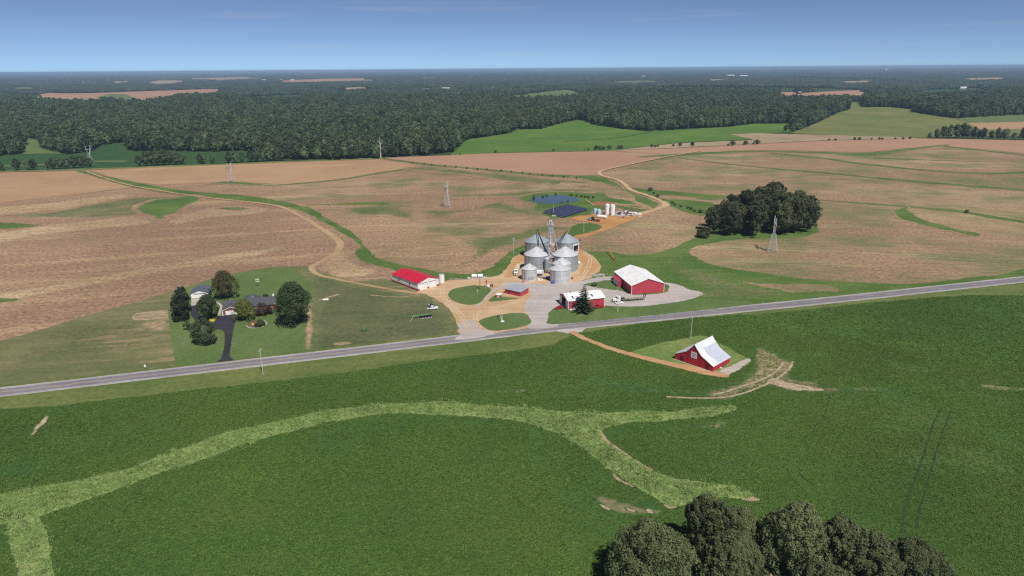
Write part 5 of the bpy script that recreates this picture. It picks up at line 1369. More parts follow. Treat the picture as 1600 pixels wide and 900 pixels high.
slab(mid_ + lo_[1:3], -0.2, Lg * 0.30 - 0.003, 'roof', M['barn_roof'], r)
MB().ext([(wd / 2 - 0.3, 9.42), (wd / 2 + 0.3, 9.42), (wd / 2, 9.62)], -0.2, Lg + 0.3, 'y').build('ridge_cap', M['barn_roof'], r)
q = MB().box(wd * 0.425, wd * 0.425 + 2.7, -0.10, -0.01, 3.3, 6.0).build('quilt_square', M['white'], r)
mb = MB(); cx, cz = wd * 0.425 + 1.35, 4.65
def rect(x, z, s, ang=0):
    c_, s_ = math.cos(ang), math.sin(ang)
    P = [(cx + x + c_ * a - s_ * b, cz + z + s_ * a + c_ * b) for a, b in ((-s, -s), (s, -s), (s, s), (-s, s))]
    mb.ext(P, -0.13, -0.105, 'y')
for i in (-1, 0, 1):
    for j in (-1, 0, 1):
        if (i, j) == (0, 0): rect(0, 0, 0.2, math.pi / 4)
        elif i * j: rect(i * 0.62, j * 0.62, 0.17, math.pi / 4)
        else: rect(i * 0.78, j * 0.78, 0.09)
mb.build('quilt_pattern', M['dark'], q)
for fx in (0.15, 0.81):
    x0 = wd * fx
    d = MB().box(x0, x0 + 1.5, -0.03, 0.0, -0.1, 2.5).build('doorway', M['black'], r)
    MB().box(x0 + 0.62, x0 + 0.88, -0.06, -0.032, -0.1, 2.5).build('door_post', M['barn_red'], d)
MB().box(wd * 0.35 - 0.08, wd * 0.35 + 0.08, -0.06, -0.005, 0, 5.1).build('batten', M['dark_red'], r)
MB().box(wd * 0.66 - 0.08, wd * 0.66 + 0.08, -0.06, -0.005, 0, 5.0).build('batten', M['dark_red'], r)
MB().box(-0.2, wd + 0.2, -0.5, -0.05, -0.5, 0.12).build('foundation', M['concrete'], r)
MB().tube((wd / 2, 0.2, 9.4), (wd / 2, 0.2, 10.6), 0.05).build('lightning_rod', M['dark'], r)

# --- brick house
o_, hd, wd = frame((350, 492.6), (371, 490.6))
hd = (hd + ROADANG) / 2
r = empty('brick_house', o_, hd, 'low brick ranch house with a dark grey shingled roof and a white garage door', 'house')
def hip(mb, x0, x1, y0, y1, z0, z1, oh=0.5, gx=0.0, gy=0.0):
    x0 -= oh; x1 += oh; y0 -= oh; y1 += oh
    cy = (y0 + y1) / 2; k = min(y1 - y0, x1 - x0) / 2
    mb.add([(x0, y0, z0), (x1, y0, z0), (x1, y1, z0), (x0, y1, z0), (x0 + k, cy, z1), (x1 - k, cy, z1), (x0, y0, z0 - .15), (x1, y0, z0 - .15), (x1, y1, z0 - .15), (x0, y1, z0 - .15)],
           [(0, 1, 5, 4), (1, 2, 5), (2, 3, 4, 5), (3, 0, 4), (0, 6, 7, 1), (1, 7, 8, 2), (2, 8, 9, 3), (3, 9, 6, 0), (9, 8, 7, 6)])
W_ = 24.5
mb = MB(); mb.box(-0.2, W_ - 8.5, 3.6, 12, -0.2, 2.8); mb.box(W_ - 8.5, W_, 2.2, 12, -0.2, 3.0); mb.box(9, 17, 12, 18, -0.2, 2.8)
mb.build('wall', M['brick'], r)
gable_walls(7.4, 4.4, 2.8, 4.3, x0=-0.1, y0=0).build('garage_wall', M['brick'], r)
for mb in gable_roof(W_ - 8.0, 8.4, 2.8, 5.0, x0=-0.5, y0=3.6, axis='x', oh=0.6): mb.build('roof', M['shingle'], r)
for mb in gable_roof(9.3, 9.8, 3.0, 5.5, x0=W_ - 9, y0=2.2, axis='x', oh=0.6): mb.build('roof', M['shingle'], r)
for mb in gable_roof(7.4, 7.6, 2.8, 4.3, x0=-0.1, y0=0, axis='y', oh=0.5, ov2=0.4): mb.build('roof', M['shingle'], r)
mb = MB(); hip(mb, 9, 17, 9.5, 18, 2.8, 6.0); mb.build('roof', M['shingle'], r)
mb = MB()
for sg in (-1, 1):
    cx = 3.6; e = 4.2
    mb.ext([(cx, 4.35), (cx + sg * e, 4.35 - 1.5 / 3.7 * e), (cx + sg * e, 4.35 - 1.5 / 3.7 * e - 0.28), (cx, 4.07)], -0.47, -0.41, 'y')
mb.build('fascia', M['white'], r)
MB().box(0.9, 6.6, -0.07, -0.01, 0.02, 2.15).build('garage_door', M['white'], r)
MB().box(-0.75, -0.25, -0.2, 0.1, 0, 2.4).build('porch_post', M['white'], r)
MB().box(W_ - 8.9, W_ - 8.6, 1.7, 2.0, 0, 2.7).build('porch_post', M['white'], r)
for x, y in ((W_ - 6.5, 2.2), (W_ - 3, 2.2), (9.5, 3.6), (13, 3.6)):
    w = MB().box(x, x + 1.5, y - 0.07, y - 0.01, 0.9, 2.2).build('window', M['glass'], r)
    mb = MB().box(x - 0.1, x, y - 0.1, y - 0.02, 0.85, 2.25).box(x + 1.5, x + 1.6, y - 0.1, y - 0.02, 0.85, 2.25); mb.build('shutter', M['white'], w)
MB().box(W_ - 0.5, W_ + 0.3, 9.0, 9.9, 0, 6.1).build('chimney', M['white'], r)
for x, y in ((3, 8.2), (14, 11)):
    MB().cone((x, y, 4.6), 0.1, 0.1, 1.1, 8).build('vent_pipe', M['white'], r)

# --- detached garage
o_, hd, wd = frame((299, 466.6), (326, 465.0))
wd = 9.0
r = empty('detached_garage', o_, (hd + ROADANG) / 2, 'white detached garage with a blue grey roof behind the dark evergreens', 'garage')
Lg = 10.5; ev, pk = 3.0, 4.6
gable_walls(wd, Lg, ev, pk).build('wall', M['white'], r)
roof_parts(r, M['garage_roof'], wd, Lg, ev, pk, oh=0.5, ov2=0.5)
d = MB().box(1.7, 7.2, -0.08, -0.02, 0.0, 2.4).build('garage_door', M['white'], r)
MB().box(1.5, 7.4, -0.25, -0.02, 2.42, 2.65).build('door_header', M['dark'], d)
mb = MB()
for k in (0.6, 1.2, 1.8): mb.box(1.75, 7.15, -0.10, -0.082, k, k + 0.05)
mb.build('panel_joint', M['steel'], d)
MB().box(wd + 0.01, wd + 0.06, 3, 4, 0, 2.1).build('side_door', M['white'], r)

# ------------------------------------------------------------------ grain bins and leg
BINHEAD = heading((800, 440), (880, 440))
def grain_bin(px, base_y, rpx, wall_h, peak_h, wm, rm, label, legs=True, rings=True, name='grain_bin'):
    g = G(px, base_y); s = pxm(px, base_y); R_ = rpx / s
    r = empty(name, g, BINHEAD, label, 'grain bin', 'grain bins')
    MB().cone((0, 0, -0.2), R_ + 0.25, R_ + 0.25, 0.45, 36).build('foundation', M['concrete'], r)
    b = MB().cone((0, 0, 0.2), R_, R_, wall_h - 0.2, 40).build('wall', wm, r)
    mb = MB()
    for k in range(20):
        a = 2 * math.pi * k / 20; c_, s_ = math.cos(a), math.sin(a)
        mb.tube((c_ * (R_ + 0.05), s_ * (R_ + 0.05), 0.2), (c_ * (R_ + 0.05), s_ * (R_ + 0.05), wall_h - 0.05), 0.055, 4)
    mb.build('stiffener', wm, r)
    ro = MB().cone((0, 0, wall_h), R_ + 0.28, 0.5, peak_h - wall_h, 40).build('roof', rm, r)
    mb = MB()
    for k in range(20):
        a = 2 * math.pi * (k + .5) / 20; c_, s_ = math.cos(a), math.sin(a)
        mb.tube((c_ * (R_ + 0.2), s_ * (R_ + 0.2), wall_h + 0.06), (c_ * 0.5, s_ * 0.5, peak_h + 0.03), 0.05, 4)
    mb.build('roof_rib', rm, ro)
    MB().cone((0, 0, peak_h - 0.1), 0.55, 0.5, 0.7, 14).build('roof_cap', rm, ro)
    for k in (0, 1, 2):
        a = -1.9 + k * 1.1; q = 0.62
        z = wall_h + (peak_h - wall_h) * (1 - q)
        MB().tube((math.cos(a) * R_ * q, math.sin(a) * R_ * q, z), (math.cos(a) * R_ * q * 1.05, math.sin(a) * R_ * q * 1.05, z + 0.75), 0.28, 8).build('roof_vent', M['steel'], ro)
    # ladder
    mb = MB(); a = -2.2
    for da in (-0.22, 0.22):
        x = math.cos(a) * (R_ + 0.16) - math.sin(a) * da; y = math.sin(a) * (R_ + 0.16) + math.cos(a) * da
        mb.tube((x, y, 0.5), (x, y, wall_h + 0.4), 0.035, 4)
    for k in range(int(wall_h / 0.45)):
        z = 0.7 + k * 0.45; x, y = math.cos(a) * (R_ + 0.16), math.sin(a) * (R_ + 0.16)
        mb.tube((x + math.sin(a) * .22, y - math.cos(a) * .22, z), (x - math.sin(a) * .22, y + math.cos(a) * .22, z), 0.02, 4)
    mb.build('ladder', M['dark'], r)
    return r, g, R_
bl, g_bl, R_bl = grain_bin(839, 400, 18.6, 10.6, 15.2, M['bin_dull'], M['bin_roof_dull'], 'large weathered grain bin at the back left, behind the white capped bin')
br, g_br, R_br = grain_bin(885.5, 400, 18.2, 10.6, 15.2, M['bin_dull'], M['bin_roof_dull'], 'large weathered grain bin at the back right with a pale panel painting its sunlit side')
ml, g_ml, R_ml = grain_bin(838.5, 421, 19.2, 10.2, 14.6, M['bin_dull'], M['bin_roof'], 'large dark sided grain bin with a pale roof, left of the elevator leg')
mr, g_mr, R_mr = grain_bin(882.5, 421, 20.0, 10.2, 14.8, M['bin_dull'], M['bin_roof'], 'large dark sided grain bin with a pale roof, right of the elevator leg')
fl, g_fl, R_fl = grain_bin(827, 436.5, 11.6, 7.0, 9.6, M['bin_bright'], M['bin_roof'], 'smallest shiny grain bin at the front left beside the grain truck')
fb, g_fb, R_fb = grain_bin(877.5, 430.0, 14.0, 7.7, 10.9, M['bin_bright'], M['bin_roof'], 'shiny grain bin half hidden behind the front bin')
fr, g_fr, R_fr = grain_bin(875, 439, 15.7, 7.7, 10.3, M['bin_bright'], M['bin_roof'], 'shiny grain bin nearest the yard, at the front of the group')
# panel on back right bin; its pale right strip paints the sunlit side
mb = MB()
def arc_panel(R_, a0, a1, z0, z1, n=8, t=0.12):
    m_ = MB()
    for k in range(n):
        p = a0 + (a1 - a0) * k / n; q = a0 + (a1 - a0) * (k + 1) / n
        P = [(math.cos(p) * R_, math.sin(p) * R_), (math.cos(q) * R_, math.sin(q) * R_), (math.cos(q) * (R_ + t), math.sin(q) * (R_ + t)), (math.cos(p) * (R_ + t), math.sin(p) * (R_ + t))]
        m_.ext(P, z0, z1, 'z')
    return m_
aw = -BINHEAD
pn = arc_panel(R_br, aw - 1.10, aw - 0.12, 3.0, 9.6, t=0.16).build('sunlit_panel', M['tan_tarp'], br)
pn.data.materials[0] = M['white']
arc_panel(R_br + 0.17, aw - 1.06, aw - 0.50, 4.6, 8.8, t=0.06).build('panel_opening', M['black'], pn)
arc_panel(R_br + 0.17, aw - 0.85, aw - 0.6, 4.6, 6.2, t=0.12).build('panel_patch', M['rust'], pn)
arc_panel(R_fl, aw - 1.75, aw - 0.95, 0.9, 3.1, t=0.06).build('repair_sheet', M['bin_dull'], fl)

# elevator leg: lattice tower, head, spouts
g = G(859.5, 423)
HL = 32.0
r = empty('elevator_leg', g, BINHEAD, 'tall steel elevator leg rising between the grain bins', 'grain elevator')
def lattice(mb, pts0, pts1, z0, z1, n, rr, br_=None):
    br_ = br_ or rr * 0.6
    for k in range(4):
        mb.tube((*pts0[k], z0), (*pts1[k], z1), rr, 5)
    for i in range(n):
        t0, t1 = i / n, (i + 1) / n
        for k in range(4):
            a, b = k, (k + 1) % 4
            def P(j, t): return (pts0[j][0] + (pts1[j][0] - pts0[j][0]) * t, pts0[j][1] + (pts1[j][1] - pts0[j][1]) * t, z0 + (z1 - z0) * t)
            mb.tube(P(a, t0), P(b, t1), br_, 4); mb.tube(P(b, t0), P(a, t1), br_, 4); mb.tube(P(a, t1), P(b, t1), br_, 4)
sq = lambda s, dx=0, dy=0: [(dx - s, dy - s), (dx + s, dy - s), (dx + s, dy + s), (dx - s, dy + s)]
mb = MB(); lattice(mb, sq(1.15), sq(1.05), 0, HL - 2.6, 12, 0.12, 0.07); mb.build('tower_frame', M['steel'], r)
mb = MB().box(-0.75, -0.2, -0.3, 0.3, 0, HL - 2).box(0.2, 0.75, -0.3, 0.3, 0, HL - 2); mb.build('leg_casing', M['steel'], r)
hd_ = MB().box(-1.0, 1.0, -0.75, 0.75, HL - 2.2, HL - 0.7).ext([(-1.0, HL - 0.7), (1.0, HL - 0.7), (0.7, HL + 0.1), (-0.7, HL + 0.1)], -0.75, 0.75, 'y').build('head_house', M['steel'], r)
MB().box(-0.45, 0.45, -0.8, -0.76, HL - 1.9, HL - 0.9).build('head_opening', M['dark'], hd_)
mb = MB().box(-1.9, 1.9, -1.5, 1.5, HL - 2.75, HL - 2.6)
for x in (-1.9, 1.9):
    for y in (-1.5, 0, 1.5): mb.tube((x, y, HL - 2.6), (x, y, HL - 1.5), 0.04, 4)
for z in (HL - 1.5, HL - 2.0):
    for y in (-1.5, 1.5): mb.tube((-1.9, y, z), (1.9, y, z), 0.035, 4)
    for x in (-1.9, 1.9): mb.tube((x, -1.5, z), (x, 1.5, z), 0.035, 4)
mb.build('work_platform', M['steel'], r)
mb = MB().box(-2.6, 2.6, -2.0, 2.0, 17.0, 17.12)
for x, y in ((-2.6, -2), (2.6, -2), (2.6, 2), (-2.6, 2)): mb.tube((x, y, 17.1), (x, y, 18.2), 0.04, 4)
for y in (-2, 2): mb.tube((-2.6, y, 18.2), (2.6, y, 18.2), 0.04, 4)
mb.box(-2.2, 2.2, -1.8, 1.8, 9.0, 9.1)
mb.build('catwalk', M['steel'], r)
MB().cone((0, -1.4, 17.4), 0.9, 0.5, 1.6, 12).build('distributor', M['steel'], r)
Rm = Matrix.Rotation(-BINHEAD, 3, 'Z')
def loc_(p): return Rm @ (Vector(p) - g)
top = lambda gb, h: loc_((gb.x, gb.y, h))
MB().tube((0.7, -0.5, HL - 2.5), top(g_mr, 12.0) + Vector((-4.5, 1.5, 0.0)), 0.27, 8).build('spout', M['bin_bright'], r)
MB().tube((-0.7, -0.3, HL - 3.0), (0.0, -1.4, 18.8), 0.22, 8).build('spout', M['steel'], r)
MB().tube((-0.7, 0.4, HL - 2.5), (-0.9, 0.4, 17.3), 0.2, 8).build('spout', M['steel'], r)
# incline augers from the low hub to the back peaks
for tgt, st, lab in ((top(g_bl, 18.2), (-1.5, 0.5, 10.5), 'conveyor'), (top(g_br, 17.4), (0.9, -0.5, 13.2), 'conveyor'), (top(g_bl, 16.2) + Vector((0.8, -0.5, 0)), top(g_ml, 9.6) + Vector((R_ml * 0.82, -2.5, 0)), 'conveyor')):
    c_ = MB().tube(st, tgt, 0.26, 6).build(lab, M['dark'], r)
    a, b = Vector(st), Vector(tgt); mb = MB()
    up = Vector((0, 0, 0.9))
    mb.tube(a + up, b + up, 0.05, 4)
    for k in range(9):
        p = a.lerp(b, k / 8); mb.tube(p, p + up, 0.04, 4)
    mb.build('truss', M['dark'], c_)
mb = MB().box(-0.8, 0.8, -0.5, 0.5, 0, 0).tube(top(g_bl, 15.7) - Vector((1.3, 0, 0)), top(g_bl, 15.7) + Vector((1.3, 0, 0)), 0.14, 6).tube(top(g_br, 15.7) - Vector((1.8, 0, 0)), top(g_br, 15.7) + Vector((1.2, 0, 0)), 0.14, 6)
mb.build('bin_drive', M['dark'], r)
# tall round tank hung beside the leg
g2 = G(854.5, 427)
r = empty('surge_bin', g2, BINHEAD, 'narrow tall steel surge bin standing beside the elevator leg', 'surge bin')
MB().cone((0, 0, 2.4), 1.5, 1.5, 7.0, 20).build('wall', M['bin_dull'], r)
MB().cone((0, 0, 0.8), 0.35, 1.5, 1.6, 20).build('hopper', M['bin_dull'], r)
MB().cone((0, 0, 9.4), 1.55, 0.2, 0.9, 20).build('roof', M['bin_roof'], r)
for a in (0.8, 2.4, 3.9, 5.5): MB().tube((1.45 * math.cos(a), 1.45 * math.sin(a), 0), (1.45 * math.cos(a), 1.45 * math.sin(a), 3.4), 0.1, 5).build('leg', M['steel'], r)
# dryer and pit gear
g2 = G(843, 431.5)
r = empty('grain_dryer', g2, BINHEAD, 'pale boxy grain dryer between the two front bins', 'grain dryer')
MB().box(-2.4, 2.4, -1.1, 1.1, 0.9, 3.4).build('dryer_body', M['white'], r)
MB().ext([(-1.15, 3.4), (1.15, 3.4), (0.5, 4.0), (-0.5, 4.0)], -2.4, 2.4, 'x').build('dryer_top', M['steel'], r)
MB().box(-2.2, 2.2, -1.16, -1.11, 1.1, 1.9).build('louvre', M['dark'], r)
for x in (-2.1, 2.1):
    for y in (-0.9, 0.9): MB().box(x - .1, x + .1, y - .1, y + .1, 0, 0.9).build('leg', M['steel'], r)
g2 = G(847, 436)
r = empty('small_auger', g2, BINHEAD, 'thin upright auger with a stay leg in front of the grain dryer', 'auger')
MB().tube((0, 0, 0), (0.2, 0.4, 8.2), 0.2, 8).build('auger_tube', M['steel'], r)
MB().tube((2.4, 0.6, 0), (0.15, 0.3, 6), 0.07, 5).build('stay', M['steel'], r)
MB().cone((0, 0, 0), 0.8, 0.5, 0.7, 10).build('boot', M['rust'], r)
def clutter(px, py, parts, name, label, cat):
    r = empty(name, G(px, py), BINHEAD, label, cat)
    for nm, mb, mt in parts: mb.build(nm, M[mt], r)
clutter(842, 438.5, [('drum', MB().cone((0, 0, 0), 0.9, 0.9, 1.1, 12), 'white'), ('drum', MB().cone((1.9, .5, 0), 0.6, 0.6, 1.0, 12), 'white'), ('crate', MB().box(-2.2, -1.1, -.5, .5, 0, .8), 'tan_tarp')], 'drum_cluster', 'white drums on the ground between the two front bins', 'drums')
clutter(852, 435.5, [('pit_body', MB().ext([(-1.6, 0), (1.6, 0), (2.0, 1.3), (-2.0, 1.3)], -1.2, 1.2, 'y'), 'dark'), ('grate', MB().box(-1.7, 1.7, -1.0, 1.0, 1.31, 1.38), 'steel')], 'dump_pit', 'dark dump pit hopper at the foot of the elevator leg', 'hopper')
clutter(858.5, 436.5, [('engine', MB().box(-.8, .8, -.6, .6, .4, 1.5), 'red'), ('tank', MB().cone((-.9, .9, .9), .5, .5, 1.5, 12, 'x'), 'white'), ('wheel', MB().cone((-.6, -.75, .4), .4, .4, .2, 10, 'y'), 'rubber'), ('wheel', MB().cone((.6, -.75, .4), .4, .4, .2, 10, 'y'), 'rubber')], 'engine_cart', 'red engine cart with a white fuel tank left of the front bin', 'engine')
clutter(863.5, 443, [('cover', MB().ext([(-1.2, .2), (1.2, .2), (.8, 1.2), (-.8, 1.2)], -.9, .9, 'y'), 'blue'), ('skid', MB().box(-1.1, 1.1, -.7, .7, 0, .2), 'dark')], 'blue_box', 'blue covered box on the ground in front of the shiny bin', 'box')
clutter(817.5, 441, [('body', MB().box(-.6, .6, -.3, .3, .2, .7), 'red'), ('base', MB().box(-.5, .5, -.4, .4, 0, .2), 'dark')], 'fuel_can_stack', 'small red box on the ground before the smallest bin', 'box')
clutter(893, 436, [('fan', MB().cone((0, 0, .9), .75, .75, .9, 14, 'x'), 'rust'), ('stand', MB().box(-.1, 1, -.6, .6, 0, .3), 'dark')], 'bin_fan', 'dark aeration fan at the right foot of the front bin', 'fan')
clutter(903.5, 413, [('fan', MB().cone((0, 0, 1.0), .9, .9, 1.2, 14, 'x'), 'white'), ('stand', MB().box(0, 1.2, -.6, .6, 0, .3), 'dark')], 'bin_fan', 'white aeration fan at the right side of the dark sided right bin', 'fan')
clutter(905, 376, [('fan', MB().cone((0, 0, 1.0), .8, .8, 1.2, 14, 'x'), 'rust'), ('stand', MB().box(0, 1.2, -.6, .6, 0, .3), 'dark')], 'bin_fan', 'rusty aeration fan behind the back right bin', 'fan')

# ------------------------------------------------------------------ poles and towers
def power_pole(px, py, hpx, label, mat='wood', arm=True, ang=0.0, drum=False, lamp=False):
    g = G(px, py); s = pxm(px, py); d = ray(px, py); h = hpx / s / math.sqrt(1 - d[2] ** 2)
    if 'soy' in label: g.z = 0.4
    r = empty('utility_pole', g, ang, label, 'utility pole')
    MB().tube((0, 0, -.3), (0, 0, h), 0.19, 8, 0.13).build('pole', M[mat], r)
    if arm:
        MB().box(-1.3, 1.3, -.08, .08, h - 0.75, h - 0.55).build('crossarm', M[mat], r)
        for x in (-1.15, 0.35, 1.15):
            MB().cone((x, 0, h - 0.55), .07, .05, .25, 6).build('insulator', M['white'], r)
    if drum:
        MB().cone((0.4, 0, h - 2.2), .28, .28, .9, 10).build('transformer', M['steel'], r)
    if lamp:
        MB().tube((0, 0, h - .6), (1.2, 0, h - .2), .05, 5).build('lamp_arm', M['steel'], r)
        MB().cone((1.2, 0, h - .45), .28, .2, .25, 8).build('lamp_head', M['white'], r)
    return r
power_pole(411, 585, 39, 'grey utility pole with crossarm on the verge below the brick house', 'pale_pole', ang=ROADANG + 1.2)
power_pole(802.5, 398, 26, 'pale utility pole left of the grain bins', 'pale_pole', drum=True)
power_pole(750, 452, 18, 'dark pole on the oval lawn carrying a rusty box', 'rust', arm=False, drum=True)
power_pole(965, 487.5, 34, 'pale lamp pole on the lawn right of the red workshop', 'pale_pole', arm=False, lamp=True, ang=2.0)
power_pole(1079, 531, 35, 'bare pale pole in the soybeans behind the old barn', 'pale_pole', arm=False)
power_pole(864.5, 335.5, 16, 'thin pale pole at the front edge of the solar rows', 'pale_pole', arm=False)
power_pole(912, 364, 17, 'pale pole on the grass below the orange yard', 'pale_pole', arm=True)
g = G(785, 503)
r = empty('hydrant_pole', g, 0.3, 'white pole with a bench like base on the road lawn', 'post')
MB().tube((0, 0, 0), (-0.2, 0, 7.0), .1, 6).build('pole', M['white'], r)
MB().box(-.9, .9, -.5, .5, 0, .5).build('base', M['white'], r)
MB().tube((-.4, 0, .4), (-.9, 0, 3.4), .16, 6).build('stay', M['white'], r)
clutter(778, 496, [('drum', MB().cone((0, 0, 0), .45, .45, .9, 10), 'dark'), ('drum_lid', MB().cone((0, 0, .9), .47, .3, .1, 10), 'dark')], 'black_drum', 'black drum on the road lawn near the white pole', 'drum')
g = G(746, 459.5)
r = empty('lawn_post', g, 0, 'small pale post on the oval lawn', 'post')
MB().tube((0, 0, 0), (0, 0, 2.2), .08, 6).build('pole', M['pale_pole'], r); MB().box(-.25, .25, -.1, .1, 1.9, 2.3).build('cap', M['white'], r)
g = G(760, 449)
r = empty('fuel_pump', g, 0, 'red fuel pump on a post beside the white tank', 'fuel pump')
MB().tube((0, 0, 0), (0, 0, 3.6), .12, 6).build('pole', M['dark_red'], r); MB().box(-.4, .4, -.3, .3, 2.9, 4.2).build('pump_head', M['red'], r); MB().box(-.5, .5, -.4, .4, 0, .3).build('base', M['concrete'], r)
clutter(763, 449, [('tank', MB().ball((0, 0, .8), .95, 12, 8), 'white'), ('stand', MB().box(-.6, .6, -.6, .6, 0, .3), 'dark')], 'round_tank', 'small white round tank beside the red fuel pump', 'tank')
clutter(768.5, 448.5, [('barrel', MB().cone((-1, 0, .5), .5, .5, 1.0, 10), 'dark'), ('barrel', MB().cone((.2, .4, .5), .5, .5, 1.0, 10), 'dark'), ('rack', MB().box(-1.5, .8, -.5, .8, 0, .5), 'rust')], 'barrel_rack', 'dark barrels on a rusty rack right of the white round tank', 'barrels')
# white fuel tanks on a pad
r = empty('fuel_tank', G(746, 434.5), 0.05, 'pair of white horizontal fuel tanks on a concrete pad', 'fuel tank')
for x in (-1.9, 1.7):
    t_ = MB().cone((x - 1.5, 0, 1.5), 1.05, 1.05, 3.0, 16, 'x').build('tank', M['white'], r)
    MB().box(x - 1.2, x - 0.9, -.9, .9, 0.2, 1.0).box(x + .9, x + 1.2, -.9, .9, .2, 1.0).build('saddle', M['steel'], t_)
MB().box(-6, 6, -2.2, 2.0, -.1, .22).build('pad', M['concrete'], r)

# transmission towers
def pylon(px, py, hpx, label, ang):
    g = G(px, py); s = pxm(px, py); h = hpx / s
    r = empty('transmission_tower', g, ang, label, 'pylon', 'lattice transmission towers')
    b = h * 0.13; wst = h * 0.045
    lb = lambda s_, x=0: [(x - s_, -s_), (x + s_, -s_), (x + s_, s_), (x - s_, s_)]
    rr = 0.10
    mb = MB(); lattice(mb, lb(b), lb(wst), 0, h * 0.52, 5, rr, 0.06); mb.build('tower_body', M['steel'], r)
    for sg in (-1, 1):
        mb = MB(); lattice(mb, [(sg * wst * .6 - .25, -.4), (sg * wst * .6 + .25, -.4), (sg * wst * .6 + .25, .4), (sg * wst * .6 - .25, .4)], [(sg * h * .14 - .3, -.35), (sg * h * .14 + .3, -.35), (sg * h * .14 + .3, .35), (sg * h * .14 - .3, .35)], h * .52, h * .80, 4, rr, 0.07)
        lattice(mb, [(sg * h * .14 - .3, -.35), (sg * h * .14 + .3, -.35), (sg * h * .14 + .3, .35), (sg * h * .14 - .3, .35)], [(sg * h * .17 - .08, -.08), (sg * h * .17 + .08, -.08), (sg * h * .17 + .08, .08), (sg * h * .17 - .08, .08)], h * .80, h, 3, rr, 0.06)
        mb.build('horn', M['steel'], r)
    mb = MB()
    for y in (-.4, .4):
        for z in (.78, .82): mb.tube((-h * .3, y * .5, h * .80), (h * .3, y * .5, h * .80), 0.1, 4); mb.tube((-h * .17, y, h * z), (h * .17, y, h * z), 0.1, 4)
    n = 10
    for k in range(n):
        x0 = -h * .17 + h * .34 * k / n; x1 = x0 + h * .34 / n
        mb.tube((x0, -.4, h * .78), (x1, -.4, h * .82), .06, 4); mb.tube((x0, .4, h * .82), (x1, .4, h * .78), .06, 4)
    for sg in (-1, 1): mb.tube((sg * h * .3, 0, h * .80), (sg * h * .17, 0, h * .84), .08, 4); mb.tube((sg * h * .3, 0, h * .80), (sg * h * .17, 0, h * .77), .08, 4)
    mb.build('crossarm', M['steel'], r)
    for x in (-.29, 0, .29):
        MB().tube((x * h, 0, h * .79), (x * h, 0, h * .79 - 2.2), .12, 5).build('insulator', M['dark'], r)
    return r
pa = heading((361, 285), (1206, 392)) + math.pi / 2 + 0.35
pylon(1206.5, 393, 55, 'nearest lattice pylon, standing before the round grove', pa)
pylon(699, 324, 40, 'lattice pylon in the weedy stubble left of the pond', pa)
pylon(361.5, 285.5, 31, 'lattice pylon on the grass tongue below the tan stubble', pa)
pylon(142, 256, 28, 'farthest lattice pylon, in the dark green crop at the left', pa)

# ------------------------------------------------------------------ vehicles (local +x forward, wheels on z 0)
def wheels(r, xs, hw, rad=0.38, wid=0.26):
    for x in xs:
        for sg in (-1, 1):
            w = MB().cone((x, sg * hw - wid / 2, rad), rad, rad, wid, 14, 'y').build('wheel', M['rubber'], r)
            MB().cone((x, sg * (hw + wid / 2 - .02) - .02, rad), rad * .55, rad * .55, .05, 10, 'y').build('rim', M['chrome'], w)
def pickup(px, py, p0, p1, paint, label, crew=True):
    r = empty('pickup_truck', G(px, py, 0.12), heading(p0, p1), label, 'pickup truck')
    MB().ext([(-2.85, .45), (2.8, .45), (2.85, .75), (2.75, 1.08), (1.35, 1.16), (-1.0, 1.16), (-1.0, 1.12), (-2.85, 1.12)], -.96, .96, 'y').build('body', M[paint], r)
    c = MB(); lo, hi = .90, .74
    xs0, xs1 = (-1.0, 1.35), (-.75, .55)
    c.add([(xs0[0], -lo, 1.15), (xs0[1], -lo, 1.15), (xs0[1], lo, 1.15), (xs0[0], lo, 1.15), (xs1[0], -hi, 1.86), (xs1[1], -hi, 1.86), (xs1[1], hi, 1.86), (xs1[0], hi, 1.86)],
          [(4, 5, 6, 7), (0, 1, 5, 4), (1, 2, 6, 5), (2, 3, 7, 6), (3, 0, 4, 7)])
    cb = c.build('cab', M[paint], r)
    mb = MB()
    for sg in (-1, 1):
        for a, b in ((-.78, -.08), (.04, .78)):
            P = [(a, sg * .885, 1.24), (b, sg * .885, 1.24), (min(b, .52), sg * .775, 1.76), (max(a, -.66), sg * .775, 1.76)]
            mb.add([(x, y + sg * .012, z) for x, y, z in P], [(0, 1, 2, 3) if sg < 0 else (3, 2, 1, 0)])
    mb.add([(1.30, -.78, 1.22), (1.30, .78, 1.22), (.63, .68, 1.80), (.63, -.68, 1.80)], [(0, 1, 2, 3)])
    mb.add([(-1.0, .72, 1.3), (-1.0, -.72, 1.3), (-.80, -.64, 1.78), (-.80, .64, 1.78)], [(0, 1, 2, 3)])
    mb.build('window', M['glass'], cb)
    MB().box(-2.7, -1.1, -.78, .78, 1.121, 1.15).build('bed_liner', M['dark'], r)
    MB().box(2.82, 2.9, -.85, .85, .5, .72).box(-2.95, -2.86, -.85, .85, .5, .7).build('bumper', M['chrome'], r)
    for sg in (-1, 1): MB().box(2.78, 2.87, sg * .75 - .14, sg * .75 + .14, .82, 1.0).build('headlight', M['white'], r)
    wheels(r, (-1.75, 1.8), .84)
    return r
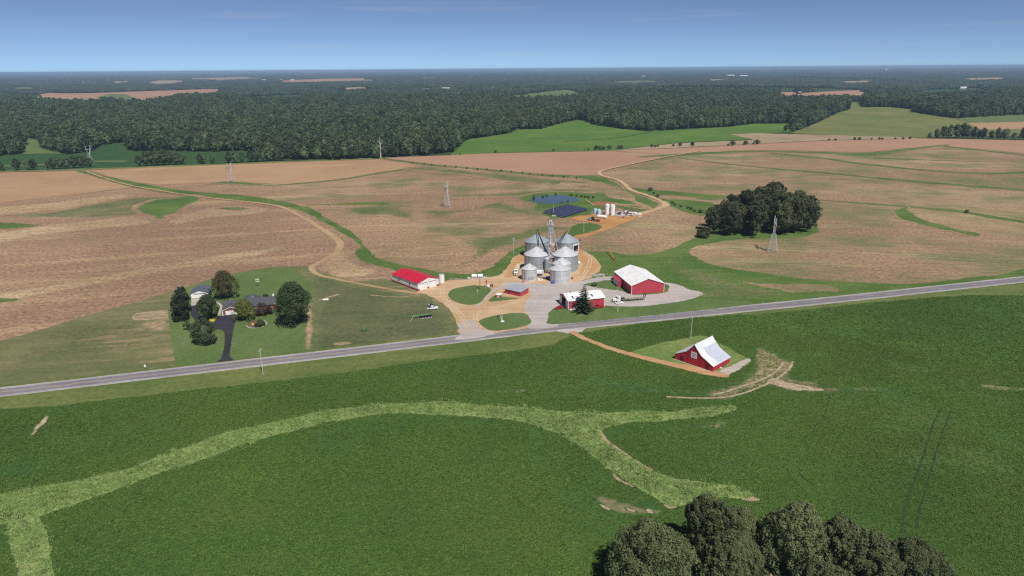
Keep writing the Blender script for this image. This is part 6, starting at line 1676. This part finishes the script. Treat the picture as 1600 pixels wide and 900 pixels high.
def car(px, py, p0, p1, paint, label):
    r = empty('parked_car', G(px, py, 0.12), heading(p0, p1), label, 'car')
    MB().ext([(-2.25, .35), (2.25, .35), (2.3, .7), (2.1, .84), (1.0, .95), (-1.6, .97), (-2.25, .92)], -.88, .88, 'y').build('body', M[paint], r)
    c = MB().add([(-1.9, -.82, .93), (1.05, -.82, .93), (1.05, .82, .93), (-1.9, .82, .93), (-1.15, -.62, 1.45), (.25, -.62, 1.45), (.25, .62, 1.45), (-1.15, .62, 1.45)],
                 [(4, 5, 6, 7), (0, 1, 5, 4), (1, 2, 6, 5), (2, 3, 7, 6), (3, 0, 4, 7)])
    cb = c.build('cabin', M[paint], r)
    mb = MB()
    for sg in (-1, 1):
        P = [(-1.5, sg * .79, 1.0), (.75, sg * .79, 1.0), (.2, sg * .655, 1.38), (-1.05, sg * .655, 1.38)]
        mb.add([(x, y + sg * .012, z) for x, y, z in P], [(0, 1, 2, 3)])
    mb.add([(1.0, -.7, .98), (1.0, .7, .98), (.32, .58, 1.42), (.32, -.58, 1.42)], [(0, 1, 2, 3)])
    mb.add([(-1.83, .7, .99), (-1.83, -.7, .99), (-1.2, -.58, 1.42), (-1.2, .58, 1.42)], [(0, 1, 2, 3)])
    mb.build('window', M['glass'], cb)
    for sg in (-1, 1): MB().box(2.2, 2.31, sg * .6 - .18, sg * .6 + .18, .6, .74).build('headlight', M['white'], r)
    wheels(r, (-1.4, 1.4), .76, .32, .22)
    return r
pickup(676, 483.5, (667, 483.5), (685, 482.3), 'car_white', 'white crew cab pickup parked on the grass above the green planter')
pickup(935, 481.5, (925, 482.6), (944, 479.5), 'car_red', 'bright red pickup parked at the right front corner of the workshop')
car(873.5, 482.5, (881, 480.5), (866, 484), 'car_red', 'dark red car parked left of the open workshop end')
car(897, 485.8, (905, 484.5), (888, 487), 'car_white', 'white car half under the spruce')
car(967.5, 474.8, (962, 474.6), (972, 473.8), 'car_white', 'white car on the gravel beside the flatbed truck')
# dark utility vehicle behind the white pickup
r = empty('utility_vehicle', G(673.5, 479.5, .12), heading((667, 480), (681, 478.5)), 'dark open utility vehicle behind the white pickup', 'utility vehicle')
MB().ext([(-1.6, .5), (1.6, .5), (1.7, 1.0), (.8, 1.15), (-1.6, 1.1)], -.75, .75, 'y').build('body', M['dark'], r)
mb = MB()
for x in (-.6, .6):
    for sg in (-1, 1): mb.tube((x, sg * .7, 1.1), (x * .8, sg * .6, 2.0), .05, 5)
mb.build('roll_cage', M['dark'], r); MB().box(-.7, .6, -.65, .65, 2.0, 2.06).build('canopy', M['dark'], r); MB().box(-1.55, -.7, -.65, .65, 1.12, 1.35).build('cargo_box', M['steel'], r)
wheels(r, (-1.1, 1.15), .68, .36, .26)

def tractor_unit(r, x0, paint='car_white'):
    """cab of a road tractor, nose at x0"""
    f = MB().box(x0 - 6.4, x0 - .3, -.45, .45, .75, 1.05).build('chassis', M['dark'], r)
    MB().ext([(x0 - 2.1, .8), (x0 - .05, .8), (x0, 1.5), (x0 - .15, 1.8), (x0 - 2.1, 2.0)], -.95, .95, 'y').build('hood', M[paint], r)
    c = MB().ext([(x0 - 4.2, .8), (x0 - 2.1, .8), (x0 - 2.1, 2.0), (x0 - 2.4, 2.95), (x0 - 2.9, 3.1), (x0 - 4.2, 3.1)], -1.15, 1.15, 'y').build('cab', M[paint], r)
    mb = MB(); mb.add([(x0 - 2.085, -.95, 2.08), (x0 - 2.085, .95, 2.08), (x0 - 2.36, .9, 2.85), (x0 - 2.36, -.9, 2.85)], [(0, 1, 2, 3)])
    for sg in (-1, 1): mb.box(x0 - 3.3, x0 - 2.35, min(sg * 1.16, sg * 1.18), max(sg * 1.16, sg * 1.18), 1.95, 2.75)
    mb.build('window', M['glass'], c)
    MB().box(x0 - .02, x0 + .12, -1.05, 1.05, .5, .95).build('bumper', M['chrome'], r)
    MB().box(x0 - .03, x0 + .04, -.55, .55, 1.0, 1.7).build('grille', M['dark'], r)
    for sg in (-1, 1):
        MB().tube((x0 - 4.35, sg * .95, 1.0), (x0 - 4.35, sg * .95, 3.9), .09, 8).build('exhaust', M['chrome'], r)
        MB().cone((x0 - 4.2, sg * 1.0, .8), .32, .32, 1.3, 10, 'x').build('fuel_tank', M['chrome'], r)
    wheels(r, (x0 - 1.0, x0 - 5.0, x0 - 6.1), .95, .5, .35)
# grain semi, nose toward the camera
r = empty('grain_truck', G(806.5, 428, .12), heading((809.3, 419), (804.6, 431.5)), 'white grain semi with a tan covered hopper trailer beside the smallest bin', 'truck')
tractor_unit(r, 4.4)
MB().ext([(-11.2, 1.5), (-9.6, .9), (-7.4, .9), (-5.9, 1.55), (-4.4, .9), (-2.2, .9), (-.3, 1.6), (-.3, 3.0), (-11.2, 3.0)], -1.22, 1.22, 'y').build('trailer_body', M['white'], r)
MB().ext([(-1.3, 3.0), (1.3, 3.0), (1.0, 3.25), (0, 3.38), (-1.0, 3.25)], -11.3, -.2, 'x').build('roll_tarp', M['tan_tarp'], r)
wheels(r, (-9.0, -10.2), .95, .5, .35)
# flatbed semi
r = empty('flatbed_truck', G(984, 470, .12), heading((1001, 469), (953, 473)), 'white road tractor with an empty low flatbed trailer on the gravel', 'truck')
tractor_unit(r, 10.0)
MB().box(-8.2, 1.0, -1.25, 1.25, 1.0, 1.22).box(.9, 5.0, -1.1, 1.1, 1.25, 1.45).build('trailer_deck', mat_paint('weathered_deck', (0.24, 0.245, 0.17), 0.9, var=0.25), r)
MB().ext([(-8.2, .8), (1.2, .8), (1.6, 1.4), (4.8, 1.2), (4.8, 1.05), (2, 1.1), (1.4, .65), (-8.2, .65)], -.5, .5, 'y').build('trailer_frame', M['dark'], r)
MB().box(3.2, 4.9, -1.0, 1.0, 1.46, 1.9).build('tool_load', M['dark'], r)
for sg in (-1, 1):
    MB().ext([(-8.2, 1.0), (-8.0, 1.0), (-8.7, 3.6), (-8.9, 3.6)], sg * .95 - .3, sg * .95 + .3, 'y').build('ramp', M['dark'], r)
wheels(r, (-5.2, -6.3, -7.4), 1.0, .45, .35)
# flatbed lorry and white tank in the orange yard
r = empty('service_truck', G(926, 345.5, .3), heading((935, 347), (918, 344.3)), 'dark flatbed service truck on the orange yard', 'truck')
tractor_unit(r, 5.2, 'steel')
MB().box(-6.5, 1.0, -1.2, 1.2, 1.05, 1.3).build('flat_bed', M['dark'], r)
MB().box(-1.2, .8, -1.0, 1.0, 1.31, 3.4).build('load_box', M['dark'], r); MB().box(-6.2, -3.4, -1.0, 1.0, 1.31, 1.9).build('load_pallet', M['rust'], r)
wheels(r, (-4.6, -5.8), .95, .5, .35)
r = empty('nurse_tank', G(941, 341.5, .3), heading((933, 340.5), (948, 342)), 'white horizontal tank lying on the orange yard', 'tank')
MB().cone((-4.0, 0, 1.4), 1.3, 1.3, 8.0, 18, 'x').build('tank', M['white'], r)
for x in (-2.6, 2.6): MB().box(x - .25, x + .25, -1.1, 1.1, 0, .8).build('saddle', M['steel'], r)
MB().cone((0, 0, 2.6), .3, .3, .3, 10).build('hatch', M['steel'], r)
for px, py, rr, hh, mt, lab in ((948.5, 335.5, 1.95, 8.8, 'white', 'left of the two tall white tanks on the orange yard'), (956.8, 336.5, 1.95, 8.8, 'white', 'right of the two tall white tanks, beside the rubble'),
                                (930.2, 334.2, 1.6, 4.1, 'poly_blue', 'left of the two pale blue tanks on the orange yard'), (935.8, 335.2, 1.6, 4.1, 'poly_blue', 'right of the two pale blue tanks on the orange yard')):
    r = empty('storage_tank', G(px, py, .2), 0, lab, 'tank')
    MB().cone((0, 0, 0), rr, rr, hh, 24).build('tank_shell', M[mt], r)
    l_ = MB().cone((0, 0, hh), rr, rr * .25, rr * .28, 24).build('tank_lid', M[mt], r)
    MB().cone((0, 0, hh + rr * .26), rr * .25, rr * .25, .25, 12).build('manhole', M[mt], l_)
    MB().tube((rr + .08, 0, .3), (rr + .08, 0, hh), .07, 5).build('pipe', M['steel'], r)
clutter(943, 334.5, [('crate', MB().box(-2, 1.6, -1, 1, 0, 1.2), 'rust'), ('lid', MB().box(-2.1, 1.7, -1.1, 1.1, 1.2, 1.35), 'concrete')], 'rusty_crate', 'rusty crate between the blue tanks and the tall white tanks', 'crate')
# rubble
mb = MB(); rg2 = random.Random(3)
def rubble(px, py, n, sx, sy, name, label, mats=('rock', 'dark', 'rust', 'white'), hmax=1.8):
    r = empty(name, G(px, py, .1), 0, label, 'rubble')
    for mt in mats:
        mb = MB()
        for k in range(n // len(mats)):
            x, y = rg2.gauss(0, sx), rg2.gauss(0, sy); s = rg2.uniform(.3, 1.1) * hmax / 1.8
            z = max(0, rg2.uniform(0, hmax) * math.exp(-(x / sx) ** 2 / 2 - (y / sy) ** 2 / 2))
            a = rg2.uniform(0, 3); c_, s_ = math.cos(a), math.sin(a); l = s * rg2.uniform(1, 2.4); w = s * rg2.uniform(.4, .9); t = s * rg2.uniform(.2, .7)
            V = [(x + c_ * p - s_ * q, y + s_ * p + c_ * q, z + tt + .15 * p) for tt in (-t, t) for p, q in ((-l, -w), (l, -w), (l * .8, w), (-l * .9, w))]
            mb.add(V, [(3, 2, 1, 0), (4, 5, 6, 7), (0, 1, 5, 4), (1, 2, 6, 5), (2, 3, 7, 6), (3, 0, 4, 7)])
        o = mb.build('debris', M[mt], r); o['kind'] = 'stuff'
rubble(979, 334, 110, 5, 7, 'rubble_heap', 'heap of grey rubble and scrap right of the tall white tanks')
rubble(967, 336, 40, 2, 4, 'rubble_heap', 'low dark scrap at the foot of the right white tank', ('dark', 'rock'), 1.2)
rubble(932, 430.5, 60, 3.6, 1.6, 'rock_pile', 'pale rock pile on the grass beside the machine shed lane', ('rock', 'concrete'), .9)
rubble(1098, 461, 40, 2.4, 1.6, 'rock_pile', 'pale stones scattered at the right tip of the gravel yard', ('rock', 'concrete'), .4)
for k, (x, y) in enumerate(((706, 436), (712, 436.6), (720, 436.4), (728, 437.2))):
    rubble(x, y, 12, 1.2, .7, 'rock_pile', ['pale stone riprap nearest the white upright tank', 'pale stone riprap second from the white upright tank', 'pale stone riprap midway along the yard edge', 'pale stone riprap nearest the white fuel tanks'][k], ('concrete',), .4)

# orange auger lying on its wheels
a0, a1 = G(947.5, 388.5), G(963.5, 409)
r = empty('transport_auger', G(958, 404.5), math.atan2(a0.y - a1.y, a0.x - a1.x), 'long faded orange auger on wheels on the grass behind the large shed', 'auger')
Ln_ = (a0 - a1).length * 0.80
MB().tube((-4.5, 0, .4), (Ln_ * 0.62, 0, 3.6), .26, 8).build('auger_tube', M['orange'], r)
MB().box(-5.4, -3.9, -.6, .6, .1, .9).build('boot', M['rust'], r)
MB().tube((.2, -.9, .5), (4.5, 0, 2.0), .08, 5).tube((.2, .9, .5), (4.5, 0, 2.0), .08, 5).tube((.2, -1.1, .5), (.2, 1.1, .5), .08, 5).build('undercarriage', M['rust'], r)
for sg in (-1, 1): MB().cone((.2, sg * 1.2 - .12, .45), .45, .45, .24, 12, 'y').build('wheel', M['rubber'], r)
MB().cone((-4.6, 0, .9), .4, .4, .7, 8).build('drive', M['dark'], r)

# green planter
r = empty('row_planter', G(662, 496.5), heading((645, 499.5), (673, 496)), 'green row crop planter with black row units on the grass', 'planter')
MB().tube((-6.2, .9, .9), (4.6, .9, 1.1), .24, 6).build('main_bar', M['green_machine'], r)
MB().tube((-6.4, 1.3, 1.2), (3.2, 1.3, 1.3), .16, 6).build('marker_arm', M['green_machine'], r)
MB().tube((-5.2, .9, .7), (-8.0, -4.8, .5), .13, 6).build('hitch_tongue', M['pale_pole'], r)
for k in range(8):
    x = -1.9 + k * .78
    u = MB().box(x - .2, x + .2, -1.6, .5, .35, .8).build('row_unit', M['dark'], r)
    MB().ext([(-1.2, .8), (-.3, .8), (-.2, 1.35), (-1.3, 1.35)], x - .25, x + .25, 'x').build('seed_hopper', M['black'], u)
    MB().cone((x - .1, -1.7, .35), .34, .34, .2, 10, 'x').build('press_wheel', M['steel'], u)
for x in (-4.8, 3.9): MB().cone((x, .6, .5), .5, .5, .3, 12, 'y').build('wheel', M['rubber'], r)
MB().box(-4.9, -4.5, .4, .9, .9, 1.3).build('gauge', M['yellow'], r)
# small dark green mower lower on the grass
r = empty('finishing_mower', G(568.5, 517.5), 0.9, 'small dark green mower standing alone on the rough grass', 'mower')
MB().ext([(-1.2, .3), (1.2, .3), (1.0, .6), (-1.0, .6)], -.8, .8, 'y').build('deck', M['green_machine'], r)
MB().tube((0, 0, .5), (-2.8, 0.4, 1.6), .1, 6).build('drawbar', M['dark'], r)
for sg in (-1, 1): MB().cone((.9, sg * .9 - .1, .3), .3, .3, .2, 10, 'y').build('wheel', M['rubber'], r)
MB().tube((-.2, 0, .5), (.4, -.3, 1.7), .05, 5).build('lever', M['yellow'], r)

# ------------------------------------------------------------------ solar rows
d_ = G(890, 323) - G(850.6, 334.0); sa = math.atan2(d_.y, d_.x); sl_ = d_.length
off = (G(917.3, 328.4) - G(890, 323)) / 4
for k in range(5):
    st = G(850.6, 334.3) + off * k
    if k >= 3: st = st - d_ * 0.03
    r = empty('solar_panel_row', (st.x, st.y, 0.25), sa, ['solar panel row farthest left, behind the others', 'second solar panel row from the left', 'middle solar panel row', 'second solar panel row from the right', 'solar panel row farthest right, nearest the orange yard'][k], 'solar panels', 'rows of solar panels')
    n = 12; seg = sl_ / n
    tl = R(25); hw_ = 1.75
    for j in range(n):
        mb = MB()
        x0, x1 = j * seg + .04, (j + 1) * seg - .04
        c_, s_ = math.cos(tl), math.sin(tl)
        P = [(-hw_ * c_, 1.5 - hw_ * s_), (hw_ * c_, 1.5 + hw_ * s_), (hw_ * c_ - .05 * s_, 1.5 + hw_ * s_ + .05 * c_), (-hw_ * c_ - .05 * s_, 1.5 - hw_ * s_ + .05 * c_)]
        mb.ext(P, x0, x1, 'x')
        mb.build('panel', M['solar'], r)
    mb = MB()
    for j in range(0, n + 1, 2):
        mb.tube((min(j * seg, sl_ - .3) + .1, .6, 0), (min(j * seg, sl_ - .3) + .1, .6, 1.7), .08, 5)
        mb.tube((min(j * seg, sl_ - .3) + .1, -.8, 0), (min(j * seg, sl_ - .3) + .1, -.8, 1.1), .08, 5)
    mb.build('support_post', M['steel'], r)
clutter(867, 338.5, [('inverter', MB().box(-2.5, 2.5, -.7, .7, .3, 1.3), 'steel'), ('skid', MB().box(-2.7, 2.7, -.9, .9, 0, .3), 'dark')], 'inverter_box', 'grey inverter box at the front of the solar rows', 'electrical box')

# ------------------------------------------------------------------ yard things of the house
r = empty('propane_tank', G(509, 470.2), 0.3, 'white propane tank on the grass right of the large shade tree', 'propane tank')
MB().cone((-1.2, 0, .75), .5, .5, 2.4, 14, 'x').build('tank', M['white'], r); MB().ball((-1.2, 0, .75), .5, 12, 8).build('end_cap', M['white'], r); MB().ball((1.2, 0, .75), .5, 12, 8).build('end_cap', M['white'], r)
for x in (-.8, .8): MB().box(x - .08, x + .08, -.4, .4, 0, .35).build('foot', M['steel'], r)
MB().cone((0, 0, 1.2), .2, .16, .25, 8).build('dome', M['white'], r)
r = empty('birdhouse_pole', G(403.3, 447.5), 0, 'tall pole with two tiers of white gourd birdhouses on the lawn', 'birdhouse')
MB().tube((0, 0, 0), (0, 0, 4.6), .06, 6).build('pole', M['dark'], r)
for z in (3.2, 4.4):
    t_ = MB().tube((-.9, 0, z), (.9, 0, z), .04, 5).build('rack', M['white'], r)
    for x in (-.85, -.3, .3, .85): MB().ball((x, 0, z - .1), .27, 10, 7, (1, 1, 1.2)).build('gourd', M['white'], t_)
r = empty('road_sign', G(227.5, 577), ROADANG + math.pi, 'small pale signboard on a post beside the road at the left', 'sign')
MB().tube((0, 0, 0), (0, 0, 1.7), .06, 6).build('post', M['wood'], r); MB().box(-.35, .35, -.06, .06, 1.1, 2.1).build('sign_board', M['white'], r)
r = empty('mailbox', G(321, 567.5), ROADANG, 'dark mailbox on a post where the blacktop driveway meets the road', 'mailbox')
MB().box(-.06, .06, -.06, .06, 0, 1.1).build('post', M['wood'], r); MB().ext([(-.12, 1.1), (.12, 1.1), (.12, 1.3), (0, 1.4), (-.12, 1.3)], -.28, .28, 'x').build('box', M['dark'], r)
g = G(1131.5, 575); g.z = 0.45
r = empty('hay_rake', g, heading((1126, 577), (1138, 571)), 'old iron rake with two spoked wheels beside the barn wall', 'farm implement')
for x in (-.7, .9):
    mb = MB(); n = 16
    for k in range(n):
        a = 2 * math.pi * k / n; b = 2 * math.pi * (k + 1) / n
        mb.tube((x + .65 * math.cos(a), 0, .65 + .65 * math.sin(a)), (x + .65 * math.cos(b), 0, .65 + .65 * math.sin(b)), .06, 5)
        if k % 2 == 0: mb.tube((x, 0, .65), (x + .65 * math.cos(a), 0, .65 + .65 * math.sin(a)), .03, 4)
    mb.build('wheel', M['dark'], r)
MB().tube((-.7, 0, .65), (.9, 0, .65), .06, 5).tube((-.7, 0, .65), (-2.4, .3, .3), .05, 5).build('frame', M['steel'], r)
MB().box(-2.7, -2.1, -.3, .5, 0, .5).build('hitch_block', M['white'], r)

# ------------------------------------------------------------------ far buildings
def far_house(px, py, w, d, h, wm, rm, label, ang=None, group='far scattered buildings'):
    g = G(px, py)
    r = empty('far_building', (g.x, g.y, g.z + 0.5), random.uniform(-.6, .6) if ang is None else ang, label, 'building', group)
    b = gable_walls(w, d, h, h + d * .22, axis='x', x0=-w / 2, y0=-d / 2).build('wall', M[wm], r)
    roof_parts(r, M[rm], w, d, h, h + d * .22, axis='x', x0=-w / 2, y0=-d / 2, th=.4)
    for k in (-.25, .25):
        MB().box(w * k - w * .06, w * k + w * .06, -d / 2 - .12, -d / 2 - .02, h * .2, h * .75).build('window', M['glass'], r)
FH = [(62, 158.5, 26, 14, 7, 'white', 'white_roof', 'far white farm building at the left below the pink field'), (92, 160.5, 34, 14, 7, 'white', 'white_roof', 'far white farm building right of its neighbour below the pink field at the left'),
      (88, 185, 16, 12, 9, 'white', 'grey_roof', 'pale roof showing among the trees of the left wood'), (131, 131.8, 30, 20, 14, 'white', 'white_roof', 'far white roof in the woods at the upper left'),
      (112, 117.5, 60, 30, 16, 'white', 'white_roof', 'tiny white roof just under the horizon at the left'), (312, 115.5, 130, 40, 18, 'white', 'white_roof', 'long white building near the horizon left of the middle'),
      (170, 127.5, 36, 30, 16, 'white', 'white_roof', 'far white roof beside pale slivers of field at the left'), (412, 127, 60, 26, 14, 'white', 'white_roof', 'far white roof right of the pale fields'),
      (440, 127, 40, 20, 14, 'white', 'white_roof', 'far white barn at the left end of a pale strip'), (457, 126.2, 40, 26, 14, 'white', 'grey_roof', 'far grey roofed barn on a pale strip'),
      (638, 150, 40, 18, 8, 'white', 'white_roof', 'white house in the far wood left of the meadow, nearest of its cluster'), (607, 151, 26, 16, 8, 'white', 'white_roof', 'small white house at the left end of the far cluster'),
      (665, 143, 30, 16, 12, 'white', 'grey_roof', 'grey roofed house in the far wood above the cluster'), (697, 142, 44, 18, 12, 'white', 'white_roof', 'white house on the far meadow edge'),
      (705, 138.5, 34, 18, 12, 'red', 'grey_roof', 'reddish house at the far meadow'), (769, 141, 30, 16, 10, 'tan_tarp', 'white_roof', 'tan house beside the far green meadow'),
      (825, 143, 60, 20, 9, 'rust', 'rust', 'rusty brown barn at the top of the far green field'), (1005, 121.5, 50, 30, 16, 'white', 'white_roof', 'far white building under the horizon right of the middle'),
      (1143, 120.5, 120, 40, 18, 'white', 'white_roof', 'wide white works near the horizon'), (1162, 121.2, 80, 40, 16, 'white', 'white_roof', 'second white works beside the wide one near the horizon'),
      (1248, 147.5, 20, 14, 8, 'dark', 'grey_roof', 'dark barn on the far pink field'), (1505, 139.8, 26, 16, 9, 'white', 'white_roof', 'white barn on the far dark green field at the right'),
      (1577, 152, 40, 22, 12, 'white', 'white_roof', 'white house among the trees at the right edge'), (1590, 153, 44, 24, 11, 'white', 'white_roof', 'second white house among the trees at the right edge'),
      (1365, 163, 34, 16, 9, 'tan_tarp', 'grey_roof', 'pale house half hidden in the wood above the hill pasture'), (1394, 162, 26, 14, 9, 'tan_tarp', 'rust', 'brown roofed house half hidden in the wood above the hill pasture')]
for f in FH: far_house(*f)
for px, py, hpx, lab in ((1383.5, 113, 6, 'white water tower above the far woods'), (1528, 104, 4, 'white water tower on the horizon at the right')):
    g = G(px, py + 2); s = pxm(px, py + 2); h = min(60, (hpx + 2) / s)
    r = empty('water_tower', g, 0, lab, 'water tower')
    MB().ball((0, 0, h), h * .26, 14, 8, (1.2, 1.2, .8)).build('tank', M['white'], r)
    MB().cone((0, 0, 0), h * .06, h * .05, h, 10).build('stem', M['white'], r)
# ------------------------------------------------------------------ air
b = NB('air'); b.t.nodes.remove(b.p)
pv = b.n('ShaderNodeVolumePrincipled')
pv.inputs['Color'].default_value = (0.44, 0.63, 0.93, 1)
pv.inputs['Density'].default_value = 6e-5
pv.inputs['Anisotropy'].default_value = 0.0
b.l(pv.outputs[0], b.out.inputs['Volume'])
mb = MB().box(-62000, 62000, -3000, 62500, -3.0, 128.0)
o = mb.build('haze', b.mat); o['kind'] = 'stuff'
